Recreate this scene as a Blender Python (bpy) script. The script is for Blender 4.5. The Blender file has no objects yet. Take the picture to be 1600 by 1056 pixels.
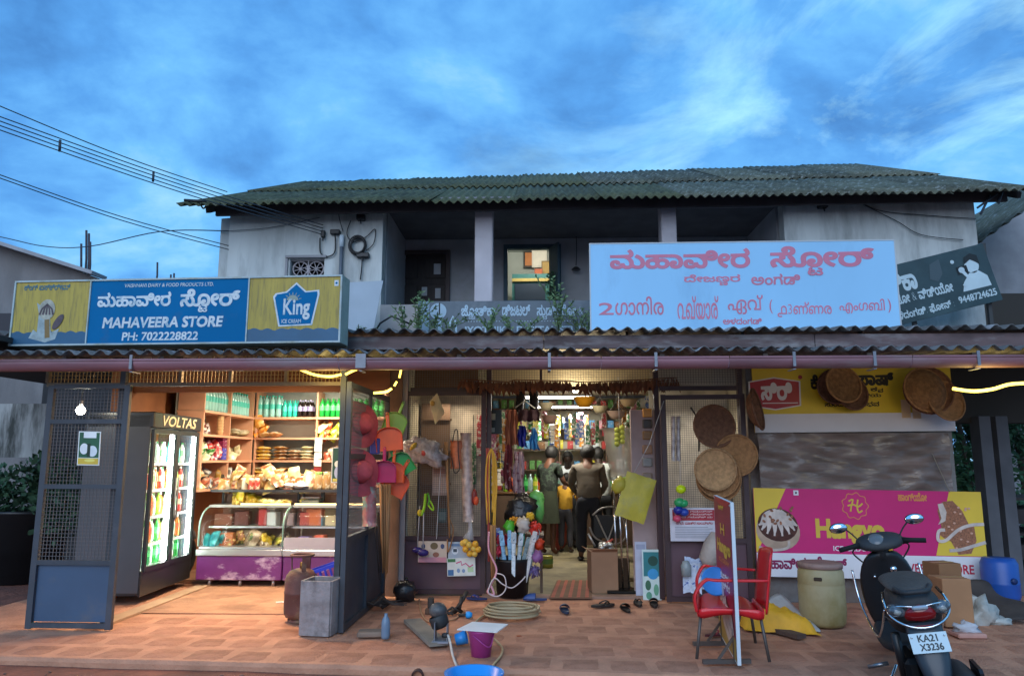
import bpy, bmesh, math, random
import numpy as np
from math import sin, cos, pi, radians, sqrt, atan2
from mathutils import Vector, Matrix, noise
from mathutils.geometry import tessellate_polygon, delaunay_2d_cdt
R = random.Random(7)
SC = bpy.context.scene
COL = SC.collection
# ------------------------------------------------------------------ camera
F = 1164.0; PT = radians(9.27); YW = radians(2.0); EYE = 1.5
cd = bpy.data.cameras.new('camera'); cam = bpy.data.objects.new('camera', cd); COL.objects.link(cam)
cd.sensor_width = 36.0; cd.lens = F / 1600 * 36; cd.clip_start = 0.05; cd.clip_end = 800
cam.location = (0, 0, EYE); cam.rotation_euler = (pi / 2 + PT, 0, YW)
SC.camera = cam
# ------------------------------------------------------------------ sky, sun, exposure
world = bpy.data.worlds.new('World'); SC.world = world; world.use_nodes = True
nt = world.node_tree; nd = nt.nodes; lk = nt.links; nd.clear()
def wn(t, **k):
 n = nd.new(t)
 for a, b in k.items(): setattr(n, a, b)
 return n
out = wn('ShaderNodeOutputWorld'); bg = wn('ShaderNodeBackground'); lk.new(bg.outputs[0], out.inputs[0])
tc = wn('ShaderNodeTexCoord'); sep = wn('ShaderNodeSeparateXYZ'); lk.new(tc.outputs['Generated'], sep.inputs[0])
zc = wn('ShaderNodeMath', operation='MAXIMUM'); lk.new(sep.outputs[2], zc.inputs[0]); zc.inputs[1].default_value = 0.0
za = wn('ShaderNodeMath', operation='ADD'); lk.new(zc.outputs[0], za.inputs[0]); za.inputs[1].default_value = 0.28
dx = wn('ShaderNodeMath', operation='DIVIDE'); lk.new(sep.outputs[0], dx.inputs[0]); lk.new(za.outputs[0], dx.inputs[1])
dy = wn('ShaderNodeMath', operation='DIVIDE'); lk.new(sep.outputs[1], dy.inputs[0]); lk.new(za.outputs[0], dy.inputs[1])
cx = wn('ShaderNodeCombineXYZ'); lk.new(dx.outputs[0], cx.inputs[0]); lk.new(dy.outputs[0], cx.inputs[1])
def wnoise(scale, detail, rough, off, dist=0.0):
 mp = wn('ShaderNodeMapping'); mp.inputs['Location'].default_value = off; lk.new(cx.outputs[0], mp.inputs[0])
 n = wn('ShaderNodeTexNoise'); n.inputs['Scale'].default_value = scale; n.inputs['Detail'].default_value = detail
 n.inputs['Roughness'].default_value = rough; n.inputs['Distortion'].default_value = dist
 lk.new(mp.outputs[0], n.inputs['Vector']); return n.outputs[0]
def wramp(src, stops):
 r = wn('ShaderNodeValToRGB'); lk.new(src, r.inputs[0]); e = r.color_ramp.elements
 while len(e) < len(stops): e.new(0.5)
 for q, (p, c) in zip(e, stops): q.position = p; q.color = (*c, 1)
 return r.outputs[0]
def wmix(f, a, b, mode='MIX'):
 m = wn('ShaderNodeMixRGB', blend_type=mode)
 for i, v in enumerate((f, a, b)):
  if isinstance(v, (int, float)): m.inputs[i].default_value = v
  elif isinstance(v, tuple): m.inputs[i].default_value = (*v, 1)
  else: lk.new(v, m.inputs[i])
 return m.outputs[0]
sky = wn('ShaderNodeTexSky', sky_type='NISHITA', sun_disc=False); sky.sun_elevation = radians(6); sky.sun_rotation = radians(200)
skyc = wmix(1.0, sky.outputs[0], (0.10, 0.11, 0.12), 'MULTIPLY')
soft = wnoise(2.4, 8, 0.58, (3.1, 0.7, 0), 0.25)
veil = wramp(soft, [(0.34, (0.048, 0.19, 0.49)), (0.46, (0.078, 0.295, 0.69)), (0.58, (0.135, 0.43, 0.83)), (0.70, (0.28, 0.58, 0.86))])
cloudy = wmix(0.88, skyc, veil)
band = wn('ShaderNodeMapRange'); lk.new(dx.outputs[0], band.inputs[0])
band.inputs['From Min'].default_value = -0.35; band.inputs['From Max'].default_value = 0.75
brk = wnoise(2.2, 9, 0.62, (2.3, 1.1, 0), 0.6)
bs = wn('ShaderNodeMath', operation='MULTIPLY'); lk.new(band.outputs[0], bs.inputs[0])
bk = wn('ShaderNodeMapRange'); lk.new(brk, bk.inputs[0]); bk.inputs['From Min'].default_value = 0.51; bk.inputs['From Max'].default_value = 0.76
lk.new(bk.outputs[0], bs.inputs[1])
lit = wmix(bs.outputs[0], cloudy, (0.48, 0.86, 0.93))
lk.new(lit, bg.inputs[0]); bg.inputs[1].default_value = 1.0
sd = bpy.data.lights.new('sun', 'SUN'); sd.energy = 1.15; sd.angle = radians(50); sd.color = (0.80, 0.88, 1.0)
sun = bpy.data.objects.new('sun', sd); COL.objects.link(sun); sun.rotation_euler = (radians(64), 0, radians(-12))
SC.view_settings.view_transform = 'Standard'; SC.view_settings.look = 'None'
SC.view_settings.exposure = 0.5; SC.view_settings.gamma = 1.0
SC.cycles.max_bounces = 6; SC.cycles.transparent_max_bounces = 16; SC.cycles.sample_clamp_indirect = 4.0
SC.cycles.use_denoising = True
# ------------------------------------------------------------------ from the picture to the place
def ray(px, py):
 u = (px - 800) / F; v = (528 - py) / F
 fy = cos(PT) - v * sin(PT); z = sin(PT) + v * cos(PT)
 return Vector((u * cos(YW) - fy * sin(YW), u * sin(YW) + fy * cos(YW), z))
def P(px, py, Y):
 d = ray(px, py); return d * (Y / d.y) + Vector((0, 0, EYE))
def G(px, py, z=0.0):
 d = ray(px, py); return d * ((z - EYE) / d.z) + Vector((0, 0, EYE))
# ------------------------------------------------------------------ materials
MATS = {}
def srgb(h):
 h = h.lstrip('#'); c = [int(h[i:i + 2], 16) / 255 for i in (0, 2, 4)]
 return tuple(x / 12.92 if x <= 0.04045 else ((x + 0.055) / 1.055) ** 2.4 for x in c)
def M(name, col=(0.5, 0.5, 0.5), rough=0.6, metal=0.0, var=0.0, vscale=4.0, bump=0.0, bscale=30.0, dirt=None, dscale=2.0, dlo=0.5, dhi=0.7,
      stretch=(1, 1, 1), emit=None, estr=0.0, alpha=1.0, trans=0.0, spec=0.5, coat=0.0, rim=None):
 if name in MATS: return MATS[name]
 if isinstance(col, str): col = srgb(col)
 m = bpy.data.materials.new(name); m.use_nodes = True; MATS[name] = m
 t = m.node_tree; b = t.nodes['Principled BSDF']; L = t.links
 b.inputs['Base Color'].default_value = (*col, 1); b.inputs['Roughness'].default_value = rough
 b.inputs['Metallic'].default_value = metal; b.inputs['Specular IOR Level'].default_value = spec
 b.inputs['Coat Weight'].default_value = coat
 if alpha < 1: b.inputs['Alpha'].default_value = alpha
 if trans: b.inputs['Transmission Weight'].default_value = trans
 if emit is not None:
  if isinstance(emit, str): emit = srgb(emit)
  b.inputs['Emission Color'].default_value = (*emit, 1); b.inputs['Emission Strength'].default_value = estr
 if var or bump or dirt is not None:
  c = t.nodes.new('ShaderNodeTexCoord'); mp = t.nodes.new('ShaderNodeMapping'); L.new(c.outputs['Object'], mp.inputs[0])
  mp.inputs['Scale'].default_value = stretch
  rnd = t.nodes.new('ShaderNodeObjectInfo')
  last = None
  if var:
   n = t.nodes.new('ShaderNodeTexNoise'); n.inputs['Scale'].default_value = vscale; n.inputs['Detail'].default_value = 6
   L.new(mp.outputs[0], n.inputs['Vector'])
   ad = t.nodes.new('ShaderNodeMath'); ad.operation = 'ADD'; L.new(n.outputs[0], ad.inputs[0])
   rm = t.nodes.new('ShaderNodeMath'); rm.operation = 'MULTIPLY'; rm.inputs[1].default_value = 0.25; L.new(rnd.outputs['Random'], rm.inputs[0]); L.new(rm.outputs[0], ad.inputs[1])
   mr = t.nodes.new('ShaderNodeMapRange'); mr.inputs['From Min'].default_value = 0.42; mr.inputs['From Max'].default_value = 0.85
   mr.inputs['To Min'].default_value = 1 - var; mr.inputs['To Max'].default_value = 1 + var; L.new(ad.outputs[0], mr.inputs[0])
   mx = t.nodes.new('ShaderNodeVectorMath'); mx.operation = 'SCALE'; mx.inputs[0].default_value = col; L.new(mr.outputs[0], mx.inputs['Scale'])
   last = mx.outputs[0]
  if dirt is not None:
   if isinstance(dirt, str): dirt = srgb(dirt)
   n = t.nodes.new('ShaderNodeTexNoise'); n.inputs['Scale'].default_value = dscale; n.inputs['Detail'].default_value = 8; n.inputs['Roughness'].default_value = 0.65
   L.new(mp.outputs[0], n.inputs['Vector'])
   mr = t.nodes.new('ShaderNodeMapRange'); mr.inputs['From Min'].default_value = dlo; mr.inputs['From Max'].default_value = dhi; L.new(n.outputs[0], mr.inputs[0])
   mx = t.nodes.new('ShaderNodeMixRGB'); L.new(mr.outputs[0], mx.inputs[0])
   if last: L.new(last, mx.inputs[1])
   else: mx.inputs[1].default_value = (*col, 1)
   mx.inputs[2].default_value = (*dirt, 1); last = mx.outputs[0]
  if last: L.new(last, b.inputs['Base Color'])
  if bump:
   n = t.nodes.new('ShaderNodeTexNoise'); n.inputs['Scale'].default_value = bscale; n.inputs['Detail'].default_value = 4
   L.new(mp.outputs[0], n.inputs['Vector'])
   bp = t.nodes.new('ShaderNodeBump'); bp.inputs['Strength'].default_value = bump; bp.inputs['Distance'].default_value = 0.02
   L.new(n.outputs[0], bp.inputs['Height']); L.new(bp.outputs[0], b.inputs['Normal'])
 return m
def C(hexcol, rough=0.55, **k):
 """a plain coloured material with a little wear, named by its colour"""
 n = 'colour_%s_%d' % (hexcol.lstrip('#'), int(rough * 100)) + ''.join('_%s' % a for a in k)
 k.setdefault('var', 0.10); k.setdefault('vscale', 9.0)
 return M(n, hexcol, rough, **k)
# ------------------------------------------------------------------ mesh building
class MB:
 def __init__(s): s.v = []; s.f = []; s.m = []; s.sm = []
 def add(s, vs, fs, mi=0, smooth=False):
  o = len(s.v); s.v += [tuple(p) for p in vs]
  for f in fs: s.f.append([i + o for i in f]); s.m.append(mi); s.sm.append(smooth)
  return s
 def box(s, c, d, rot=None, mi=0, bev=0.0):
  hx, hy, hz = d[0] / 2, d[1] / 2, d[2] / 2
  if bev > 0:
   bm = bmesh.new(); bmesh.ops.create_cube(bm, size=1.0)
   for v in bm.verts: v.co = Vector((v.co.x * d[0], v.co.y * d[1], v.co.z * d[2]))
   bmesh.ops.bevel(bm, geom=list(bm.edges), offset=bev, segments=1, affect='EDGES')
   vs = [v.co.copy() for v in bm.verts]; bm.verts.index_update(); fs = [[v.index for v in f.verts] for f in bm.faces]; bm.free()
  else:
   vs = [Vector((x, y, z)) for z in (-hz, hz) for y in (-hy, hy) for x in (-hx, hx)]
   fs = [(0, 2, 3, 1), (4, 5, 7, 6), (0, 1, 5, 4), (2, 6, 7, 3), (0, 4, 6, 2), (1, 3, 7, 5)]
  if rot is not None: vs = [rot @ v for v in vs]
  return s.add([v + Vector(c) for v in vs], fs, mi)
 def beam(s, a, b, w, h, mi=0, up=(0, 0, 1)):
  a = Vector(a); b = Vector(b); d = b - a; L = d.length; d.normalize()
  u = Vector(up)
  if abs(d.dot(u)) > 0.98: u = Vector((0, 1, 0))
  x = d.cross(u).normalized(); z = x.cross(d).normalized()
  rot = Matrix((x, d, z)).transposed()
  return s.box((a + b) / 2, (w, L, h), rot, mi)
 def tube(s, pts, r, n=8, mi=0, close=False, caps=True):
  pts = [Vector(p) for p in pts]; k = len(pts)
  rs = r if isinstance(r, (list, tuple)) else [r] * k
  prev = None; rings = []
  for i, p in enumerate(pts):
   if close: d = pts[(i + 1) % k] - pts[i - 1]
   else: d = pts[min(i + 1, k - 1)] - pts[max(i - 1, 0)]
   if d.length < 1e-9: d = Vector((0, 0, 1))
   d.normalize()
   if prev is None:
    a = Vector((0, 0, 1)) if abs(d.z) < 0.9 else Vector((1, 0, 0))
    x = d.cross(a).normalized()
   else:
    x = (prev - d * prev.dot(d))
    if x.length < 1e-6: x = d.orthogonal()
    x.normalize()
   prev = x; y = d.cross(x)
   rings.append([p + (x * cos(2 * pi * j / n) + y * sin(2 * pi * j / n)) * rs[i] for j in range(n)])
  vs = [q for g in rings for q in g]; fs = []
  for i in range(k if close else k - 1):
   a = i * n; b = ((i + 1) % k) * n
   for j in range(n): fs.append((a + j, a + (j + 1) % n, b + (j + 1) % n, b + j))
  if caps and not close: fs += [tuple(range(n))[::-1], tuple((k - 1) * n + j for j in range(n))]
  return s.add(vs, fs, mi, True)
 def lathe(s, prof, c=(0, 0, 0), n=20, mi=0, rot=None, smooth=True, sx=1.0, sy=1.0):
  c = Vector(c); vs = []; fs = []
  for r, z in prof:
   for j in range(n):
    p = Vector((r * cos(2 * pi * j / n) * sx, r * sin(2 * pi * j / n) * sy, z))
    if rot is not None: p = rot @ p
    vs.append(p + c)
  for i in range(len(prof) - 1):
   for j in range(n): fs.append((i * n + j, i * n + (j + 1) % n, (i + 1) * n + (j + 1) % n, (i + 1) * n + j))
  return s.add(vs, fs, mi, smooth)
 def quad(s, a, b, c, d, mi=0): return s.add([a, b, c, d], [(0, 1, 2, 3)], mi)
 def poly(s, pts, z=0, mi=0): return s.add([(*p, z) if len(p) == 2 else p for p in pts], [tuple(range(len(pts)))], mi)
 def prism(s, pts, frame, depth, mi=0):
  """pts: 2D outline, frame: (origin, right, up) ; pushed back along right x up"""
  o, r, u = (Vector(q) for q in frame); n = r.cross(u).normalized(); k = len(pts)
  fr = [o + r * x + u * y for x, y in pts]; bk = [p - n * depth for p in fr]
  tr = tessellate_polygon([fr])
  fs = [t if (fr[t[1]] - fr[t[0]]).cross(fr[t[2]] - fr[t[0]]).dot(n) > 0 else t[::-1] for t in tr]
  fs += [tuple(i + k for i in t[::-1]) for t in fs]
  fs += [(i, i + k, (i + 1) % k + k, (i + 1) % k) for i in range(k)]
  return s.add(fr + bk, fs, mi)
 def ball(s, c, r, n=10, m=6, mi=0, jit=0.0, rot=None, seed=0):
  if not isinstance(r, (tuple, list)): r = (r, r, r)
  c = Vector(c); vs = [];
  for i in range(m + 1):
   t = pi * i / m
   for j in range(n):
    p = Vector((sin(t) * cos(2 * pi * j / n), sin(t) * sin(2 * pi * j / n), cos(t)))
    if jit: p *= 1 + jit * noise.noise(p * 2.3 + Vector((seed * 3.1, seed, 0)))
    p = Vector((p.x * r[0], p.y * r[1], p.z * r[2]))
    if rot is not None: p = rot @ p
    vs.append(p + c)
  fs = [(i * n + j, (i + 1) * n + j, (i + 1) * n + (j + 1) % n, i * n + (j + 1) % n) for i in range(m) for j in range(n)]
  return s.add(vs, fs, mi, True)
 def build(s, name, mats, parent=None, loc=None, sub=0, world=False):
  me = bpy.data.meshes.new(name); me.from_pydata(s.v, [], s.f)
  if not isinstance(mats, (list, tuple)): mats = [mats]
  for m in mats: me.materials.append(m)
  me.polygons.foreach_set('material_index', s.m); me.polygons.foreach_set('use_smooth', s.sm)
  me.update()
  return link(name, me, parent, loc, sub, world)
def link(name, me, parent=None, loc=None, sub=0, world=False):
 o = bpy.data.objects.new(name, me); COL.objects.link(o)
 if parent is not None:
  o.parent = parent
  if world: o.matrix_parent_inverse = wmat(parent).inverted()
 if loc is not None: o.location = loc
 if sub:
  md = o.modifiers.new('subdivision', 'SUBSURF'); md.levels = sub; md.render_levels = sub
 return o
def wmat(o):
 m = Matrix.LocRotScale(o.location, o.rotation_euler, o.scale)
 return wmat(o.parent) @ o.matrix_parent_inverse @ m if o.parent else m
def thing(name, label, cat, loc=(0, 0, 0), rz=0.0, group=None, rot=None):
 o = bpy.data.objects.new(name, None); COL.objects.link(o); o.location = loc
 o.rotation_euler = rot if rot is not None else (0, 0, rz); o.empty_display_size = 0.1
 return tag(o, label, cat, group)
def tag(o, label, cat, group=None):
 o['label'] = label; o['category'] = cat
 if group: o['group'] = group
 return o
def cname(h):
 r_, g_, b_ = [int(h[i:i + 2], 16) for i in (1, 3, 5)]; v = max(r_, g_, b_); s_ = (v - min(r_, g_, b_)) / max(v, 1)
 if s_ < .16: return 'white' if v > 190 else 'grey' if v > 70 else 'black'
 if b_ >= r_ and b_ >= g_: return 'blue' if g_ > r_ * .9 else 'violet'
 if g_ >= r_: return 'lime' if r_ > g_ * .75 and s_ > .4 else 'green'
 if g_ < r_ * .45: return 'red'
 if g_ > r_ * .78: return 'cream' if s_ < .35 else 'yellow'
 return ('golden' if s_ > .65 else 'tan') if v > 175 else 'light brown' if v > 150 else 'brown' if v > 100 else 'dark brown'
def struct(o): o['kind'] = 'structure'; return o
def stuff(o, label=None, cat=None):
 o['kind'] = 'stuff'
 if label: o['label'] = label; o['category'] = cat
 return o
def dup(root, loc=None, rot=None, label=None, scale=None, parent=None):
 r = root.copy(); COL.objects.link(r)
 if parent is not None: r.parent = parent
 if loc is not None: r.location = loc
 if rot is not None: r.rotation_euler = rot
 if scale is not None: r.scale = scale
 if label: r['label'] = label
 for ch in root.children:
  c = ch.copy(); COL.objects.link(c); c.parent = r
  for g in ch.children:
   d = g.copy(); COL.objects.link(d); d.parent = c
 return r
def box_obj(name, c, d, mat, parent=None, bev=0.0, world=False, rot=None):
 return MB().box(c, d, rot, bev=bev).build(name, mat, parent, world=world)
# ------------------------------------------------------------------ lettering
def _contours(body):
 if not body.strip(): return []
 cu = bpy.data.curves.new('t', 'FONT'); cu.body = body; cu.size = 1.0
 ob = bpy.data.objects.new('t', cu); COL.objects.link(ob)
 dg = bpy.context.evaluated_depsgraph_get(); dg.update()
 res = []
 c2 = ob.evaluated_get(dg).to_curve(dg)
 for sp in c2.splines:
  pts = []; bp = sp.bezier_points; n = len(bp)
  if n < 2: continue
  for i in range(n):
   a, b = bp[i], bp[(i + 1) % n]
   p0, p1, p2, p3 = a.co.xy, a.handle_right.xy, b.handle_left.xy, b.co.xy
   straight = abs((p1 - p0).cross(p3 - p0)) < 1e-5 and abs((p2 - p0).cross(p3 - p0)) < 1e-5
   for k in range(1 if straight else 3):
    t = k / (1 if straight else 3); q = 1 - t
    p = p0 * q ** 3 + p1 * 3 * q * q * t + p2 * 3 * q * t * t + p3 * t ** 3
    if not pts or (p - pts[-1]).length > 1e-4: pts.append(p.copy())
  if len(pts) > 2 and (pts[0] - pts[-1]).length < 1e-4: pts.pop()
  if len(pts) > 2: res.append(pts)
 ob.to_curve_clear(); bpy.data.objects.remove(ob); bpy.data.curves.remove(cu)
 return res
def _area(p): return 0.5 * sum(a.x * b.y - b.x * a.y for a, b in zip(p, p[1:] + p[:1]))
def _inside(q, p):
 r = False; j = len(p) - 1
 for i in range(len(p)):
  if (p[i].y > q.y) != (p[j].y > q.y) and q.x < (p[j].x - p[i].x) * (q.y - p[i].y) / (p[j].y - p[i].y) + p[i].x: r = not r
  j = i
 return r
_GL = {}
def _glyph(ch):
 """outline and advance of one character"""
 if ch not in _GL:
  cs = _contours(ch); bar = _contours('|'); x0 = min(q.x for c in bar for q in c)
  w = _contours(ch + '|'); lim = sorted(w, key=lambda c: -max(q.x for q in c))
  _GL[ch] = (cs, max(0.0, min(q.x for q in lim[0]) - x0))
 return _GL[ch]
_SIGNS = set('\u0cbe\u0cbf\u0cc0\u0cc6\u0cc7\u0cca\u0ccb\u0ccd')
def text_tris(body, bold=0.0, slant=0.0):
 """body may hold ^X : X is written small beneath the letter before it (a conjunct). Returns (points, triangles), contours united by winding number"""
 pen = 0.0; cs = []; last = (0.0, 0.5); i = 0
 while i < len(body):
  ch = body[i]
  if ch == '^':
   sc, adv = _glyph(body[i + 1]); k = 0.58; off = last[0] + last[1] * 0.5 - adv * k * 0.4
   cs += [[Vector((q.x * k + off, q.y * k - 0.40)) for q in c] for c in sc]; i += 2; continue
  g, adv = _glyph(ch); nx = body[i + 1] if i + 1 < len(body) else ''
  clip = 0.0
  if nx in _SIGNS and nx and g and '\u0c95' <= ch <= '\u0cb9': clip = HEADLINE
  cs += [[Vector((q.x + pen, min(q.y, clip) if clip else q.y)) for q in c] for c in g]
  if adv > 0.05: last = (pen, adv)
  pen += adv; i += 1
 cs = [c for c in cs if len(c) > 2 and abs(_area(c)) > 1e-6]
 big = max(cs, key=lambda c: abs(_area(c))); sgn = 1 if _area(big) > 0 else -1
 V = []; E = []
 loops = []
 for c in cs:
  c = [q for k, q in enumerate(c) if (q - c[k - 1]).length > 1e-4]
  n = len(c)
  if n < 3: continue
  if bold:
   d = []
   for k in range(n):
    e1 = (c[k] - c[k - 1]).normalized(); e2 = (c[(k + 1) % n] - c[k]).normalized(); t = e1 + e2
    if t.length < 0.2: t = e2
    t.normalize(); d.append(c[k] + Vector((t.y, -t.x)) * bold * sgn)
   c = d
  loops.append(c); o = len(V); V += [q.copy() for q in c]; E += [(o + k, o + (k + 1) % n) for k in range(n)]
 vs, es, fs, *_ = delaunay_2d_cdt([Vector((q.x, q.y)) for q in V], E, [], 0, 1e-5)
 P0 = np.array([c[k] for c in loops for k in range(len(c))]); P1 = np.array([c[(k + 1) % len(c)] for c in loops for k in range(len(c))])
 VV = np.array(vs); FF = np.array(fs); MC = VV[FF].mean(axis=1); keep = []
 cross = (P0[None, :, 1] > MC[:, None, 1]) != (P1[None, :, 1] > MC[:, None, 1])
 dy_ = P1[:, 1] - P0[:, 1]; dy_[np.abs(dy_) < 1e-12] = 1e-12
 xi = P0[None, :, 0] + (MC[:, None, 1] - P0[None, :, 1]) * ((P1[:, 0] - P0[:, 0]) / dy_)[None, :]
 W = ((cross & (xi > MC[:, None, 0])) * np.where(dy_ > 0, 1, -1)[None, :]).sum(axis=1)
 keep = [tuple(int(q) for q in f) for f, w in zip(FF, W) if w]
 if slant: vs = [Vector((q.x + q.y * slant, q.y)) for q in vs]
 used = {k for f in keep for k in f}; xs = [vs[k].x for k in used]; ys = [vs[k].y for k in used]
 return vs, keep, (min(xs), max(xs), min(ys), max(ys))
HEADLINE = 0.55
def lettering(body, frame, box, mat, parent=None, bold=0.0, name='lettering', keep=True, slant=0.0, rot=0.0, align='c', world=False, lift=0.003):
 """flat print: frame (origin, right, up) in metres, box (x0,y0,x1,y1) in that frame"""
 vs2, tris, (xa, xb, ya, yb) = text_tris(body, bold, slant)
 w, h = xb - xa, yb - ya; bw, bh = box[2] - box[0], box[3] - box[1]
 kx, ky = bw / w, bh / h
 if keep: kx = ky = min(kx, ky)
 ox = box[0] + (bw - w * kx) / 2; oy = box[1] + (bh - h * ky) / 2
 o, r, u = (Vector(q) for q in frame); r = r.normalized(); u = u.normalized(); nn = r.cross(u).normalized()
 mb = MB(); used = sorted({k for f in tris for k in f}); ix = {k: n for n, k in enumerate(used)}
 pts = [o + r * (ox + (vs2[k].x - xa) * kx) + u * (oy + (vs2[k].y - ya) * ky) + nn * lift for k in used]
 fs = [tuple(ix[k] for k in f) for f in tris]
 mb.add(pts, [f if (pts[f[1]] - pts[f[0]]).cross(pts[f[2]] - pts[f[0]]).dot(nn) > 0 else f[::-1] for f in fs])
 return mb.build(name, mat, parent, world=world)
def flat(frame, pts, mat, parent, name='print', lift=0.002, world=False):
 """a printed patch of outline pts on a surface"""
 o, r, u = (Vector(q) for q in frame); r = r.normalized(); u = u.normalized(); n = r.cross(u).normalized()
 vs = [o + r * x + u * y + n * lift for x, y in pts]
 tr = tessellate_polygon([vs])
 return MB().add(vs, [t if (vs[t[1]] - vs[t[0]]).cross(vs[t[2]] - vs[t[0]]).dot(n) > 0 else t[::-1] for t in tr]).build(name, mat, parent, world=world)
def rect(x0, y0, x1, y1): return [(x0, y0), (x1, y0), (x1, y1), (x0, y1)]
def ell(cx, cy, rx, ry, n=24, a=0.0): return [(cx + rx * cos(2 * pi * i / n) * cos(a) - ry * sin(2 * pi * i / n) * sin(a), cy + rx * cos(2 * pi * i / n) * sin(a) + ry * sin(2 * pi * i / n) * cos(a)) for i in range(n)]
def stroke(pts, w):
 """outline of a 2D line of width w (number or list)"""
 k = len(pts); ws = w if isinstance(w, (list, tuple)) else [w] * k; l = []; r = []
 for i, p in enumerate(pts):
  a = Vector(pts[max(i - 1, 0)]); b = Vector(pts[min(i + 1, k - 1)]); d = (b - a).normalized(); n = Vector((-d.y, d.x)) * ws[i] / 2
  l.append((p[0] + n.x, p[1] + n.y)); r.append((p[0] - n.x, p[1] - n.y))
 return l + r[::-1]
def arc(cx, cy, r, a0, a1, n=10, ry=None): return [(cx + r * cos(a0 + (a1 - a0) * i / n), cy + (ry or r) * sin(a0 + (a1 - a0) * i / n)) for i in range(n + 1)]
def spline(pts, n=6):
 pts = [Vector(p) for p in pts]; o = []
 for i in range(len(pts) - 1):
  a = pts[max(i - 1, 0)]; b = pts[i]; c = pts[i + 1]; d = pts[min(i + 2, len(pts) - 1)]
  for k in range(n):
   t = k / n; o.append(0.5 * ((2 * b) + (c - a) * t + (2 * a - 5 * b + 4 * c - d) * t * t + (3 * b - a - 3 * c + d) * t ** 3))
 o.append(pts[-1]); return o
# ================================================================== THE SETTING
earth = M('red_earth', (0.21, 0.075, 0.047), 0.95, var=0.35, vscale=3.0, bump=0.9, bscale=22, dirt=(0.085, 0.036, 0.026), dscale=1.1, dlo=0.45, dhi=0.75)
mortar = M('laterite_mortar', (0.47, 0.225, 0.135), 0.95, var=0.20, vscale=5, bump=0.6, bscale=40)
paver_m = M('laterite_paver', (0.42, 0.19, 0.112), 0.95, var=0.20, vscale=7, bump=0.8, bscale=60, dirt=(0.45, 0.21, 0.13), dscale=3.5, dlo=0.47, dhi=0.7)
cement_m = M('worn_cement_floor', (0.38, 0.19, 0.105), 0.9, var=0.25, vscale=3, bump=0.35, bscale=50, dirt=(0.24, 0.11, 0.06), dscale=2.2, dlo=0.48, dhi=0.7)
def gz(x, y):
 return -0.062 + 0.012 * noise.noise(Vector((x * 0.9, y * 0.9, 1))) + 0.008 * noise.noise(Vector((x * 6, y * 6, 4)))
mb = MB(); nx, ny = 120, 60; x0, x1, y0, y1 = -12.0, 12.0, 0.6, 12.6
for j in range(ny + 1):
 for i in range(nx + 1):
  x = x0 + (x1 - x0) * i / nx; y = y0 + (y1 - y0) * j / ny
  e = min(1, min(i, nx - i, j, ny - j) / 5); mb.v.append((x, y, gz(x, y) * e - 0.065 * (1 - e)))
for j in range(ny):
 for i in range(nx):
  a = j * (nx + 1) + i; mb.f.append([a, a + 1, a + nx + 2, a + nx + 1]); mb.m.append(0); mb.sm.append(True)
b = [(-400, -400), (400, -400), (400, 400), (-400, 400)]; a = [(x0, y0), (x1, y0), (x1, y1), (x0, y1)]
for i in range(4):
 k = (i + 1) % 4; mb.quad((*b[i], -0.065), (*b[k], -0.065), (*a[k], -0.065), (*a[i], -0.065))
struct(mb.build('ground', earth))
mb = MB()
for i in range(420):
 x, y = R.uniform(-4.6, 4.6), R.uniform(4.6, 5.75); s = R.uniform(0.004, 0.016)
 mb.ball((x, y, gz(x, y) + s * 0.3), (s * 1.3, s, s * 0.6), 6, 4, jit=0.5, seed=i)
stuff(mb.build('gravel', M('pebbles', (0.22, 0.12, 0.09), 0.9, var=0.5, vscale=2)), 'small stones and crumbs strewn over the red earth before the step', 'gravel')
fL = G(0, 1025); fM = G(450, 1036); fR = G(1150, 1056); FR2 = (4.9, 5.42)
front = [(-5.6, fL.y + 0.02), (fL.x, fL.y), (fM.x, fM.y), (fR.x, fR.y), FR2]
def front_y(x):
 for (xa, ya), (xb, yb) in zip(front, front[1:]):
  if x <= xb: return ya + (yb - ya) * max(0, (x - xa)) / (xb - xa)
 return front[-1][1]
mb = MB()
N = 90; top = []; xs = [-5.6 + 11.6 * i / N for i in range(N + 1)]
def fy(x): return front_y(min(x, 4.9)) + 0.018 * noise.noise(Vector((x * 3.0, 0, 2)))
for i in range(N):
 xa, xb = xs[i], xs[i + 1]; ya, yb = fy(xa), fy(xb)
 mb.quad((xa, ya + 0.02, -0.004), (xb, yb + 0.02, -0.004), (xb, 9.4, -0.004), (xa, 9.4, -0.004))
 mb.quad((xa, ya, -0.03), (xb, yb, -0.03), (xb, yb + 0.02, -0.004), (xa, ya + 0.02, -0.004))
 mb.quad((xa, ya, -0.25), (xb, yb, -0.25), (xb, yb, -0.03), (xa, ya, -0.03))
fore = struct(mb.build('pavement', mortar))
def paver_mesh(seed, w=0.325, d=0.33):
 m = MB(); n = 6; vs = []
 for j in range(n + 1):
  for i in range(n + 1):
   u, v = i / n * 2 - 1, j / n * 2 - 1
   e = max(abs(u), abs(v)); z = 0.007 - 0.011 * max(0, e - 0.5) ** 1.5 / 0.5 ** 1.5 + 0.0035 * noise.noise(Vector((u * 2, v * 2, seed * 5.0)))
   k = 1 + 0.03 * noise.noise(Vector((u * 1.5, v * 1.5, seed * 3.3 + 9)))
   vs.append((u * w / 2 * k, v * d / 2 * k, z))
 fs = [(j * (n + 1) + i, j * (n + 1) + i + 1, (j + 1) * (n + 1) + i + 1, (j + 1) * (n + 1) + i) for j in range(n) for i in range(n)]
 m.add(vs, fs, 0, True)
 me = bpy.data.meshes.new('paver'); me.from_pydata(m.v, [], m.f); me.materials.append(paver_m)
 me.polygons.foreach_set('use_smooth', [True] * len(me.polygons)); return me
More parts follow.
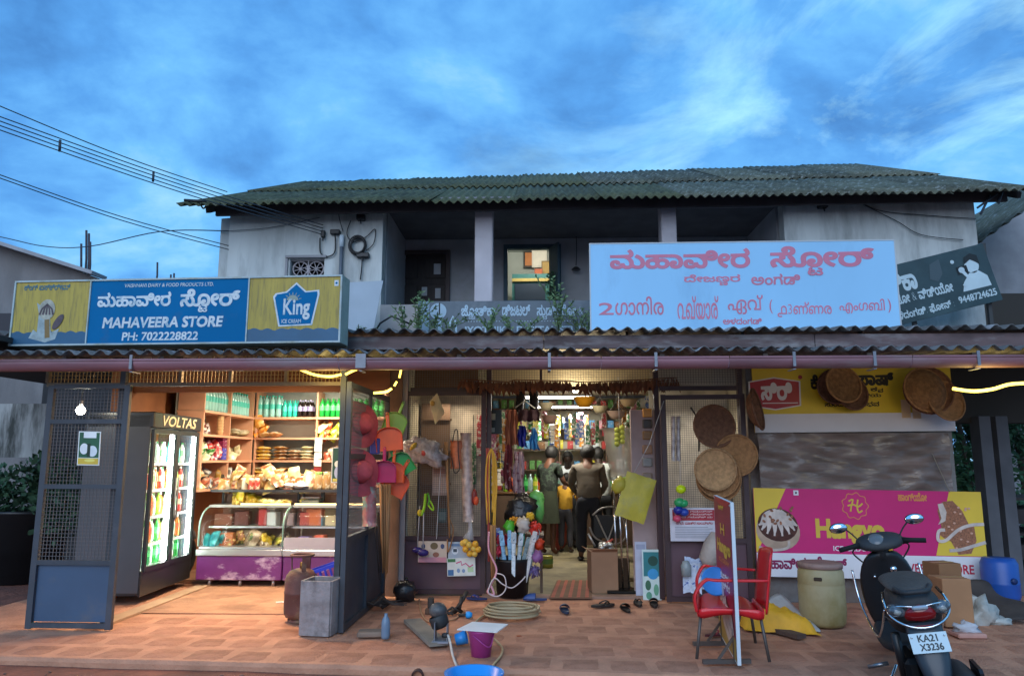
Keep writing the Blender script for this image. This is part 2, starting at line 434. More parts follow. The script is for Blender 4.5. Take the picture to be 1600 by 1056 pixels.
pav = [paver_mesh(i) for i in range(6)]
row = 0; yy = 0.21; npv = 0
while yy < 2.9 and npv < 296:
 off = (row % 2) * 0.18
 x = -4.75 + off
 while x < 4.7:
  y = front_y(x) + yy
  vis = abs((x + y * 0.035) / y) < 0.72
  shop_floor = x > -4.0 and x < -1.8 and y > 7.6
  if vis and not shop_floor and y < 8.35 and npv < 298:
   o = link('paver', R.choice(pav), fore); o.location = (x + R.uniform(-.012, .012), y + R.uniform(-.01, .01), -0.0035 + R.uniform(-.003, .002))
   o.rotation_euler = (R.uniform(-.018, .018), R.uniform(-.018, .018), R.uniform(-.05, .05)); npv += 1
  x += 0.36
 yy += 0.385; row += 1
struct(MB().box((-2.95, 8.68, 0.0), (2.36, 2.2, 0.016)).build('floor', cement_m))                     # worn cement of the left shop
struct(MB().box((-4.02, 8.9, 0.0), (0.16, 4.0, 0.04)).build('kerb', M('cement_kerb', (0.40, 0.25, 0.15), 0.9, var=0.2)))
# ------------------------------------------------------------------ main building
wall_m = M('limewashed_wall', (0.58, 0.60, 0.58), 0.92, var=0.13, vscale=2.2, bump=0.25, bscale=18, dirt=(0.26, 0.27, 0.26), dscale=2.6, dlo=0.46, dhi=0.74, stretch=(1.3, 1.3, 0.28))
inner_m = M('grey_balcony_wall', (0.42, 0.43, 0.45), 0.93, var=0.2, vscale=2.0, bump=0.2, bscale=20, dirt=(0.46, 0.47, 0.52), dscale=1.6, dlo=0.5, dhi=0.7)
pillar_m = M('pink_grey_pillar', (0.54, 0.49, 0.51), 0.9, var=0.12, vscale=3, bump=0.2)
WY = 9.0
bx = thing('shop_building', 'two storey shop house with mossy corrugated roof and open upper balcony', 'building', (0, WY, 0))
XL = P(357, 380, WY).x; XR = P(1530, 400, WY).x; XA = P(597, 400, WY).x; XB = P(1228, 400, WY).x
ZT = 4.78; ZF = 2.9; T = 0.2
def bpart(name, mat, fn): m = MB(); fn(m); return m.build(name, mat, bx, world=True)
V0 = P(452, 433, WY); V1 = P(507, 404, WY)
def f(m):
 m.box(((XL + V0.x) / 2, WY + T / 2, (2.75 + ZT) / 2), (V0.x - XL, T, ZT - 2.75))
 m.box(((V1.x + XA) / 2, WY + T / 2, (2.75 + ZT) / 2), (XA - V1.x, T, ZT - 2.75))
 m.box(((V0.x + V1.x) / 2, WY + T / 2, (V1.z + ZT) / 2), (V1.x - V0.x, T, ZT - V1.z))
 m.box(((V0.x + V1.x) / 2, WY + T / 2, (2.75 + V0.z) / 2), (V1.x - V0.x, T, V0.z - 2.75))
bpart('wall', wall_m, f)
bpart('wall', wall_m, lambda m: m.box(((XB + XR) / 2, WY + T / 2, (2.75 + ZT) / 2), (XR - XB, T, ZT - 2.75)))
def gable(x):
 def f(m):
  m.prism([(0, 2.76), (8.6, 2.76), (8.6, 4.7), (4.3, 6.2), (0, 4.6)], ((x, WY + T + 0.002, 0), (0, 1, 0), (0, 0, 1)), 0.2)
 return f
bpart('wall', wall_m, gable(XL)); bpart('wall', wall_m, gable(XR - 0.2))
bpart('wall', wall_m, lambda m: m.box(((XL + XR) / 2, 17.85, 3.78), (XR - XL - .42, 0.2, 1.9)))
RY = 10.6
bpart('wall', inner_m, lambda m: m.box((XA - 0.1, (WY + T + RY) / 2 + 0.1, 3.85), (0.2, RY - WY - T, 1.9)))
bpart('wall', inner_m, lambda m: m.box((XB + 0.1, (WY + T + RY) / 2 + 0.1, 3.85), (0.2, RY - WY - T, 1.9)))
bpart('slab', M('concrete_slab', (0.3, 0.29, 0.28), 0.9, var=0.2), lambda m: m.box(((XL + XR) / 2, 13.4, 2.92), (XR - XL - 0.42, 8.3, 0.16)))
DR0 = P(612, 393, RY); DR1 = P(704, 393, RY); W0 = P(787, 383, RY); W1 = P(876, 383, RY); WZ = P(800, 474, RY).z
def f(m):
 z0, z1 = 3.0, 5.3
 cuts = [(XA, DR0.x, z0, z1), (DR0.x, DR1.x, DR0.z, z1), (DR1.x, W0.x, z0, z1), (W0.x, W1.x, W0.z, z1), (W0.x, W1.x, z0, WZ), (W1.x, XB, z0, z1)]
 for a, b_, c, d in cuts: m.box(((a + b_) / 2, RY + 0.1, (c + d) / 2), (b_ - a, 0.2, d - c))
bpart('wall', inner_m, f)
bpart('beam', M('balcony_beam', (0.26, 0.25, 0.28), 0.9, var=0.2), lambda m: m.box(((XA + XB) / 2, WY + 0.12, 4.73), (XB - XA - 0.004, 0.16, 0.13)))
(lambda *a: 0)('ledge', inner_m, lambda m: m.box(((XA + XB) / 2, RY - 0.03, 5.02), (XB - XA - .01, 0.05, 0.04)))
for px0, px1 in ((742, 770), (1034, 1058)):
 a, b_ = P(px0, 400, WY).x, P(px1, 400, WY).x
 bpart('column', pillar_m, lambda m: m.box(((a + b_) / 2, WY + 0.08, 3.83), (b_ - a, 0.24, 1.72), bev=0.012))
bpart('parapet', M('cream_parapet', (0.42, 0.38, 0.36), 0.9, var=0.15, dirt=(.2, .19, .2), dscale=2), lambda m: m.box(((XA + XB) / 2, WY + 0.03, 3.18), (XB - XA - 0.006, 0.12, 0.42)))
vm = M('vent_grille_cream', (0.42, 0.37, 0.38), 0.85, var=0.1)
def f(m):
 c0, c1 = V0.x, V1.x; zb, zt = V0.z, V1.z; w = c1 - c0; h = zt - zb; y = WY + 0.06
 for q in (0.27, 0.73):
  cx_, cz_ = c0 + w * q, zb + h / 2
  m.tube([(cx_ + h * 0.40 * cos(a * pi / 8), y, cz_ + h * 0.40 * sin(a * pi / 8)) for a in range(16)], 0.009, 6, close=True)
  for k in range(4):
   a = k * pi / 4 + 0.3; m.tube([(cx_ - h * .4 * cos(a), y, cz_ - h * .4 * sin(a)), (cx_ + h * .4 * cos(a), y, cz_ + h * .4 * sin(a))], 0.006, 5)
 m.box(((c0 + c1) / 2, y, (zb + zt) / 2), (0.015, 0.02, h)); m.box(((c0 + c1) / 2, y, (zb + zt) / 2), (w * 0.16, 0.018, 0.015))
 m.box(((c0 + c1) / 2, y, zt - 0.008), (w, 0.03, 0.016)); m.box(((c0 + c1) / 2, y, zb + 0.008), (w, 0.03, 0.016))
vent = bpart('vent', vm, f)
def f(m):
 c0, c1 = V0.x - 0.05, V1.x + 0.03
 m.box(((c0 + c1) / 2, WY - 0.02, V1.z + 0.02), (c1 - c0, 0.05, 0.03)); m.box((c0 + 0.012, WY - 0.012, (V0.z + V1.z) / 2), (0.03, 0.03, V1.z - V0.z))
bpart('vent_hood', M('hood_cement', (0.3, 0.29, 0.3), 0.9, var=.1), f)
MB().box(((V0.x + V1.x) / 2, WY + 0.5, (V0.z + V1.z) / 2), (0.9, 0.02, 0.6)).build('vent_dark_sheet', M('vent_black', (0.02, 0.02, 0.025), 0.9), vent, world=True)  # flat near-black sheet stands in for the darkness behind the vent
dk = M('dark_teak', (0.045, 0.032, 0.03), 0.6, var=0.25, stretch=(6, 6, 1), vscale=3)
dz0, dz1 = 3.0, DR0.z; dxa, dxb = DR0.x, DR1.x
def f(m):
 m.box(((dxa + dxb) / 2, RY + 0.06, (dz0 + dz1) / 2), (dxb - dxa - 0.1, 0.04, dz1 - dz0 - .05))
door = bpart('door', dk, f)
for i in (0, 1):
 for z in (3.35, 3.85, 4.28):
  MB().box((dxa + 0.24 + i * (dxb - dxa - 0.46), RY + 0.03, z), ((dxb - dxa) * 0.34, 0.02, 0.36 if z < 4.2 else 0.3), bev=0.008).build('panel', dk, door, world=True)
def f(m):
 m.box((dxa + .03, RY - 0.02, (dz0 + dz1) / 2), (.06, .08, dz1 - dz0)); m.box((dxb - .03, RY - 0.02, (dz0 + dz1) / 2), (.06, .08, dz1 - dz0)); m.box(((dxa + dxb) / 2, RY - 0.02, dz1 - .03), (dxb - dxa - .12, .08, .06))
bpart('door_frame', M('door_frame_wood', (0.07, 0.05, 0.05), 0.6, var=0.2), f)
for px, py, w, h in ((683, 420, .10, .16), (663, 455, .08, .13), (684, 458, .08, .15)):
 q = P(px, py, RY - 0.03 + 0.03)
 o = MB().box((q.x, RY + 0.012, q.z), (w, 0.004, h)).build('pinned_paper', M('white_paper', (0.55, 0.57, 0.6), 0.8, var=0.1)); tag(o, {420: 'white paper pinned high on the dark balcony door', 455: 'small white paper low on the dark balcony door', 458: 'pale paper low on the balcony door near its frame'}[py], 'paper')
wf = M('window_frame_teal', (0.045, 0.09, 0.12), 0.6, var=0.2)
wx0, wx1, wz0, wz1 = W0.x, W1.x, WZ, W0.z
def f(m):
 for x in (wx0 + .03, wx1 - .03): m.box((x, RY + 0.02, (wz0 + wz1) / 2), (.06, .1, wz1 - wz0))
 m.box(((wx0 + wx1) / 2, RY + 0.02, wz1 - .03), (wx1 - wx0 - .12, .1, .06)); m.box(((wx0 + wx1) / 2, RY + 0.02, wz0 + .02), (wx1 - wx0 - .12, .12, .04))
win = bpart('window', wf, f)
MB().box((wx1 - 0.10, RY - 0.14, (wz0 + wz1) / 2), (.03, .34, wz1 - wz0 - .1), rot=Matrix.Rotation(0.35, 3, 'Z')).build('shutter', wf, win, world=True)
rw = M('studio_wall', (0.40, 0.44, 0.42), 0.9, var=0.1); rx0, rx1 = wx0 - 1.0, wx1 + 0.9
def f(m):
 m.box(((rx0 + rx1) / 2, 13.0, 4.1), (rx1 - rx0, .05, 2.2)); m.box((rx0, 11.9, 4.1), (.05, 2.1, 2.2)); m.box((rx1, 11.9, 4.1), (.05, 2.1, 2.2)); m.box(((rx0 + rx1) / 2, 11.9, 5.2), (rx1 - rx0, 2.15, .04))
bpart('studio_room', rw, f)
def lampl(name, loc, e, col, size=0.15, kind='POINT', sy=None, rot=None):
 d = bpy.data.lights.new(name, kind); d.energy = e; d.color = col
 if kind == 'POINT': d.shadow_soft_size = size
 elif kind == 'AREA':
  d.size = size
  if sy: d.shape = 'RECTANGLE'; d.size_y = sy
 o = bpy.data.objects.new(name, d); COL.objects.link(o); o.location = loc
 if rot: o.rotation_euler = rot
 return o
lampl('studio_lamp', (0.0, 11.7, 5.0), 26, (1.0, 0.93, 0.78))
def pic(px0, py0, px1, py1, Y, col, label, frame='#2a201a', cat='picture'):
 a, b_ = P(px0, py0, Y), P(px1, py1, Y); w, h = b_.x - a.x, a.z - b_.z; c = ((a.x + b_.x) / 2, Y, (a.z + b_.z) / 2)
 t = thing('framed_picture', label, cat, c)
 MB().box((0, 0, 0), (w, 0.03, h)).build('frame', C(frame), t); MB().box((0, -0.018, 0), (w * .8, 0.006, h * .8)).build('print_sheet', C(col, .6), t)
pic(819, 393, 833, 418, 12.9, '#c07840', 'orange print on the wall of the lit upstairs room')
pic(831, 392, 855, 418, 12.88, '#e8e4d8', 'large white chart on the wall of the lit upstairs room', '#d8d4c8')
pic(835, 420, 848, 434, 12.6, '#b85828', 'small rust coloured card hung in the lit upstairs room', '#8a3a20')
pic(846, 408, 862, 430, 12.7, '#a88848', 'tan board beside the rust coloured card upstairs', '#7a6030')
pic(822, 432, 848, 444, 12.4, '#7a6038', 'brown box front under the cards upstairs', '#6a5030')
def cab():
 a, b_ = P(800, 427, 12.2), P(866, 474, 12.2)
 t = thing('cabinet', 'teal and yellow cabinet inside the lit upstairs window', 'cabinet', ((a.x + b_.x) / 2, 12.3, 3.0)); w = b_.x - a.x; h = a.z - 3.0
 MB().box((0, .1, h / 2), (w, .3, h)).build('body', C('#2f6f72'), t); MB().box((0, -.06, h * .93), (w, .06, .05)).build('top', C('#c9b46a'), t)
 MB().box((-.05, -.065, h * .72), (w * .72, .02, h * .34)).build('screen', C('#1b3048'), t)
 MB().box((w * .44, -.07, h * .5), (.05, .04, h * .8)).build('side_strip', C('#c9a84a'), t)
cab()
# ------------------------------------------------------------------ roof of the upper floor
moss = M('mossy_cement_sheet', (0.078, 0.082, 0.040), 0.95, var=0.45, vscale=3.5, bump=0.6, bscale=25, dirt=(0.17, 0.17, 0.13), dscale=5, dlo=0.55, dhi=0.75)
mossR = M('lichen_cement_sheet', (0.095, 0.095, 0.065), 0.95, var=0.45, vscale=3.5, bump=0.6, bscale=25, dirt=(0.30, 0.31, 0.28), dscale=9.0, dlo=0.53, dhi=0.70)
def corr(m, x0, x1, a, b_, pitch=0.146, amp=0.024, seg=6, th=0.008, ph=0.0, mi=0, rag=0.0, sd=0, base=0.0):
 """corrugated sheet from eave a=(y,z) up to b=(y,z), with thickness"""
 n = max(2, int(round((x1 - x0) / pitch * seg))); up = []; dn = []
 d = Vector((0, b_[0] - a[0], b_[1] - a[1])); L = d.length; d.normalize(); nn = Vector((0, -d.z, d.y)); nn = nn if nn.z > 0 else -nn
 for j in range(4):
  t = j / 3
  for i in range(n + 1):
   x = x0 + (x1 - x0) * i / n; o = amp * cos(2 * pi * (x - base) / pitch + ph)
   s = t * L + (rag * noise.noise(Vector((int((x - x0) / 1.0) * 3.7, sd, 0))) if j == 0 else 0)
   p = Vector((x, a[0], a[1])) + d * s + nn * o; up.append(p); dn.append(p - nn * th)
 k = n + 1; fs = []
 for j in range(3):
  for i in range(n):
   q = j * k + i; fs.append((q, q + 1, q + k + 1, q + k)); q += 4 * k; fs.append((q, q + k, q + k + 1, q + 1))
 for i in range(n): fs.append((i, i + 4 * k, i + 1 + 4 * k, i + 1)); q = 3 * k + i; fs.append((q, q + 1, q + 1 + 4 * k, q + 4 * k))
 for j in range(3):
  q = j * k; fs.append((q, q + k, q + 5 * k, q + 4 * k)); q += n; fs.append((q, q + 4 * k, q + 5 * k, q + k))
 m.add(up + dn, fs, mi, True)
EY = 8.45; EZL = P(560, 318, EY).z; EZR = P(1500, 298, EY).z
RDY = 13.2; RZa = P(480, 285, RDY); RZb = P(1310, 257, RDY)
def rzf(x): return RZa.z + (RZb.z - RZa.z) * (x - RZa.x) / (RZb.x - RZa.x)
RZ = rzf(0.5)
e0 = P(277, 312, EY).x; e1 = P(1590, 290, EY).x + 0.25
roof = MB().box(((XL + XR) / 2, 13.1, 6.0), (XR - XL + .3, .1, .12)).build('roof', M('roof_timber', (0.06, 0.045, 0.04), 0.8, var=0.3), bx, world=True)
nsh = 10; sw = (e1 - e0) / nsh
def ez(x): return EZL + (EZR - EZL) * (x - e0) / (e1 - e0)
for i in range(nsh):
 xa, xb = e0 + i * sw, e0 + (i + 1) * sw + 0.03; z0 = ez((xa + xb) / 2) + R.uniform(-.01, .012); RZ = rzf((xa + xb) / 2)
 midy, midz = EY + (RDY - EY) * .46, z0 + (RZ - z0) * .46
 m = MB(); corr(m, xa, xb, (EY + R.uniform(-.03, .03), z0), (midy + .1, midz + .035), base=e0, pitch=.106, amp=.019); m.build('roof_sheet', mossR if i > 5 else moss, roof, world=True)
 m = MB(); corr(m, xa, xb, (midy - .13, midz - .045), (RDY, RZ), base=e0, pitch=.106, amp=.019); m.build('roof_sheet', mossR if i > 4 else moss, roof, world=True)
 m = MB(); corr(m, xa, xb, (RDY + 4.9, z0), (RDY, RZ - .01), base=e0); m.build('roof_sheet', moss, roof, world=True)
rc = P(480, 283, RDY).x
k = 0; x = rc
while x < e1 - 0.1:
 if not (1.4 < (x - rc) / 0.34 < 2.0):
  m = MB(); dzz = R.uniform(-.012, .012)
  m.lathe([(0.095, -.19), (0.125, -.185), (0.12, -.15), (0.098, -.14), (0.09, .17), (0.08, .17)], (0, 0, 0), 10, rot=Matrix.Rotation(pi / 2, 3, 'Y'))
  o = m.build('ridge_tile', mossR, roof); o.location = (x - bx.location.x, RDY - WY, rzf(x) + 0.045 + dzz); o.rotation_euler = (0, R.uniform(-.05, .05), 0)
 x += 0.34
def f(m):
 for x in [XL - .2 + .62 * i for i in range(17)]: m.beam((x, EY + .34, ez(x) + .06), (x, RDY, rzf(x) - .09), .05, .08)
bpart('rafter', M('roof_timber', (0.06, 0.045, 0.04)), f)
bpart('eave_board', M('eave_timber', (0.05, 0.042, 0.045), 0.85, var=.3), lambda m: m.beam((e0 + .35, EY + .3, EZL + .03), (e1 - .2, EY + .3, EZR + .03), .04, .13))
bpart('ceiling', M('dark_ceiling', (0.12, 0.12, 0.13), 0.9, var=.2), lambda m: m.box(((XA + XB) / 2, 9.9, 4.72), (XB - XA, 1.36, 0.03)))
# ------------------------------------------------------------------ porch roof: gutter, lower sheets, upper beam and sheets
porch = thing('porch_roof', 'low corrugated porch roof with a faded red gutter along its edge', 'porch roof', (0, 7, 0))
gut_m = M('faded_red_gutter', (0.25, 0.115, 0.135), 0.6, var=0.25, vscale=3, dirt=(0.28, 0.24, 0.25), dscale=2.0, dlo=0.5, dhi=0.75, stretch=(.5, 3, 3))
beam_m = M('rusty_beam', (0.13, 0.085, 0.085), 0.7, var=0.35, vscale=4, dirt=(0.27, 0.25, 0.25), dscale=3, dlo=0.5, dhi=0.7, stretch=(.7, 3, 3))
sheet_m = M('porch_sheet', (0.10, 0.10, 0.10), 0.9, var=0.35, vscale=3, dirt=(0.30, 0.31, 0.33), dscale=4, dlo=0.52, dhi=0.7)
GY = 6.5; gz0 = P(700, 578, GY).z; gz1 = P(700, 552, GY).z; gx0, gx1 = -5.4, 5.2
r = (gz1 - gz0) / 2
def gutter_seg(xa, xb):
 m = MB(); n = 10; vs = []
 for x in (xa, xb):
  for rr in (r, r - .006):
   for j in range(n + 1):
    a = pi + pi * j / n; vs.append((x, GY + rr * cos(a), gz0 + r + .012 + rr * 1.15 * sin(a)))
 k = n + 1
 fs = [(j, j + 1, 2 * k + j + 1, 2 * k + j) for j in range(n)] + [(k + j, 3 * k + j, 3 * k + j + 1, k + j + 1) for j in range(n)] + [(0, 2 * k, 3 * k, k), (n, k + n, 3 * k + n, 2 * k + n)]
 m.add(vs, fs, 0, True)
 for s in (-1, 1): m.box(((xa + xb) / 2, GY + s * (r + .001), gz0 + r + .02), (xb - xa, .012, .016))
 return m
xs = [gx0, -3.6, -1.75, 0.55, 1.65, 3.2, gx1]
for a, b_ in zip(xs, xs[1:]): gutter_seg(a + .004, b_ - .004).build('gutter', gut_m, porch, world=True)
for x in (-3.6, -1.55, 0.1, 1.02, 2.2, 2.88, 3.75):
 m = MB(); m.box((x, GY - r - .008, gz0 + r), (.025 if x != -1.55 else .09, .008, r * 1.7)); m.box((x, GY, gz0 - .012), (.025, r * 2, .008)); m.build('gutter_bracket', M('galvanised', (0.22, 0.23, 0.26), 0.5, 0.5, var=.2), porch, world=True)
LZ = gz1 + .012
i = 0; x = gx0
while x < gx1:
 xb = min(x + 1.05, gx1 + .3); m = MB(); corr(m, x, xb + .02, (GY + .02 + R.uniform(-.02, .02), LZ + .02 + R.uniform(-.005, .008)), (7.40, LZ + .065), base=0); m.build('roof_sheet', sheet_m, porch, world=True); x = xb + .0
 if x >= gx1: break
BZ = P(700, 546, 7.3).z; BT = P(700, 526, 7.3).z
xs = [-5.4, -3.0, 0.06, 2.7, 5.6]
for a, b_ in zip(xs, xs[1:]):
 MB().box(((a + b_) / 2, 7.3, (BZ + BT) / 2), (b_ - a - .008, .06, BT - BZ)).build('beam', beam_m, porch, world=True)
x = -5.4
while x < 6.4:
 m = MB(); corr(m, x, x + 1.07, (7.18 + R.uniform(-.02, .02), BT + .045 + R.uniform(-.004, .006)), (8.98, BT + .24), base=0); m.build('roof_sheet', sheet_m, porch, world=True); x += 1.05
m = MB()
for x in [-5.2 + .9 * i for i in range(13)]:
 m.beam((x, 6.56, gz1 - .03), (x, 7.27, gz1 + .01), .04, .05); m.beam((x, 7.34, BT - .03), (x, 8.96, BT + .16), .05, .07)
m.build('rafter', M('porch_timber', (0.07, 0.05, 0.04), .8), porch, world=True)
# ------------------------------------------------------------------ ground floor: rooms
gf = thing('ground_floor_shops', 'row of open fronted ground floor shop rooms under the porch roof', 'shop', (0, 8.7, 0))
def gpart(name, mat, fn): m = MB(); fn(m); return m.build(name, mat, gf, world=True)
brown = M('orange_brown_wall', (0.30, 0.115, 0.045), 0.8, var=0.2, vscale=3)
greyw = M('cool_grey_wall', (0.42, 0.44, 0.42), 0.85, var=0.15, vscale=2)
AX0, AX1, AY1, AC = -4.75, -1.72, 11.45, 2.68
gpart('wall', brown, lambda m: m.box((AX0 - .05, 9.9, 1.36), (.1, 3.2, 2.72)))
gpart('wall', greyw, lambda m: m.box(((AX0 + AX1) / 2, AY1 + .05, 1.36), (AX1 - AX0, .1, 2.72)))
gpart('wall', M('mauve_wall', (.33, .30, .30), .9, var=.15), lambda m: m.box((AX1 + .1, 10.1, 1.36), (.2, 2.9, 2.72)))
gpart('ceiling', M('shop_ceiling', (0.5, 0.42, 0.3), .9, var=.1), lambda m: m.box(((AX0 + AX1) / 2, 10.0, AC + .03), (AX1 - AX0, 3.0, .05)))
gpart('header', M('varnished_header', (0.24, 0.085, 0.03), .5, var=.35, vscale=2, stretch=(.5, 3, 3)), lambda m: m.box(((AX0 + AX1) / 2, 8.62, 2.4), (AX1 - AX0, .08, .24)))
gpart('shutter_box', M('tan_shutter', (0.36, 0.23, 0.11), .6, var=.15), lambda m: m.box(((AX0 + AX1) / 2, 8.75, 2.62), (AX1 - AX0, .2, .2)))
gpart('floor', cement_m, lambda m: m.box((-3.1, 10.6, -.03), (3.4, 2.0, .08)))
BX0, BX1, BY1, BC = -1.5, 2.35, 15.4, 2.78
cream = M('cream_wall', (0.50, 0.45, 0.34), .9, var=.15)
bf = M('ochre_floor', (0.19, 0.155, 0.085), .75, var=.3, vscale=3, dirt=(.10, .08, .05), dscale=2)
gpart('floor', bf, lambda m: m.box(((BX0 + BX1) / 2, 12.05, -.02), (BX1 - BX0, 6.7, .06)))
gpart('threshold', M('cement_threshold', (.25, .16, .12), .9, var=.2), lambda m: m.box((.37, 8.6, .0), (2.0, .14, .05)))
gpart('wall', cream, lambda m: m.box((BX0 - .03, 12.05, 1.36), (.06, 6.7, 2.8)))
gpart('wall', cream, lambda m: m.box((BX1 + .05, 12.05, 1.36), (.1, 6.7, 2.8)))
gpart('wall', cream, lambda m: m.box(((BX0 + BX1) / 2, BY1 + .05, 1.36), (BX1 - BX0, .1, 2.8)))
gpart('ceiling', cream, lambda m: m.box(((BX0 + BX1) / 2, 12.0, BC + .03), (BX1 - BX0, 6.7, .05)))
plm = M('weathered_pillar', (0.20, 0.125, 0.085), .9, var=.3, vscale=3, bump=.3)
gpart('pillar', plm, lambda m: m.box((-1.66, 8.72, 1.3), (.16, .2, 2.75)))
rwm = M('grey_cement_wall', (0.24, 0.235, 0.23), .92, var=.25, vscale=2.5, bump=.3, dirt=(.13, .075, .05), dscale=1.2, dlo=.45, dhi=.7)
gpart('wall', rwm, lambda m: m.box((3.48, 8.60, 1.3), (2.24, .16, 2.75)))
gpart('pillar', rwm, lambda m: m.box((4.56, 8.75, 1.35), (.08, .3, 2.7)))
# ------------------------------------------------------------------ neighbours, far things
conc = M('bare_concrete', (0.24, 0.225, 0.22), .92, var=.25, vscale=1.5, bump=.3, dirt=(.12, .115, .12), dscale=.8, dlo=.45, dhi=.7, stretch=(1, 1, .4))
def nb():
 a, b_ = P(-60, 362, 14), P(152, 434, 14)
 t = thing('neighbour_house', 'bare grey concrete house with a sloping roof edge beyond the left signboard', 'house', (a.x, 14, 0))
 MB().prism([(-3, 0), (b_.x - a.x, 0), (b_.x - a.x, b_.z), (0, a.z), (-3, a.z + .9)], ((0, 0, 0), (1, 0, 0), (0, 0, 1)), 5).build('wall', conc, t)
 m = MB(); m.beam((-3, -.1, a.z + .95), (b_.x - a.x + .1, -.1, b_.z + .02), .5, .07); m.build('roof_edge', M('pale_concrete', (.38, .38, .40), .9, var=.15), t)
 q = MB(); q.box((.9, -.02, 3.9), (2.6, .3, .8)); q.build('sunshade', M('dark_shade', (.06, .055, .06), .9), t)
nb()
def rods(name, label, pts, Y):
 for k, (x, y0_, y1_) in enumerate(pts):
  a, b_ = P(x - 3, y0_, Y), P(x, y1_, Y); m = MB(); m.tube([a, (a + b_) / 2 + Vector((.02, 0, 0)), b_], .022, 6)
  o = m.build('reinforcing_bar', M('rusted_bar', (.06, .05, .06), .8)); tag(o, label[k], 'steel bar', None)
rods('bar', ['shortest outer steel bar rising behind the blue and yellow signboard', 'tallest steel bar standing above the left signboard', 'second tallest bar beside the tallest steel bar', 'short bar beside the second tallest steel bar'], [(127, 450, 381), (135, 450, 360), (139, 450, 365), (141, 450, 378)], 15)
rods('bar', ['lone leaning steel bar above the blue part of the signboard', 'stub of steel bar beside the lone leaning one', 'tiny stub of steel bar nearest the white wall'], [(246, 450, 410), (267, 450, 429), (272, 450, 427)], 18)
def lw():
 a, b_ = P(-40, 632, 10.2), P(62, 640, 10.2)
 t = MB().box(((a.x + b_.x) / 2 - .4, 10.25, a.z - .36), (b_.x - a.x + 1.0, .12, .74)).build('stained_fence_sheet', M('stained_white_sheet', (.36, .37, .36), .85, var=.25, vscale=2, dirt=(.05, .055, .05), dscale=2.2, dlo=.42, dhi=.62, stretch=(3, 3, .5)))
 tag(t, 'stained white sheet fence seen left of the grille gate', 'fence')
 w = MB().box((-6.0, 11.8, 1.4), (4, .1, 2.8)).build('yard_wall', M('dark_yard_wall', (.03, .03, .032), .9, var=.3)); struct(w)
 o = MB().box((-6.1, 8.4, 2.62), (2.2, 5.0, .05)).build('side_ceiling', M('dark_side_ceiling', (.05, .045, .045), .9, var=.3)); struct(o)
lw()
def rn():
 a = P(1530, 362, 13);
 t = thing('neighbour_shed', 'open dark shed with corrugated roof and concrete posts at the right of the shops', 'shed', (6.4, 9, 0))
 def part(name, mat, fn): m = MB(); fn(m); return m.build(name, mat, t, world=True)
 part('wall', M('pale_concrete', (.38, .38, .40)), lambda m: m.prism([(0, 0), (4, 0), (4, 7.4), (0, a.z)], ((a.x - .2, 13, 0), (1, 0, 0), (0, 0, 1)), .3))
 q0 = P(1500, 395, 9.6); q1 = P(1640, 296, 9.6)
 def f(m):
  n = 46; vs = []
  for j, yy in enumerate((9.3, 15.0)):
   for i in range(n + 1):
    k = i / n; vs.append((q0.x + (q1.x - q0.x) * 2.2 * k, yy, q0.z + (q1.z - q0.z) * 2.2 * k + .028 * sin(i * 2.1)))
  m.add(vs, [(i, i + 1, n + 2 + i, n + 1 + i) for i in range(n)], 0, False)
 part('roof_sheet', mossR, f)
 part('beam', M('shed_dark_band', (.04, .035, .03), .9), lambda m: (m.box((6.5, 9.6, 3.35), (3.2, .12, .5)), m.box((6.3, 9.2, 2.32), (3.2, .3, .78))))  # deep near-black boxes make the dark bands between roof and posts
 for px, w in ((1545, .13), (1572, .17)):
  q = P(px, 800, 9.0); part('post', M('grey_post', (.10, .105, .12), .85, var=.2), lambda m: m.box((q.x, 9.0, 1.0), (w * (1 if px < 1560 else .8), .2, 2.0)))
 part('shelf', M('dark_planks', (.035, .03, .03), .85, var=.3), lambda m: [m.box((6.35, 9.5, .25 + .2 * k), (1.8, .9, .16 if k % 2 else .03)) for k in range(5)])
rn()
foliage_dark = M('dark_leaves', (0.040, 0.11, 0.055), .8, var=.5, vscale=5)
foliage_mid = M('mid_leaves', (0.055, 0.15, 0.07), .8, var=.5, vscale=5)
def leaves(m, c, rad, n, s, seed, mi=0, flat_=1.0):
 rr = random.Random(seed)
 for i in range(n):
  d = Vector((rr.gauss(0, 1), rr.gauss(0, 1), rr.gauss(0, 1))).normalized() * (rr.random() ** .4)
  p = Vector(c) + Vector((d.x * rad[0], d.y * rad[1], d.z * rad[2]))
  a = Vector((rr.uniform(-1, 1), rr.uniform(-1, 1), rr.uniform(-.4, 1))).normalized() * s * rr.uniform(.6, 1.4)
  b_ = a.orthogonal().normalized(); b_ = (Matrix.Rotation(rr.uniform(0, 6.28), 3, a) @ b_) * a.length * .28
  m.add([p, p + a * .5 + b_, p + a, p + a * .5 - b_], [(0, 1, 2, 3)], mi)
for i, (x, y, h, lab) in enumerate(((P(1592, 700, 12).x, 12.0, 3.2, 'dark green tree behind the concrete posts of the shed'), (P(1560, 700, 13).x, 13.0, 3.4, 'dark green tree seen at the picture edge beyond the shed'), (P(1508, 700, 11).x, 11.0, 2.8, 'leafy green bush like tree just past the end of the grey wall'))):
 t = thing('garden_tree', lab, 'tree', (x, y, -.1)); m = MB()
 m.tube([(0, 0, 0), (.05, 0, h * .4), (-.04, .05, h * .8)], [.09, .07, .03], 8); m.build('trunk', M('bark', (.08, .06, .045), .9, var=.3), t)
 m = MB()
 for k in range(9): leaves(m, (R.uniform(-.7, .7), R.uniform(-.5, .5), R.uniform(.3, h)), (.55, .5, .5), 330, .10, i * 20 + k)
 m.build('crown', foliage_mid if i == 2 else foliage_dark, t)
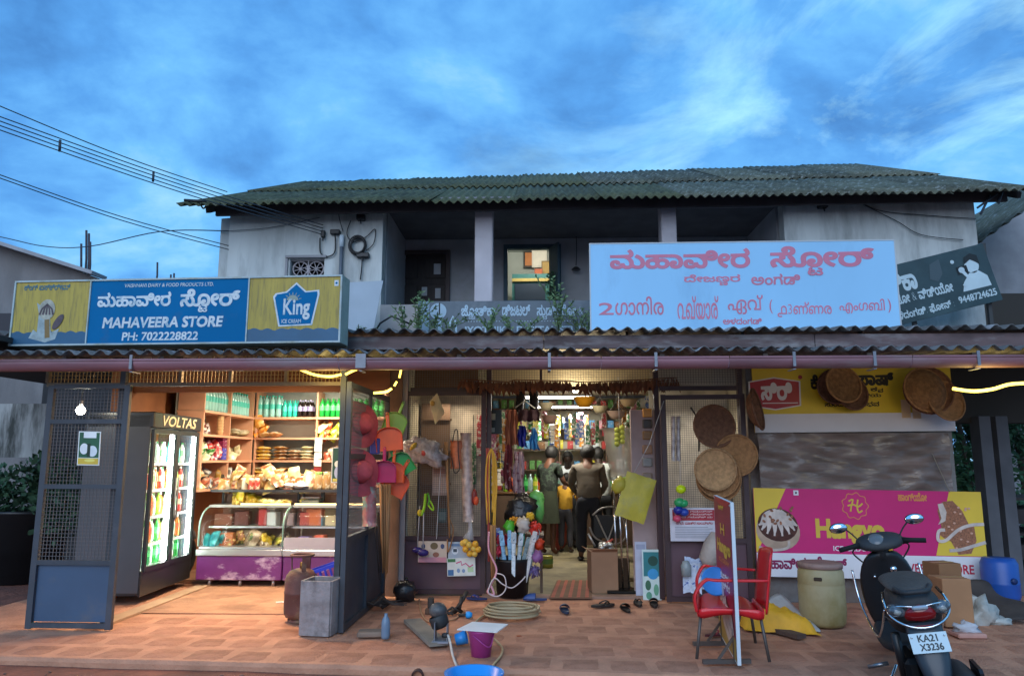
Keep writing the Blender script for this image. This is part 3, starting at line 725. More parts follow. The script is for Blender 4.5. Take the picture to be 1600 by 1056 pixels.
t = thing('hedge_bush', 'dark bushes beneath the stained white fence', 'bush', (-6.0, 9.75, -.1)); m = MB()
for k in range(8): leaves(m, (R.uniform(-1.0, .9), R.uniform(-.2, .2), R.uniform(.5, 1.45)), (.4, .3, .35), 520, .10, 300 + k)
m.build('foliage', foliage_dark, t)
# ================================================================== LEFT SHOP
steel_b = M('blue_grey_steel', (0.042, 0.050, 0.064), 0.5, var=0.2, vscale=4, dirt=(0.10, 0.10, 0.11), dscale=3, dlo=.55, dhi=.8)
sheet_b = M('blue_steel_sheet', (0.045, 0.085, 0.15), 0.5, var=0.15, vscale=2, dirt=(0.10, 0.11, 0.13), dscale=3, dlo=.55, dhi=.8)
wire_m = M('galvanised_wire', (0.11, 0.11, 0.12), 0.6, 0.3)
wire_y = M('yellow_lattice', (0.34, 0.22, 0.07), 0.6)  # yellow is set evenly in the wire colour
def grid(m, w, h, s, t, o=(0, 0, 0), mi=0, y=0.0):
 """welded wire net in the XZ plane, lower left corner at o"""
 n = int(w / s); k = int(h / s)
 for i in range(1, n + 1):
  x = o[0] + w * i / (n + 1); m.box((x, o[1] + y, o[2] + h / 2), (t, t, h), mi=mi)
 for j in range(1, k + 1):
  z = o[2] + h * j / (k + 1); m.box((o[0] + w / 2, o[1] + y + t, z), (w, t, t), mi=mi)
def frame_rect(m, w, h, t, d, o=(0, 0, 0)):
 m.box((o[0] + t / 2, o[1], o[2] + h / 2), (t, d, h)); m.box((o[0] + w - t / 2, o[1], o[2] + h / 2), (t, d, h))
 m.box((o[0] + w / 2, o[1], o[2] + t / 2), (w - 2 * t, d, t)); m.box((o[0] + w / 2, o[1], o[2] + h - t / 2), (w - 2 * t, d, t))
def paper(name, label, cat, frame, w, h, base, prints, parent=None):
 """a sheet with flat print; prints: list of (outline, colour)"""
 o, r, u = frame; t = thing(name, label, cat, (0, 0, 0)) if parent is None else parent
 MB().prism(rect(0, 0, w, h), frame, .003).build('sheet', C(base, .5), t, world=True)
 for k, (pts, c) in enumerate(prints): flat(frame, pts, C(c, .5), t, lift=.001 + .0006 * k, world=True)
 return t
# ---- left grille gate leaf
a = G(40, 983); b_ = G(174, 985); top = P(63, 604, a.y)
gw = (b_ - a).length; gh = top.z; ang = atan2(b_.y - a.y, b_.x - a.x)
gate = thing('grille_gate', 'blue grey steel gate leaf with wire mesh, a blue sheet foot and a green poster', 'gate', (a.x, a.y, 0.0), ang)
zs = [0.0, (983 - 882), (983 - 765), (983 - 662), 983 - 605]; zs = [z / (983 - 605) * gh for z in zs]; ft = .055
m = MB(); m.box((ft / 2, 0, gh / 2 + .01), (ft, .04, gh)); m.box((gw - ft / 2, 0, gh / 2 + .01), (ft, .04, gh)); m.build('frame', steel_b, gate)
for z in zs: MB().box((gw / 2, 0, z + (.04 if z < .1 else 0)), (gw - 2 * ft, .038, .042)).build('crossbar', steel_b, gate)
MB().box((gw / 2, .012, (zs[0] + zs[1]) / 2 + .03), (gw - 2 * ft - .004, .006, zs[1] - .08)).build('foot_sheet', sheet_b, gate)
for i in (1, 2, 3):
 m = MB(); grid(m, gw - 2 * ft, zs[i + 1] - zs[i] - .042, .034, .0045, (ft, 0, zs[i] + .021)); m.build('wire_mesh', wire_m, gate)
fr = (gate.location + Vector((gw * .44, -.035, zs[3] - .40)), Vector((1, 0, -.02)), Vector((-.03, 0, 1)))
paper('ice_cream_poster', 'small green and white product poster tied to the mesh of the left gate', 'poster', fr, .21, .31, '#e6e9e4',
      [(rect(.01, .07, .2, .30), '#1f5a3c'), (rect(.05, .25, .17, .30), '#eef0ee'), (ell(.06, .15, .04, .05), '#f4f4f4'), (ell(.14, .13, .045, .05), '#dfe6ea'), (rect(.09, .08, .12, .2), '#14301f'), (rect(.01, .01, .2, .065), '#d8b63c'), (ell(.12, .045, .05, .014), '#f0e070')])
# ---- transom lattice and posts of the enclosure
enc = thing('shop_enclosure', 'yellow lit steel post and lattice band over the left shop entrance', 'frame', (-3.2, 6.9, 0))
TZ0 = P(400, 600, 6.95).z; TZ1 = 2.56
xsn = [P(75, 600, 6.95).x, P(193, 600, 6.95).x, P(282, 600, 6.95).x, P(360, 600, 6.95).x, P(447, 600, 6.95).x, P(540, 600, 6.95).x]
tan_steel = M('tan_painted_steel', (0.20, 0.15, 0.09), .6, var=.2, dirt=(.10, .08, .06), dscale=3)
m = MB(); m.box(((xsn[0] + xsn[-1]) / 2, 6.95, TZ0), (xsn[-1] - xsn[0], .04, .035)); m.box(((xsn[0] + xsn[-1]) / 2, 6.95, TZ1), (xsn[-1] - xsn[0], .04, .035)); m.build('rail', tan_steel, enc, world=True)
for x in xsn[:-1]: MB().box((x, 6.95, (TZ0 + TZ1) / 2), (.03, .045, TZ1 - TZ0 - .036)).build('mullion', tan_steel, enc, world=True)
for i in range(5):
 m = MB(); grid(m, xsn[i + 1] - xsn[i] - .03, TZ1 - TZ0 - .035, .036, .006, (xsn[i] + .015, 6.955, TZ0 + .018)); m.build('lattice', wire_y, enc, world=True)
for x in (xsn[1] + .015, xsn[-1] - .01): MB().box((x, 6.93, 1.27), (.05, .05, 2.54)).build('post', steel_b, enc, world=True)
# ---- folded gate leaf running inwards at the right side of the shop
a = G(532, 990); b_ = G(598, 934); L = (b_ - a).length; ang = atan2(b_.y - a.y, b_.x - a.x)
g2 = thing('inner_gate', 'blue grey steel gate leaf folded inwards beside the grey trough', 'gate', (a.x, a.y, .01), ang); H2 = 2.2
m = MB(); m.box((.03, 0, H2 / 2), (.06, .045, H2)); m.box((L - .03, 0, H2 / 2), (.06, .045, H2)); m.box((L * .5, 0, H2 / 2), (.03, .04, H2 - .1)); m.build('frame', steel_b, g2)
for z in (.03, .78, 1.52, H2 - .03): MB().box((L / 2, 0, z), (L - .12, .046, .05)).build('crossbar', steel_b, g2)
MB().box((L / 2, .01, .405), (L - .12, .006, .70)).build('foot_sheet', M('dark_blue_sheet', (.04, .055, .08), .45, var=.2, dirt=(.08, .08, .09), dscale=3), g2)
for z0, z1 in ((.80, 1.5), (1.54, H2 - .05)):
 m = MB(); grid(m, L - .12, z1 - z0, .036, .004, (.06, 0, z0)); m.build('wire_mesh', wire_m, g2)
# ---- drinks cooler
blackm = M('cooler_black', (0.018, 0.022, 0.028), .35, var=.1); side_m = M('cooler_grey', (0.055, 0.066, 0.085), .5, var=.08)
CL, CD, CH = 1.32, .68, 2.02
cool = thing('drinks_cooler', 'tall two door glass drinks cooler lit white inside, black header over it', 'fridge', (-4.20, 7.98, .0), radians(93.5))
def cb(name, mat, c, d, parent=cool, bev=0.0): return MB().box(c, d, bev=bev).build(name, mat, parent)
cb('side_panel', side_m, (.015, CD / 2, CH / 2 + .04), (.03, CD, CH - .16)); cb('side_panel', side_m, (CL - .015, CD / 2, CH / 2 + .04), (.03, CD, CH - .16))
cb('back_panel', M('cooler_liner', (.75, .8, .78), .4), (CL / 2, CD - .02, CH / 2 + .05), (CL - .062, .03, CH - .2))
cb('base', blackm, (CL / 2, CD / 2 + .004, .20), (CL - .062, CD, .22)); cb('kick_grille', blackm, (CL / 2, -.012, .21), (CL, .02, .26), bev=.006)
hd = cb('header', blackm, (CL / 2, CD / 2 - .02, CH - .09), (CL, CD + .04, .17), bev=.01)
liner = MATS['cooler_liner']
cb('ceiling_liner', liner, (CL / 2, CD / 2, CH - .19), (CL - .062, CD - .06, .02)); cb('floor_liner', liner, (CL / 2, CD / 2, .325), (CL - .062, CD - .06, .02))
glass = M('clear_glass', (.95, 1, .98), .03, trans=1.0, spec=.4, alpha=.18)
for k in (0, 1):
 x0 = .03 + k * (CL - .06) / 2; w = (CL - .06) / 2
 m = MB(); fw = .045
 m.box((x0 + fw / 2, -.02, 1.08), (fw, .035, 1.5)); m.box((x0 + w - fw / 2, -.02, 1.08), (fw, .035, 1.5)); m.box((x0 + w / 2, -.02, .35), (w - 2 * fw, .035, .05)); m.box((x0 + w / 2, -.02, 1.81), (w - 2 * fw, .035, .05))
 d = m.build('door', blackm, cool)
 MB().box((x0 + w / 2, -.018, 1.08), (w - 2 * fw, .006, 1.41)).build('glass', glass, d)
 MB().tube([(x0 + (w - .03 if k == 0 else .03), -.06, .85), (x0 + (w - .03 if k == 0 else .03), -.06, 1.3)], .009, 6).build('handle', M('grey_plastic', (.2, .2, .22), .4), d)
led = M('cooler_tube_light', (1, 1, 1), .5, emit=(.88, 1.0, .94), estr=30.0)
for x in (.06, CL / 2 - .035, CL / 2 + .035, CL - .06): MB().box((x, .03, 1.08), (.022, .022, 1.4)).build('light_tube', led, cool)
for z in (.58, .87, 1.16, 1.45):
 m = MB()
 for q in range(22): m.box((.05 + (CL - .1) * q / 21, .31, z), (.006, .5, .006))
 m.box((CL / 2, .06, z), (CL - .07, .006, .03)); m.build('rack', M('white_wire', (.7, .72, .72), .4), cool)
lampl('cooler_glow', (0, 0, 0), 40, (.88, 1.0, .95), .3, 'AREA', sy=1.2, rot=(radians(90), 0, 0)).parent = cool
bpy.data.objects['cooler_glow'].location = (CL / 2, CD - .06, 1.1)
fr = (cool.matrix_world @ Vector((0, 0, 0)), Vector((1, 0, 0)), Vector((0, 0, 1)))
lettering('VOLTAS', (Vector((0.2, -.042, CH - .15)), Vector((1, 0, 0)), Vector((0, 0, 1))), (0, 0, .95, .12), M('gold_print', (.75, .58, .32), .4), hd, bold=.02, slant=.2, keep=False)
def bottle_mesh(name, prof, col, cap, rough=.15, label=None, n=9):
 m = MB(); m.lathe([(0.001, 0)] + prof, n=n, mi=0)
 r0, z0 = prof[-1]; m.lathe([(r0 * 1.15, z0 - .004), (r0 * 1.2, z0 + .018), (0.001, z0 + .02)], n=n, mi=1)
 mats = [C(col, rough), C(cap, .4)]
 if label:
  zz = max(p[1] for p in prof) * .52; rr = max(p[0] for p in prof) * 1.02; m.lathe([(rr, zz - .035), (rr, zz + .035)], n=n, mi=2); mats.append(C(label, .5))
 me = bpy.data.meshes.new(name); me.from_pydata(m.v, [], m.f)
 for q in mats: me.materials.append(q)
 me.polygons.foreach_set('material_index', m.m); me.polygons.foreach_set('use_smooth', m.sm); return me
pet = [(.033, .002), (.036, .03), (.034, .09), (.036, .16), (.03, .19), (.013, .225), (.012, .24)]
petL = [(r_ * 1.25, z_ * 1.28) for r_, z_ in pet]
B = {}
for k, (c, cap, lb, pr) in dict(water=('#8fc4bd', '#2fb4a0', '#4fc0b0', pet), clear=('#a8c4c4', '#e0eeee', None, pet), aqua=('#2fb9a4', '#1f9c8c', '#56d6c0', pet), green=('#158a35', '#0f6a28', '#57d070', pet), cola=('#1c1210', '#a8a4c8', '#9d93bb', pet),
  waterL=('#93c6be', '#2fb4a0', '#3fb8a6', petL), orange=('#e0752a', '#e0e0e0', '#d84020', pet), lime=('#8fc43a', '#3f8f2a', '#e7dc4a', pet), red=('#a82420', '#d0c0b0', '#d8c8b0', pet), milk=('#dfe4d8', '#3a9a5a', '#8cc49a', pet)).items():
 B[k] = bottle_mesh('bottle', pr, c, cap, label=lb)
def put(me, name, label, cat, loc, group, rz=0, sc=1.0, rot=None):
 o = bpy.data.objects.new(name, me); COL.objects.link(o); o.location = loc; o.rotation_euler = rot or (0, 0, rz); o.scale = (sc, sc, sc) if not isinstance(sc, tuple) else sc
 return tag(o, label, cat, group)
ca, sa = cos(radians(93.5)), sin(radians(93.5))
def cw(x, y, z): return (-4.20 + x * ca - y * sa, 7.98 + x * sa + y * ca, z)
for lv, (z, kinds, lab) in enumerate(((.345, ['green', 'green', 'water', 'milk'], 'bottle on the floor of the lit drinks cooler'), (.59, ['green', 'orange', 'lime', 'milk'], 'bottle on the lowest rack of the lit drinks cooler'), (.88, ['lime', 'red', 'orange', 'milk'], 'bottle on the second rack of the lit drinks cooler'),
  (1.17, ['lime', 'red', 'milk', 'orange'], 'bottle on the third rack of the lit drinks cooler'), (1.46, ['aqua', 'milk', 'clear', 'milk'], 'bottle on the top rack of the lit drinks cooler'))):
 for q in range(13):
  kk = kinds[(q * 7 + lv) // 5 % 4]; put(B[kk], 'drink_bottle', lab, 'bottle', cw(.09 + q * .094, .14 + .02 * (q % 2), z), 'bottles in the drinks cooler, level %d' % lv, sc=.95 if lv else 1.0)
# ---- wooden wall shelves
ply = M('peach_ply_edge', (0.62, 0.32, 0.19), .6, var=.12); shb = M('shelf_back', (.30, .32, .29), .8, var=.15)
SZ = [1.13, 1.49, 1.82, 2.12, 2.50]
Yb = 11.0; X1 = P(398, 700, Yb).x; X2 = P(493, 700, Yb).x; X3 = P(600, 700, Yb).x
sh = thing('wall_shelves', 'peach edged wooden wall shelves packed with snacks and bottles behind the counter', 'shelf', (-3.2, Yb, 0));
def sp(name, mat, c, d): return MB().box(c, d).build(name, mat, sh, world=True)
LX = -4.22
for z in SZ[:4]:
 sp('board', ply, ((LX + X3) / 2, Yb + .18, z - .011), (X3 - LX, .36, .03)); sp('board', ply, (LX - .18, (9.32 + Yb) / 2, z - .012), (.36, Yb - 9.32, .03))
for x in (X1 - .004, X2, X3): sp('upright', ply, (x, Yb + .175, (SZ[0] + SZ[3]) / 2), (.022, .34, SZ[3] - SZ[0] - .04)); sp('upright', ply, (x, Yb + .175, (SZ[3] + SZ[4]) / 2 + .006), (.022, .34, SZ[4] - SZ[3]))
for y in (9.33, 10.15, Yb - .03): sp('upright', ply, (LX - .175, y, (SZ[0] + SZ[3]) / 2), (.34, .022, SZ[3] - SZ[0] - .04)); sp('upright', ply, (LX - .175, y, (SZ[3] + SZ[4]) / 2 + .006), (.34, .022, SZ[4] - SZ[3]))
sp('back_board', shb, ((LX + X3) / 2, Yb + .37, 1.8), (X3 - LX, .02, 1.45)); sp('back_board', shb, (LX - .37, 10.15, 1.8), (.02, 1.66, 1.45))
zt = SZ[3] + .006
for q in range(17):
 for rr in (0, 1): put(B['waterL'], 'water_bottle', 'aqua capped water bottle in the %s row on the top shelf over the cooler side' % ('front' if rr == 0 else 'back'), 'bottle', (LX - .09 - rr * .13, 9.42 + q * .092, zt), 'water bottles along the top shelf', rz=q)
x = LX + .05; q = 0
while x < X2 - .05:
 kk = 'waterL' if x < -3.85 else ('aqua' if x < -3.62 else ('clear' if x < X2 - .28 else 'cola'))
 lab = {'waterL': 'aqua capped water bottle on the top shelf near the corner', 'aqua': 'small bright aqua bottle in the middle of the top shelf', 'clear': 'small clear bottle on the top shelf between the aqua and the dark ones', 'cola': 'dark cola bottle on the top shelf beside the upright'}[kk]
 for rr in (0, 1): put(B[kk], 'water_bottle' if kk != 'cola' else 'cola_bottle', lab + (', front row' if rr == 0 else ', back row'), 'bottle', (x, Yb + .07 + rr * .12, zt), {'waterL': 'water bottles along the top shelf'}.get(kk, 'small %s bottles on the top shelf' % kk), rz=x)
 x += .094 if kk == 'waterL' else .077
x = X2 + .055
while x < X3 - .04:
 for rr in (0, 1): put(B['green'], 'soda_bottle', 'bright green soda bottle in the %s row at the right end of the top shelf' % ('front' if rr == 0 else 'back'), 'bottle', (x, Yb + .07 + rr * .12, zt), 'green soda bottles on the top shelf', sc=1.08)
 x += .082
def packet_mesh(seed, w=.15, h=.20, t=.035):
 m = MB(); n = 5; vs = []
 for s in (1, -1):
  for j in range(n + 1):
   for i in range(n + 1):
    u, v = i / n * 2 - 1, j / n * 2 - 1
    e = max(0, 1 - u * u) ** .5 * max(0, 1 - v * v) ** .5
    z = s * t * (e ** .7) + .012 * noise.noise(Vector((u * 1.7, v * 1.7, seed * 4.0 + s)))
    vs.append((u * w / 2 * (1 - .08 * abs(v)), v * h / 2, z if e > 0 else .006 * noise.noise(Vector((u * 3, v * 3, seed)))))
 k = (n + 1) ** 2
 fs = [(j * (n + 1) + i, j * (n + 1) + i + 1, (j + 1) * (n + 1) + i + 1, (j + 1) * (n + 1) + i) for j in range(n) for i in range(n)]
 fs += [tuple(q + k for q in f[::-1]) for f in fs]; m.add(vs, fs, 0, True); return m
PK = {}
def packet(colr, seed, rough=.3, second=None):
 key = (colr, seed)
 if key not in PK:
  m = packet_mesh(seed); me = bpy.data.meshes.new('packet'); me.from_pydata(m.v, [], m.f)
  me.materials.append(M('film_%s' % colr[1:], colr, rough, var=.35, vscale=14, dirt=second or '#cfc3ae', dscale=11, dlo=.52, dhi=.62)); me.polygons.foreach_set('use_smooth', m.sm); PK[key] = me
 return PK[key]
def heap(n, c, ext, cols, label, group, name='snack_packet', flat_=False, cat='packet', sc=1.0, second=None, seed=0):
 rr = random.Random(seed + n)
 for i in range(n):
  x = c[0] + rr.uniform(-1, 1) * ext[0] / 2; y = c[1] + rr.uniform(-1, 1) * ext[1] / 2
  env = 1 - (2 * (x - c[0]) / max(ext[0], .01)) ** 2 * .6
  z = c[2] + .03 + rr.random() * ext[2] * env
  rot = (rr.uniform(-.15, .15) + (0 if flat_ else rr.uniform(.6, 1.5)), rr.uniform(-.2, .2) if flat_ else rr.uniform(-.6, .6), rr.uniform(-.3, .3) if flat_ else rr.uniform(-1, 1))
  cc = rr.choice(cols); lb = label + (', ' + cname(cc) + ' one' if len({cname(q) for q in cols}) > 1 else ''); put(packet(cc, i % 3, second=second), name, lb, cat, (x, y, z), group + (' ' + cname(cc) if lb != label else ''), rot=rot, sc=sc * rr.uniform(.8, 1.15))
def stackp(x, y, z, n, cols, label, group, w=1.0, step=.042, seed=1):
 rr = random.Random(seed)
 for i in range(n): put(packet(rr.choice(cols), i % 3), 'snack_packet', label + (', lowest' if i == 0 else ', topmost' if i == n - 1 else ''), 'packet', (x + rr.uniform(-.012, .012), y, z + .03 + i * step), group, rot=(rr.uniform(-.1, .1), rr.uniform(-.06, .06), rr.uniform(-.2, .2)), sc=(w * 1.25, .9, .8))
tanp = ['#b98a4c', '#a8743a', '#c9a468', '#8a5a30']; golds = ['#c99a30', '#d8b050', '#b07a24']; pale = ['#c8bd98', '#b9ac80', '#d6cca8']
for i, (px, n, cs, lab) in enumerate(((413, 4, golds, 'loose golden snack packets piled at the left of the third shelf'), (440, 4, tanp, 'flat stack of tan snack packets in the middle of the third shelf'), (462, 3, ['#8a6048', '#a07a58'], 'flat stack of brown snack packets on the third shelf'), (482, 4, pale, 'flat stack of pale snack packets beside the upright on the third shelf'))):
 stackp(P(px, 700, Yb + .12).x, Yb + .12, SZ[1], n, cs, lab, 'packet stack %d on the third shelf' % (i + 1), w=1.15, seed=i, step=.05)
for i, (px, n, cs, lab) in enumerate(((410, 6, pale + golds, 'pale and golden packets heaped at the left of the second lowest shelf'), (440, 6, tanp, 'brown and tan packets stacked high in the middle of the second lowest shelf'), (465, 4, golds, 'golden packets stacked low beside the tall brown stack'))):
 stackp(P(px, 740, Yb + .12).x, Yb + .12, SZ[0] - .02, n, cs, lab, 'packet stack %d on the low shelf' % (i + 1), w=1.3, seed=i + 9, step=.045)
heap(10, (P(380, 660, Yb).x - .03, Yb - .2, SZ[2]), (.3, .2, .10), pale, 'cream coloured packets on the upper corner shelf', 'cream packets on the upper corner shelf', flat_=True)
heap(9, (P(397, 665, Yb).x + .03, Yb + .08, SZ[2]), (.16, .1, .26), ['#d9832a', '#e09a40'], 'orange snack packet spilling from the upper corner shelf', 'orange packets on the upper corner shelf', second='#f0c070')
heap(4, (P(418, 665, Yb).x + .03, Yb + .08, SZ[2]), (.26, .1, .04), ['#c99058', '#d9a868'], 'small tan packet lying on the empty looking upper shelf', 'tan packets on the empty upper shelf', flat_=True)
heap(5, (P(507, 665, Yb).x, Yb + .1, SZ[2]), (.22, .1, .16), ['#b8d040', '#c05030', '#d8c8a0'], 'lime and red packet on the upper shelf at the right', 'lime and red packets on the upper right shelf', second='#e8f0a0')
heap(5, (P(525, 665, Yb).x, Yb + .1, SZ[2]), (.12, .1, .12), ['#c8d838', '#a8c030'], 'yellow green packet beside the lime and red packets', 'yellow green packets on the upper right shelf', second='#e8f0a0')
heap(8, (P(515, 700, Yb).x + .08, Yb + .1, SZ[1]), (.3, .1, .12), ['#b85a40', '#a88868', '#c8a888'], 'small red and tan packet on the third shelf at the right', 'small packets on the third right shelf', sc=.7)
heap(10, (LX - .12, 9.62, SZ[2]), (.16, .4, .10), ['#5a2820', '#e8e0d8', '#803028'], 'small red and white packet on the upper left shelf', 'red and white packets on the upper left shelf', sc=.7, second='#f0e8e0')
for k in range(5): box = MB().box((0, 0, 0), (.12, .10, .055), bev=.006)
cup = MB(); cup.lathe([(.001, 0), (.035, 0), (.045, .05), (.048, .055), (.001, .056)], n=10); cm = bpy.data.meshes.new('cup'); cm.from_pydata(cup.v, [], cup.f); cm.materials.append(C('#dcb888', .5)); cm.polygons.foreach_set('use_smooth', cup.sm)
for k in range(6): put(cm, 'paper_cup', 'cream cup in the tall cup stack on the upper left shelf', 'cup', (LX - .08, 10.0, SZ[2] + .01 + k * .04), 'stacked cream cups')
heap(18, (LX - .13, 9.55, SZ[1]), (.2, .34, .2), ['#2f7a34', '#4aa048', '#c8d0a8'], 'green foil packet in the heap on the left shelf', 'green packets on the left shelf', sc=.75, second='#e0e8d0')
heap(20, (LX - .13, 9.85, SZ[1]), (.2, .3, .22), ['#a02030', '#c83838', '#5a2a70'], 'red foil packet in the heap on the left shelf', 'red packets on the left shelf', sc=.75, second='#e8c8c0')
bxm = MB(); bxm.box((0, 0, 0), (.14, .10, .05), bev=.005)
def boxmesh(col, d=(.14, .1, .05)):
 m = MB().box((0, 0, 0), d, bev=.004); me = bpy.data.meshes.new('carton'); me.from_pydata(m.v, [], m.f); me.materials.append(C(col, .5, dirt='#e0dcd0', dscale=14.0, dlo=.6, dhi=.66)); return me
for k in range(6): put(boxmesh('#7a1f48' if k > 2 else '#4a48a8'), 'sweet_box', 'small carton in the %s stack beside the red packets' % ('maroon upper' if k > 2 else 'violet lower'), 'box', (LX - .08, 10.08, SZ[1] + .035 + k * .052), 'small cartons stacked on the left shelf ' + ('top' if k > 2 else 'bottom'), rz=1.57)
heap(16, (LX - .13, 10.45, SZ[1]), (.2, .5, .18), pale + ['#c8c0a0'], 'pale nut packet on the corner shelf', 'pale nut packets on the corner shelf', sc=.8)
heap(26, (LX - .12, 10.05, SZ[0]), (.24, 1.3, .2), ['#4a4038', '#b08850', '#c9a050', '#708090', '#a86048'], 'mixed snack packet on the lowest left shelf', 'mixed packets on the lowest left shelf', sc=.9)
st = thing('sachet_strip', 'hanging strip of white and red sachets on the shelf upright', 'sachet strip', (X2 + .05, Yb - .03, 1.30))
for k in range(5): MB().prism(rect(-.055, k * .105, .055, k * .105 + .1), ((0, -.01 * (k % 2), 0), (1, 0, .06 * (-1) ** k), (0, 0, 1)), .012).build('sachet', C('#d8e4e0' if k else '#a03028', .4, dirt='#b04030', dscale=9.0, dlo=.58, dhi=.62), st)
fr = (P(517, 770, 9.7), Vector((1, 0, 0)), Vector((0, 0, 1)))
fr = (P(517, 754, 9.0), Vector((1, 0, 0)), Vector((0, 0, 1)))
paper('milk_poster', 'tall dark green poster with white figures hung beside the shelves', 'poster', fr, .15, .42, '#d0dce0', [(rect(.012, .012, .138, .408), '#174a42'), (ell(.07, .22, .035, .04), '#dfe8e8'), (ell(.075, .12, .04, .07), '#a8b8e0'), (rect(.02, .015, .13, .05), '#c8c060'), (ell(.1, .36, .025, .03), '#e8f0f0')])
# ---- display counters
steel = M('brushed_steel', (.55, .55, .56), .3, .8, var=.1, stretch=(.3, 3, 3)); darks = M('counter_black', (.03, .03, .032), .35)
purple = M('purple_plinth', (.16, .03, .19), .35, var=.15, dirt=(.62, .48, .64), dscale=2.3, dlo=.56, dhi=.66, stretch=(1, 1, 1.6))
def counter(xa, xb, y0, label, name, second):
 t = thing(name, label, 'counter', ((xa + xb) / 2, y0 + .35, 0)); w = xb - xa; m_ = (xa + xb) / 2
 def q(nm, mat, c, d, **k): return MB().box(c, d, **k).build(nm, mat, t, world=True)
 for x in (xa + .15, m_, xb - .12):
  m = MB(); m.lathe([(.001, 0), (.022, 0), (.022, .05), (.012, .07), (.001, .07)], (x, y0 + .08, .006), 8); m.build('foot', steel, t, world=True)
 q('plinth', purple if not second else purple, (m_, y0 + .36, .22), (w - .01, .7, .28), bev=.01)
 q('sill', steel, (m_, y0 + .35, .40), (w, .74, .075), bev=.008)
 if second: q('apron', M('pale_apron', (.42, .40, .46), .5, var=.1), (m_, y0 + .003, .51), (w - .02, .012, .14))
 q('deck', steel, (m_, y0 + .36, .452), (w - .03, .66, .02))
 q('back_panel', M('counter_back', (.30, .16, .10), .6, var=.2), (m_, y0 + .70, .74), (w - .02, .02, .64))
 q('inner_shelf', M('glass_shelf', (.6, .7, .68), .1, alpha=.55), (m_, y0 + .42, .68), (w - .08, .4, .012)); q('shelf_lip', steel, (m_, y0 + .22, .68), (w - .08, .012, .02))
 q('lid', M('counter_lid', (.35, .36, .36), .25), (m_, y0 + .48, .93), (w - .02, .44, .03))
 # curved glass
 m = MB(); n = 8; pr = [(y0 + .02, .47 if not second else .58)] + [(y0 + .02 + .28 * (1 - cos(a * pi / 2 / n)), .70 + .22 * sin(a * pi / 2 / n)) for a in range(n + 1)]
 vs = [(x, y, z) for y, z in pr for x in (xa + .02, xb - .02)]; m.add(vs, [(2 * i, 2 * i + 1, 2 * i + 3, 2 * i + 2) for i in range(len(pr) - 1)], 0, True); m.build('curved_glass', glass, t, world=True)
 for x in (xa + .012, xb - .012):
  m = MB(); m.tube([(x, y, z) for y, z in pr], .011, 6); m.build('glass_edge', darks if second else M('greenish_edge', (.25, .42, .36), .3), t, world=True)
 for x in (xa + .03, xb - .03): q('post', darks, (x, y0 + .62, 1.02), (.025, .025, .17))
 q('top_shelf', darks, (m_, y0 + .50, 1.115), (w, .42, .03))
 return t
c0 = -4.12; c1 = P(446, 850, 9.2).x; c2 = -1.86
counter(c0, c1 - .005, 9.12, 'long glass fronted display counter with purple plinth and curved glass', 'display_counter', False)
counter(c1 + .005, c2, 9.10, 'short glass display counter with black framed curved glass beside the cylinder', 'display_counter', True)
warm_strip = M('warm_led_strip', (1, .8, .4), .5, emit=(1.0, .62, .22), estr=3.5)
for xa, xb in ((c1 - .65, c1 - .03), (c1 + .03, c2 - .05)):
 o = MB().box(((xa + xb) / 2, 9.40, .955), (xb - xa, .03, .014)).build('led_strip', warm_strip); tag(o, 'warm light strip on the %s display counter' % ('long' if xa < c1 - .1 else 'short'), 'light')
heap(24, (-3.55, 9.45, .46), (.8, .3, .10), ['#8a8a28', '#c8b030', '#3f5a28', '#5a8aa0', '#7a4a28'], 'mixed green and yellow packet on the floor of the long counter', 'packets on the floor of the long counter', sc=.65, second='#d8d080')
heap(6, (-4.0, 9.35, .46), (.2, .2, .12), ['#1f7a88', '#2a98a0'], 'teal plastic bag stuffed in the corner of the long counter', 'teal bags in the long counter', second='#60c0c8')
heap(9, (c1 - .32, 9.4, .45), (.45, .22, .10), ['#6a5a48', '#8a7860', '#a89880'], 'brown wrapped bundle on the floor of the long counter by the black frame', 'brown bundles in the long counter', second='#c8c0a8')
for k, (x, w, h, col, z) in enumerate(((-3.95, .22, .14, '#7a4028', .69), (-3.72, .18, .17, '#5a2a1e', .69), (-3.45, .10, .20, '#a83030', .69), (-3.33, .12, .16, '#c8d4d8', .69), (-3.12, .14, .15, '#9a8a8c', .69), (-2.98, .10, .17, '#1c1a18', .69), (-2.95, .04, .1, '#c0c030', .69), (-2.8, .2, .2, '#c06a40', .69), (c1 + .14, .12, .16, '#a85048', .69), (c1 + .30, .16, .1, '#6a94b4', .69), (c1 + .48, .14, .12, '#c8bc98', .69), (c1 + .18, .14, .1, '#7a6aa8', .465), (c1 + .38, .12, .12, '#c8604a', .465), (c1 + .52, .18, .08, '#c8c038', .465), (-3.85, .16, .15, '#b06840', .46), (-3.1, .2, .06, '#c8ccd0', .46))):
 nm = ['brown', 'dark brown', 'narrow red', 'pale blue', 'grey', 'black', 'small yellow', 'wide orange', 'dull red', 'blue', 'cream', 'violet', 'salmon', 'flat yellow', 'orange brown', 'white'][k]
 wh = 'long counter' if x < c1 else 'short counter'
 put(boxmesh(col, (w, .12, h)), 'carton', '%s carton on the %s of the %s' % (nm, 'glass shelf' if z > .6 else 'floor', wh), 'box', (x, 9.5 if z > .6 else 9.38, z + h / 2), None, rz=R.uniform(-.2, .2))
heap(12, (-3.72, 9.52, .945), (.30, .15, .12), ['#b8a020', '#d0bc30', '#8a7418'], 'banana yellow packet in the heap on top of the long counter', 'yellow packets on the long counter', sc=.7, second='#e8dc80')
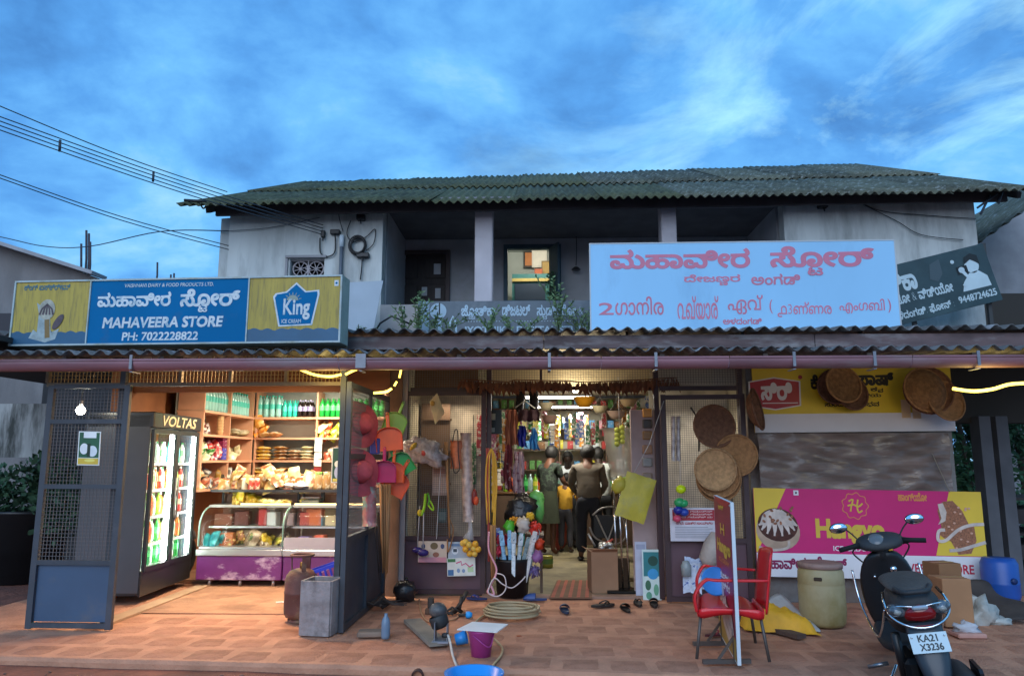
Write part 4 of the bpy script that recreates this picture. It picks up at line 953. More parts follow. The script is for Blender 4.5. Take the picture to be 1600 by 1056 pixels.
heap(9, (-3.2, 9.5, .945), (.6, .12, .03), ['#c8b868', '#d8cc80'], 'flat straw coloured packet lying on the long counter', 'flat straw packets on the long counter', flat_=True, sc=.8)
heap(30, (-3.45, 9.58, 1.13), (1.2, .25, .22), ['#b08850', '#c9a868', '#8a6238', '#d8c088', '#a05a38'], 'tan snack bag heaped on the black shelf over the counter', 'tan snack bags over the counter', sc=1.05, second='#e8d8a8')
heap(5, (c1 + .02, 9.55, 1.13), (.28, .15, .06), ['#d8d0d0', '#c0b8c0'], 'white packet in the small pile over the black counter frame', 'white packets over the counter', flat_=True, sc=.9)
jar = MB(); jar.lathe([(.001, 0), (.055, 0), (.058, .02), (.055, .13), (.04, .15)], n=10, mi=0); jar.lathe([(.045, .148), (.046, .175), (.001, .176)], n=10, mi=1)
def jarmesh(c, cap, lid='#d8e0d0'):
 me = bpy.data.meshes.new('jar'); me.from_pydata(jar.v, [], jar.f); me.materials.append(C(c, .2, dirt='#d8ccb0', dscale=16.0, dlo=.5, dhi=.6)); me.materials.append(C(lid, .4)); me.polygons.foreach_set('material_index', jar.m); me.polygons.foreach_set('use_smooth', jar.sm); return me
for k, (x, c, lid, lab) in enumerate(((483, '#d0ccc4', '#c0c4b8', 'tall pale jar at the left of the jar row over the counter'), (497, '#b08858', '#7aa850', 'brown jar with a green lid in the row over the counter'), (510, '#a07848', '#c8b890', 'brown jar with a tan lid in the row over the counter'), (523, '#9a7a58', '#b8b0a0', 'last brown jar of the row over the counter next to the poster'))):
 q = P(x, 765, 9.55); put(jarmesh(c, 0, lid), 'sweet_jar', lab, 'jar', (q.x, 9.55, 1.131), None, sc=(1, 1, 1.25))
for k, (x, c, lab) in enumerate(((382, '#c8c0b0', 'small white capped jar on the shelf over the long counter'), (392, '#b04030', 'small red jar over the long counter'), (401, '#a83a30', 'second small red jar over the long counter, nearer the jars'))):
 q = P(x, 765, 9.42); put(jarmesh(c, 0, '#e0d8d0'), 'small_jar', lab, 'jar', (q.x, 9.42, 1.131), None, sc=(.7, .7, .8))
m = MB();
for k in range(3): m.lathe([(.001, 0), (.05, 0), (.09, .02), (.092, .022), (.001, .01)], (0, 0, .012 * k), 16)
q = P(411, 785, 9.55); o = m.build('steel_plate_rest', steel, rot if False else None); o.location = (q.x, 9.6, .96); tag(o, 'round steel plates stacked on the long counter', 'plate')
t = thing('weighing_scale', 'grey weighing scale standing on the short counter', 'scale', (c1 + .2, 9.55, .945)); MB().box((0, 0, .03), (.22, .2, .06), bev=.01).build('body', C('#5a6468', .4), t); MB().box((0, 0, .085), (.24, .2, .01), bev=.003).build('pan', steel, t); MB().box((.12, .05, .1), (.04, .04, .12)).build('display_post', C('#30383c'), t)
tube_w = M('tube_light_white', (1, 1, 1), .5, emit=(1.0, .93, .78), estr=14.0)
def tube_light(name, loc, L, label, e, col, rz=0.0, down=True):
 t = thing(name, label, 'lamp', loc, rz); MB().tube([(-L / 2, 0, 0), (L / 2, 0, 0)], .014, 8).build('tube', tube_w, t); MB().box((0, 0, .035), (L + .04, .04, .03)).build('fitting', C('#d8d8d8'), t)
 lampl(name + '_glow', (loc[0], loc[1], loc[2] - .03), e, col, L, 'AREA', sy=.06, rot=(0, 0, rz)); return t
tube_light('tube_light', (-3.0, 8.95, 2.50), 1.1, 'white tube light under the ceiling of the left shop', 54, (1.0, .90, .70))
tube_light('tube_light', (-3.0, 10.5, 2.60), 1.1, 'second tube light deep in the left shop above the shelves', 38, (1.0, .92, .74))
lampl('shop_front_glow', (-2.95, 7.4, 2.42), 42, (1.0, .62, .28), .5, 'AREA', sy=.3)  # added area lamp without a fitting, for warm bounce on the paving
q = P(126, 641, 7.6); t = thing('light_bulb', 'glowing bulb seen through the mesh of the left gate', 'bulb', q)
MB().ball((0, 0, 0), .045, 12, 8).build('globe', M('bulb_glow', (1, 1, 1), .5, emit=(1, .97, .78), estr=30), t); MB().tube([(0, 0, .04), (0, 0, .10)], .018, 8).build('cap', C('#c8c8c8'), t); MB().tube([(0, 0, .10), (0.02, 0, 2.5 - q.z)], .004, 5).build('flex', C('#202020'), t)
lampl('bulb_light', q, 5, (1, .93, .7), .05)
def rope_light(label, pts, r=.011, e=6):
 m = MB(); m.tube(spline(pts, 8), r, 8); o = m.build('rope_light', M('rope_led', (1, .8, .2), .5, emit=(1.0, .72, .10), estr=3.2)); tag(o, label, 'rope light'); return o
Yr = 6.62
rope_light('yellow light rope sagging under the gutter between two fixings', [P(462, 574, Yr), P(490, 585, Yr), P(515, 588, Yr), P(533, 585, Yr)])
rope_light('short piece of yellow light rope rising to the gutter', [P(540, 585, Yr), P(552, 579, Yr), P(566, 574, Yr)])
rope_light('yellow light rope end hooked beside the red hats', [P(584, 614, Yr + .2), P(596, 613, Yr + .2), P(605, 611, Yr + .2), P(612, 607, Yr + .2)])
rope_light('short vertical bit of yellow light rope above the hats', [P(627, 576, Yr + .1), P(624, 590, Yr + .1)], .009)
rope_light('tiny bit of yellow light rope over the dustpans', [P(620, 596, Yr + .1), P(616, 603, Yr + .1)], .009)
rope_light('long yellow light rope glowing over the dark yard at the right', [P(1489, 607, Yr), P(1520, 611, Yr), P(1550, 608, Yr), P(1580, 600, Yr), P(1625, 598, Yr)], .014)
lampl('rope_glow', P(515, 592, Yr), 5, (1, .75, .25), .15); lampl('rope_glow', P(605, 614, Yr + .2), 3, (1, .75, .25), .08); lampl('rope_glow', P(1540, 606, Yr - .04), 6, (1, .75, .25), .2)
# ---- gas cylinder, trough, crate
q = G(470, 972); t = thing('gas_cylinder', 'rusty red brown gas cylinder with round handle behind the grey trough', 'gas cylinder', (q.x, 7.35, .01))
rust = M('rusty_red_cylinder', (.14, .055, .045), .7, var=.3, vscale=5, dirt=(.20, .13, .08), dscale=4, dlo=.5, dhi=.65, bump=.2)
t.location.x = P(470, 930, 7.25).x; t.location.y = 7.25; t.scale = (.93, .93, .83)
MB().lathe([(.12, 0), (.12, .03)], n=22).build('foot_ring', rust, t)
MB().lathe([(.09, .02), (.14, .05), (.16, .09), (.163, .12), (.163, .30), (.166, .305), (.166, .32), (.163, .325), (.163, .44), (.15, .50), (.12, .545), (.06, .57), (.001, .575)], n=28).build('body', rust, t)
MB().tube([(.11 * cos(a * pi / 12), .11 * sin(a * pi / 12), .72) for a in range(24)], .014, 8, close=True).build('handle_ring', rust, t)
for a in (pi, 5.2, 1.2):
 w = .015 if a == pi else .045
 MB().beam((.10 * cos(a), .10 * sin(a), .53), (.11 * cos(a), .11 * sin(a), .72), w, .012, up=(cos(a), sin(a), 0)).build('handle_stay', rust, t)
MB().tube([(0, 0, .57), (0, 0, .64)], .022, 8).build('valve', C('#8a6a30', .4, metal=.8), t)
a = G(467, 994); b_ = G(512, 997); w = (b_ - a).length
t = thing('cement_trough', 'tall grey cement bin with an open top beside the folded gate', 'bin', (a.x, a.y, .008), atan2(b_.y - a.y, b_.x - a.x) * .6)
grey = M('grey_fibre', (.33, .29, .28), .9, var=.25, vscale=6, bump=.5, dirt=(.13, .10, .09), dscale=5, dlo=.45, dhi=.7)
H, D_, wt = .455, .27, .020
for c, d, nm in (((w / 2, 0, H / 2), (w, wt, H), 'side'), ((w / 2, D_, H / 2), (w, wt, H), 'side'), ((0, D_ / 2, H / 2), (wt, D_ - wt, H), 'side'), ((w, D_ / 2, H / 2), (wt, D_ - wt, H), 'side'), ((w / 2, D_ / 2, .02), (w - wt, D_ - wt, .03), 'bottom')):
 MB().box(c, d, bev=.004).build(nm, grey, t)
q = P(505, 893, 7.4); t = thing('plastic_crate', 'blue plastic crate standing behind the grey bin', 'crate', (q.x + .05, 7.42, .25), rot=(0, radians(-18), .1)); blue = C('#2238c0', .4)
m = MB(); frame_rect(m, .36, .24, .03, .02, (-.18, -.14, 0)); frame_rect(m, .36, .24, .03, .02, (-.18, .14, 0))
for k in range(7): m.box((-.15 + k * .05, -.14, .12), (.012, .012, .2)); m.box((-.15 + k * .05, .14, .12), (.012, .012, .2))
m.box((-.17, 0, .12), (.02, .26, .24)); m.box((.17, 0, .12), (.02, .26, .24)); m.build('body', blue, t)
t2 = thing('drum_stool', 'dark stool holding up the blue crate', 'stool', (q.x + .05, 7.44, .01)); MB().box((0, 0, .2), (.34, .26, .03), bev=.005).build('seat', darks, t2)
for sx in (-1, 1):
 for sy in (-1, 1): MB().box((sx * .14, sy * .1, .093), (.03, .03, .185)).build('leg', darks, t2)
o = MB().box((G(438, 942).x, G(438, 942).y, .012), (.09, .05, .006), rot=Matrix.Rotation(.4, 3, 'Z')).build('paper_scrap', C('#d8d4cc')); tag(o, 'scrap of white paper on the shop floor', 'paper')
t = thing('motorcycle', 'dark motorcycle parked in the gloom behind the left gate', 'motorcycle', (-4.95, 8.6, -.02), radians(75))
dkm = M('bike_black', (.015, .017, .02), .35); chrome = M('chrome', (.6, .62, .65), .15, 1.0)
for x in (0, 1.2):
 wl = MB().tube([(x + .27 * cos(a * pi / 12), 0, .30 + .27 * sin(a * pi / 12)) for a in range(24)], .045, 8, close=True).build('wheel', C('#101012', .8), t)
 m = MB()
 for k in range(8): m.tube([(x, 0, .3), (x + .24 * cos(k * pi / 4), 0, .3 + .24 * sin(k * pi / 4))], .006, 5)
 m.build('spoke_set', chrome, wl)
 MB().tube([(x + .34 * cos(a), 0, .30 + .34 * sin(a)) for a in [.6 + .25 * k for k in range(7)]], [.03, .05, .055, .055, .055, .05, .03], 8).build('mudguard', M('dull_silver_guard', (.12, .13, .15), .35), t)
MB().ball((.62, 0, .78), (.28, .14, .12), 14, 8).build('tank', dkm, t); MB().box((1.0, 0, .76), (.55, .22, .08), bev=.03).build('seat', dkm, t); MB().box((.6, 0, .42), (.35, .22, .28), bev=.04).build('engine', C('#34363a', .5, metal=.5), t)
for s in (-1, 1): MB().tube([(0, s * .08, .3), (.2, s * .08, .85)], .02, 8).build('fork', chrome, t)
MB().tube([(.28, -.36, .98), (.2, -.2, .96), (.18, 0, .92), (.2, .2, .96), (.28, .36, .98)], .013, 8).build('handlebar', chrome, t); MB().ball((.06, 0, .84), (.07, .09, .09), 12, 8).build('headlight', chrome, t); MB().box((-.12, 0, .63), (.02, .2, .1), rot=Matrix.Rotation(.2, 3, 'Y')).build('number_plate', C('#a8b4c0'), t)
q = G(10, 900, 0); t = MB(); t.lathe([(.001, 0), (.42, 0), (.48, .85), (.50, .86), (.50, .90), (.46, .90), (.44, .1), (.001, .1)], n=28); o = t.build('water_tub', M('black_tub', (.012, .013, .015), .4)); o.location = (-6.75, 9.9, -.05); tag(o, 'big black water tub in the shadow at the left edge', 'tub')
# ================================================================== SIGNS
def plane_sign(tl, tr, bl, Yl, Yr=None):
 """frame of a flat sign from three picture corners at true depth"""
 Yr = Yl if Yr is None else Yr
 a = P(*bl, Yl); t = P(*tl, Yl); b_ = P(*tr, Yr); r = (b_ - t); w = r.length; u = (t - a); h = u.length
 r.normalize(); u = (u - r * u.dot(r)).normalized(); return (a, r, u), w, h
# ---- left light box
fr, w, h = plane_sign((17, 440), (527, 430), (14, 541), 6.85, 6.68)
t = thing('light_box_sign', 'long blue and yellow light box signboard over the left shop', 'signboard', fr[0])
blueS = M('sign_blue', (0.003, 0.15, 0.36), .8, spec=.15, var=.10, vscale=2, dirt=(.05, .13, .25), dscale=3, dlo=.6, dhi=.85)
yelS = M('sign_yellow', (0.46, 0.34, 0.06), .6, var=.12, vscale=3, dirt=(.22, .17, .06), dscale=5, dlo=.50, dhi=.72, stretch=(9, 9, .8))
rimS = M('pale_sign_rim', (.42, .50, .50), .5, var=.12, dirt=(.30, .30, .2), dscale=5)
whS = M('sign_white', (.62, .68, .70), .5, var=.10, vscale=12, dirt=(.25, .42, .52), dscale=16, dlo=.5, dhi=.68)
m = MB(); m.prism(rect(0, 0, w, h), fr, .22); m.build('box', M('box_side', (.33, .38, .33), .5, var=.2, dirt=(.16, .17, .12), dscale=4), t, world=True)
m = MB()
for q in (rect(0, 0, w, .016), rect(0, h - .016, w, h), rect(0, .017, .016, h - .017), rect(w - .016, .017, w, h - .017), rect(w * .238, .017, w * .238 + .012, h - .017), rect(w * .722, .017, w * .722 + .012, h - .017)): m.prism(q, (fr[0] - fr[1].cross(fr[2]) * -.014, fr[1], fr[2]), .013)
m.build('rim', rimS, t, world=True)
flat(fr, rect(.016, .016, w * .238, h - .016), yelS, t, 'yellow_panel', world=True); flat(fr, rect(w * .238 + .012, .016, w * .722, h - .016), blueS, t, 'blue_panel', world=True); flat(fr, rect(w * .722 + .012, .016, w - .016, h - .016), yelS, t, 'yellow_panel', world=True)
blW = M('wave_blue', (0.02, 0.11, 0.21), .5, var=.15)
def wave(x0, x1):
 pts = [(x0, .016), (x1, .016)]; n = 36
 for i in range(n + 1):
  x = x1 + (x0 - x1) * i / n; pts.append((x, h * .19 + .018 * abs(sin(i * .62)) + .012 * noise.noise(Vector((x * 9, 0, 0)))))
 return pts
flat(fr, wave(.016, w * .238), blW, t, 'wave_print', lift=.004, world=True); flat(fr, wave(w * .722 + .012, w - .016), blW, t, 'wave_print', lift=.004, world=True)
b0, b1 = w * .25, w * .72; bw = b1 - b0
lettering('VAISHNAVI DAIRY & FOOD PRODUCTS LTD.', fr, (b0 + bw * .2, h * .87, b0 + bw * .78, h * .925), whS, t, .015, slant=.1, world=True, lift=.005, keep=False)
lettering('ಮಹಾವೀರ', fr, (b0 + bw * .03, h * .575, b0 + bw * .51, h * .80), whS, t, .035, world=True, lift=.005, keep=False)
lettering('ಸೋರ್', fr, (b0 + bw * .57, h * .56, b0 + bw * .955, h * .83), whS, t, .035, world=True, lift=.005, keep=False)
lettering('ಟ', fr, (b0 + bw * .69, h * .475, b0 + bw * .75, h * .575), whS, t, .03, world=True, lift=.008, keep=False)
lettering('MAHAVEERA STORE', fr, (b0 + bw * .075, h * .25, b0 + bw * .855, h * .42), whS, t, .045, slant=.10, world=True, lift=.005, keep=False)
lettering('PH: 7022228822', fr, (b0 + bw * .21, h * .06, b0 + bw * .70, h * .19), whS, t, .03, slant=.06, world=True, lift=.005, keep=False)
lettering('ಕಿಂಗ್ ಐಸ್ಕ್ರೀಮ್', fr, (w * .03, h * .85, w * .175, h * .94), M('faded_blue_print', (.06, .16, .2), .6), t, .03, world=True, lift=.005, keep=False)
cr = M('print_cream', (.42, .40, .32), .5, var=.3, vscale=20); br = M('print_brown', (.09, .06, .07), .5, var=.3, vscale=20); sk = M('print_splash', (.33, .40, .40), .5, var=.3, vscale=20)
cxs = w * .112
flat(fr, [(cxs - .17, h * .12), (cxs - .13, h * .25), (cxs - .09, h * .2), (cxs - .09, h * .5), (cxs - .12, h * .66), (cxs - .05, h * .58), (cxs + .02, h * .5), (cxs + .05, h * .2), (cxs + .13, h * .26), (cxs + .10, h * .1), (cxs, h * .05)], sk, t, 'splash_print', lift=.005, world=True)
flat(fr, ell(cxs - .01, h * .55, .082, .10), cr, t, 'scoop_print', lift=.0065, world=True)
for k in range(5): flat(fr, stroke([(cxs - .01, h * .64), (cxs - .06 + k * .025, h * .56), (cxs - .08 + k * .034, h * .47)], [.006, .016, .02]), br, t, 'sauce_print', lift=.008, world=True)
flat(fr, ell(cxs + .115, h * .36, .085, .034, a=1.0), br, t, 'choc_bar_print', lift=.0095, world=True); flat(fr, stroke([(cxs + .02, h * .12), (cxs + .0, h * .4)], .05), M('print_cone', (.24, .15, .05), .6), t, 'cone_print', lift=.0065, world=True)
kx, ky = w * .865, h * .52
def badge(s): return [(kx + x * s, ky + y * s) for x, y in ((-.185, .13), (-.09, .145), (0, .225), (.09, .145), (.205, .155), (.21, .12), (.155, -.155), (-.145, -.165), (-.205, .10))]
flat(fr, badge(1.07), whS, t, 'badge_rim', lift=.005, world=True); flat(fr, badge(.98), blueS, t, 'badge_print', lift=.007, world=True)
lettering('King', fr, (kx - .115, ky - .115, kx + .14, ky + .085), whS, t, .03, world=True, lift=.009, keep=False)
flat(fr, [(kx - .03 + .055 * cos(a), ky + .07 + .05 * sin(a)) for a in [k * pi / 10 for k in range(11)]], M('sun_print', (.28, .33, .28), .6), t, 'sun_print', lift=.0085, world=True)
for k in range(7):
 a = (k + .5) * pi / 7; flat(fr, stroke([(kx - .03 + .062 * cos(a), ky + .07 + .055 * sin(a)), (kx - .03 + .088 * cos(a), ky + .07 + .08 * sin(a))], [.012, .002]), MATS['sun_print'], t, 'sun_ray_print', lift=.0085, world=True)
lettering('ICE CREAM', fr, (kx - .125, ky - .145, kx + .06, ky - .108), whS, t, .02, world=True, lift=.010, keep=False)
flat(fr, rect(w - .075, h - .105, w - .035, h - .05), whS, t, 'mark_print', lift=.005, world=True); flat(fr, ell(w - .055, h - .078, .011, .011, 12), blueS, t, 'mark_print', lift=.007, world=True)
for x in (fr[0].x + .4, fr[0].x + w * .6, fr[0].x + w - .15): MB().beam((x, 7.05, fr[0].z - .1), (x, 6.97, fr[0].z + .4), .03, .03).build('stay', M('sign_stay', (.05, .05, .05), .7), t, world=True)
# ---- white signboard on the porch roof
fr, w, h = plane_sign((923, 382), (1397, 376), (924, 515), 7.45, 7.38)
t = thing('white_signboard', 'big white signboard with pink Kannada lettering standing on the porch roof', 'signboard', fr[0])
MB().prism(rect(0, 0, w, h), fr, .03).build('board', M('board_white', (.34, .62, .86), .85, var=.06, vscale=1.2, spec=.15, dirt=(.26, .47, .68), dscale=1.6, dlo=.55, dhi=.8, stretch=(1, 1, .4)), t, world=True)
edge = M('board_edge', (.5, .52, .53), .5); m = MB(); fo = (fr[0] + fr[1].cross(fr[2]) * .004, fr[1], fr[2])
for q in (rect(-.012, -.012, w + .012, 0), rect(-.012, h, w + .012, h + .012), rect(-.012, 0.001, 0, h - .001), rect(w, .001, w + .012, h - .001)): m.prism(q, fo, .036)
m.build('rim', edge, t, world=True)
pk = M('sign_pink', (.62, .19, .28), .6, var=.08)
S = lambda s, a, b_, c, d, bold, **k: lettering(s, fr, (w * a, h * b_, w * c, h * d), pk, t, bold, world=True, keep=False, **k)
S('ಮಹಾವೀರ', .065, .70, .53, .935, .035); S('ಸೋರ್', .595, .70, .935, .95, .035); S('ಟ', .715, .605, .765, .70, .03, lift=.006)
S('ದೇಜಣ^ಣರ', .31, .50, .495, .63, .025); S('ಅಂಗಡಿ', .53, .50, .69, .63, .025)
S('2', .025, .17, .075, .31, .012); S('ഗാനിര', .08, .165, .24, .38, .012); S('൨ഖ്യാര്', .285, .11, .42, .38, .012); S('ഏവ്', .45, .165, .565, .385, .012); S('(', .585, .17, .595, .33, .01); S('൧3ണ്ണര', .61, .13, .785, .30, .012); S('എംഗബി', .81, .165, .955, .33, .012); S(')', .965, .17, .975, .33, .01)
S('ಅಳದಂಗಡಿ', .432, .05, .558, .125, .025)
for x in (.12, .5, .88):
 q = fr[0] + fr[1] * (w * x); MB().beam((q.x, q.y + .08, q.z - .05), (q.x, q.y + .06, q.z + h * .9), .03, .03).build('stay', MATS['sign_stay'], t, world=True); MB().beam((q.x, q.y + .08, q.z + h * .7), (q.x, q.y + .7, q.z), .025, .025).build('stay', MATS['sign_stay'], t, world=True)
# ---- studio board on the balcony
fr, w, h = plane_sign((652, 471), (960, 469), (652, 528), 8.6)
t = thing('studio_board', 'grey studio signboard half hidden by plants below the balcony', 'signboard', fr[0])
MB().prism(rect(0, 0, w, h), fr, .03).build('board', M('grey_board', (.095, .125, .15), .5, var=.15, dirt=(.16, .19, .22), dscale=3), t, world=True)
wp = M('pale_blue_print', (.40, .52, .60), .6, var=.1)
k = w / 308
lettering('ಜೋತಿಕಾ', fr, (68 * k, 34 * k, 122 * k, 52 * k), wp, t, .03, world=True, keep=False); lettering('ಯ', fr, (80 * k, 29 * k, 90 * k, 36 * k), wp, t, .03, world=True, keep=False)
lettering('ಡಿಜಟಲ್', fr, (132 * k, 34 * k, 176 * k, 52 * k), wp, t, .03, world=True, keep=False); lettering('ಸುಡಿಯೋ &', fr, (186 * k, 34 * k, 258 * k, 52 * k), wp, t, .03, world=True, keep=False); lettering('ಟ', fr, (194 * k, 28 * k, 202 * k, 35 * k), wp, t, .03, world=True, keep=False)
lettering('JYOTHIKA DIGITAL STUDIO', fr, (72 * k, 3 * k, 280 * k, 18 * k), wp, t, .04, world=True, keep=False)
for i in range(44): flat(fr, rect((70 + i * 4.4) * k, 25 * k, (71.6 + i * 4.4) * k, 26.2 * k), wp, t, 'dot_print', world=True) if i % 1 == 0 and i < 40 else None
flat(fr, rect(0, 0, 18 * k, h), M('board_pale_band', (.24, .34, .42), .5), t, 'band_print', world=True)
flat(fr, ell(32 * k, 42 * k, 13 * k, 13 * k), wp, t, 'lamp_print', lift=.004, world=True); flat(fr, rect(33 * k, 36 * k, 35 * k, 56 * k), C('#10181c'), t, 'lamp_print', lift=.006, world=True)
flat(fr, [(24 * k, 4 * k), (40 * k, 4 * k), (36 * k, 32 * k), (28 * k, 32 * k)], wp, t, 'lamp_print', lift=.004, world=True)
flat(fr, stroke([(50 * k, 2 * k), (51 * k, 24 * k), (55 * k, 34 * k), (60 * k, 24 * k), (61 * k, 2 * k)], 3 * k), wp, t, 'figure_print', lift=.004, world=True)
# ---- tilted dark board with photographer
a = P(1403, 512, 8.4); tr_ = P(1547, 378, 8.4); br_ = P(1567, 468, 8.4); tl_ = P(1385, 418, 8.4)
r_ = (tr_ - tl_).normalized(); fr = (br_ - r_ * (tr_ - tl_).length, r_, Vector((0, 0, 1)) - r_ * r_.z); fr = (fr[0], fr[1], fr[2].normalized()); w = (tr_ - tl_).length; h = (tr_ - br_).length
t = thing('photo_studio_board', 'dark green tilted signboard with a photographer picture beside the white signboard', 'signboard', fr[0])
MB().prism(rect(0, 0, w, h), fr, .04).build('board', M('dark_green_board', (.018, .040, .045), .45, var=.3, dirt=(.04, .075, .08), dscale=3), t, world=True)
wp2 = M('white_print', (.50, .60, .62), .6, var=.1)
lettering('ತಿಕಾ', fr, (w * .03, h * .52, w * .30, h * .86), wp2, t, .045, world=True, keep=False)
lettering('ಟೋ & ವಿಡಿಯೋ', fr, (w * .05, h * .33, w * .60, h * .52), wp2, t, .03, world=True, keep=False)
lettering('ಳದಂಗಡಿ. ಫೋನ್ :', fr, (w * .03, h * .06, w * .56, h * .22), wp2, t, .03, world=True, keep=False)
lettering('9448724625', fr, (w * .61, h * .10, w * .97, h * .22), wp2, t, .03, world=True, keep=False)
skn = wp2; dk2 = C('#0c1416')
X, Y_ = w * .80, h * .28
flat(fr, [(X - .15, Y_), (X + .18, Y_), (X + .17, Y_ + .12), (X + .09, Y_ + .2), (X - .02, Y_ + .19), (X - .11, Y_ + .1)], skn, t, 'man_print', lift=.004, world=True)
flat(fr, ell(X + .04, Y_ + .28, .08, .1), skn, t, 'man_print', lift=.004, world=True); flat(fr, [(X - .04, Y_ + .30), (X - .02, Y_ + .38), (X + .06, Y_ + .41), (X + .13, Y_ + .37), (X + .13, Y_ + .26), (X + .09, Y_ + .3), (X + .04, Y_ + .34)], dk2, t, 'hair_print', lift=.006, world=True)
flat(fr, rect(X - .14, Y_ + .2, X - .02, Y_ + .29), dk2, t, 'camera_print', lift=.0065, world=True); flat(fr, ell(X - .09, Y_ + .245, .035, .035), skn, t, 'camera_print', lift=.008, world=True); flat(fr, stroke([(X - .12, Y_ + .06), (X - .04, Y_ + .14), (X - .08, Y_ + .22)], .04), skn, t, 'arm_print', lift=.0085, world=True); flat(fr, ell(X - .16, Y_ + .36, .022, .022), wp2, t, 'flash_print', lift=.005, world=True)
flat(fr, [(w * .42, h * .62), (w * .46, h * .86), (w * .56, h * .92), (w * .55, h * .66), (w * .49, h * .55)], M('ghost_print', (.05, .075, .085), .5), t, 'face_print', lift=.003, world=True)
MB().beam((br_.x - .1, 8.5, br_.z - .6), (br_.x - .12, 8.46, tr_.z), .04, .04).build('stay', MATS['sign_stay'], t, world=True); MB().beam((tl_.x + .3, 8.5, br_.z - .8), (tl_.x + .3, 8.46, tl_.z), .04, .04).build('stay', MATS['sign_stay'], t, world=True)
# ---- plain leaning sheet on the balcony edge, small rail and plants
a = P(541, 518, 8.5); b_ = P(600, 440, 8.5)
t = MB().prism([(0, 0), (P(583, 518, 8.5).x - a.x, 0), (b_.x - a.x, b_.z - a.z), (-.02, b_.z - a.z - .02)], ((a.x, 8.5, a.z), (1, 0, 0), (0, -.08, 1)), .012).build('leaning_sheet', M('pale_blue_sheet', (.44, .50, .56), .6, var=.06)); tag(t, 'plain pale sheet leaning on the porch roof beside the blue signboard', 'sheet')
m = MB(); m.tube([P(585, 520, 8.7), P(594, 505, 8.7), P(612, 494, 8.7), P(643, 507, 8.7)], .012, 6); tag(m.build('bent_pipe', C('#1c1c22')), 'thin bent black pipe in front of the cream parapet', 'pipe')
plant_m = M('roof_plant_leaves', (.16, .24, .10), .7, var=.4, vscale=6)
def plant(px, Y, hgt, n, label, sp=.12, s=.06, mat=plant_m, base=None):
 q = base or P(px, 523, Y); t = thing('roof_plant', label, 'plant', q); m = MB(); ms = MB()
 for k in range(n):
  a = R.uniform(0, 6.28); l = hgt * R.uniform(.55, 1.1); tipx, tipy = sp * cos(a) * R.uniform(.5, 1.8), sp * .7 * sin(a)
  pts = [Vector((0, 0, 0)), Vector((tipx * .5, tipy * .5, l * .6)), Vector((tipx * 1.3, tipy * 1.3, l))]; ms.tube(spline(pts, 3), .0035, 4)
  for j in range(int(l / .022)):
   f_ = .15 + .85 * j / (l / .022); p = pts[0].lerp(pts[1], f_ * 2) if f_ < .5 else pts[1].lerp(pts[2], f_ * 2 - 1)
   d = Vector((R.uniform(-1, 1), R.uniform(-1, 1), R.uniform(.0, .9))).normalized() * s * R.uniform(.6, 1.2); q_ = d.orthogonal().normalized() * s * .22
   m.add([p, p + d * .5 + q_, p + d, p + d * .5 - q_], [(0, 1, 2, 3)])
 m.build('foliage', mat, t); ms.build('stem', C('#4a5a30'), t)
for i, (px, Y, hgt, n, lab) in enumerate(((632, 8.3, .36, 7, 'leafy weed leaning left over the porch roof at the parapet'), (652, 8.2, .50, 8, 'tall pale green weed at the left end of the studio board'), (678, 8.2, .28, 7, 'bushy low weed before the lamp picture of the studio board'), (700, 8.2, .26, 7, 'low weed before the figure on the studio board'),
  (765, 8.2, .30, 8, 'wispy weed under the first words of the studio board'), (800, 8.2, .22, 6, 'short weed in the middle of the studio board'), (825, 8.2, .2, 6, 'very short weed right of the middle of the studio board'), (872, 8.2, .62, 8, 'tallest weed, reaching over the top of the studio board'), (905, 8.2, .28, 7, 'weed at the edge of the white signboard'), (918, 8.2, .4, 6, 'dark weed touching the white signboard'))):
 plant(px, Y, hgt, n, lab)
plant(560, 8.0, .12, 6, 'dry little weeds at the foot of the leaning pale sheet', s=.04)
m = MB()
for k in range(5): leaves(m, (P(862, 430, 10.45).x + R.uniform(-.06, .06), 10.42, 3.65 + k * .11), (.08, .04, .1), 30, .07, 500 + k)
t = thing('balcony_creeper', 'dark creeper hanging at the edge of the lit upstairs window', 'plant', (0, 0, 0)); m.build('foliage', foliage_dark, t)
# ---- meters, cables and fittings on the upper wall
blk = M('black_fitting', (.018, .018, .02), .5)
def fitting(name, label, px, py, dims, cat='fitting'):
 q = P(px, py, WY - .04); t = thing(name, label, cat, q); MB().box((0, 0, 0), dims, bev=.008).build('body', blk, t); MB().tube([(0, -.02, -dims[2] / 2), (0.01, -.03, -dims[2] / 2 - .05)], .008, 6).build('cable_tail', blk, t); return t
fitting('insulator', 'small black insulator on the white wall left of the pipe', 505, 366, (.05, .06, .09)); fitting('insulator', 'black bracket cluster at the head of the grey wall pipe', 524, 363, (.12, .07, .06)); fitting('wall_lamp', 'small dark lamp under the eave left of the balcony', 564, 340, (.1, .1, .08)); fitting('cable_joint', 'dark joint box under the coiled cable on the wall', 567, 399, (.16, .07, .06)); fitting('wall_lamp', 'little dark lamp high on the wall right of the balcony', 1285, 318, (.11, .09, .12))
t = thing('wall_conduit', 'grey pipe with a white top running down the white wall', 'pipe', P(533, 400, WY - .04)); z0 = P(533, 400, WY).z
MB().tube([(0, 0, 3.2 - z0), (0, 0, P(533, 372, WY).z - z0)], .022, 8).build('pipe', C('#5c6672'), t); MB().tube([(0, 0, P(533, 386, WY).z - z0), (0, 0, P(533, 368, WY).z - z0)], .03, 8).build('cap', C('#d0dde6'), t)
def cable(label, pts, r=.008, name='cable', mat=blk, n=6): m = MB(); m.tube(spline(pts, n), r, 5); o = m.build(name, mat); return tag(o, label, 'cable')
W_ = WY - .03
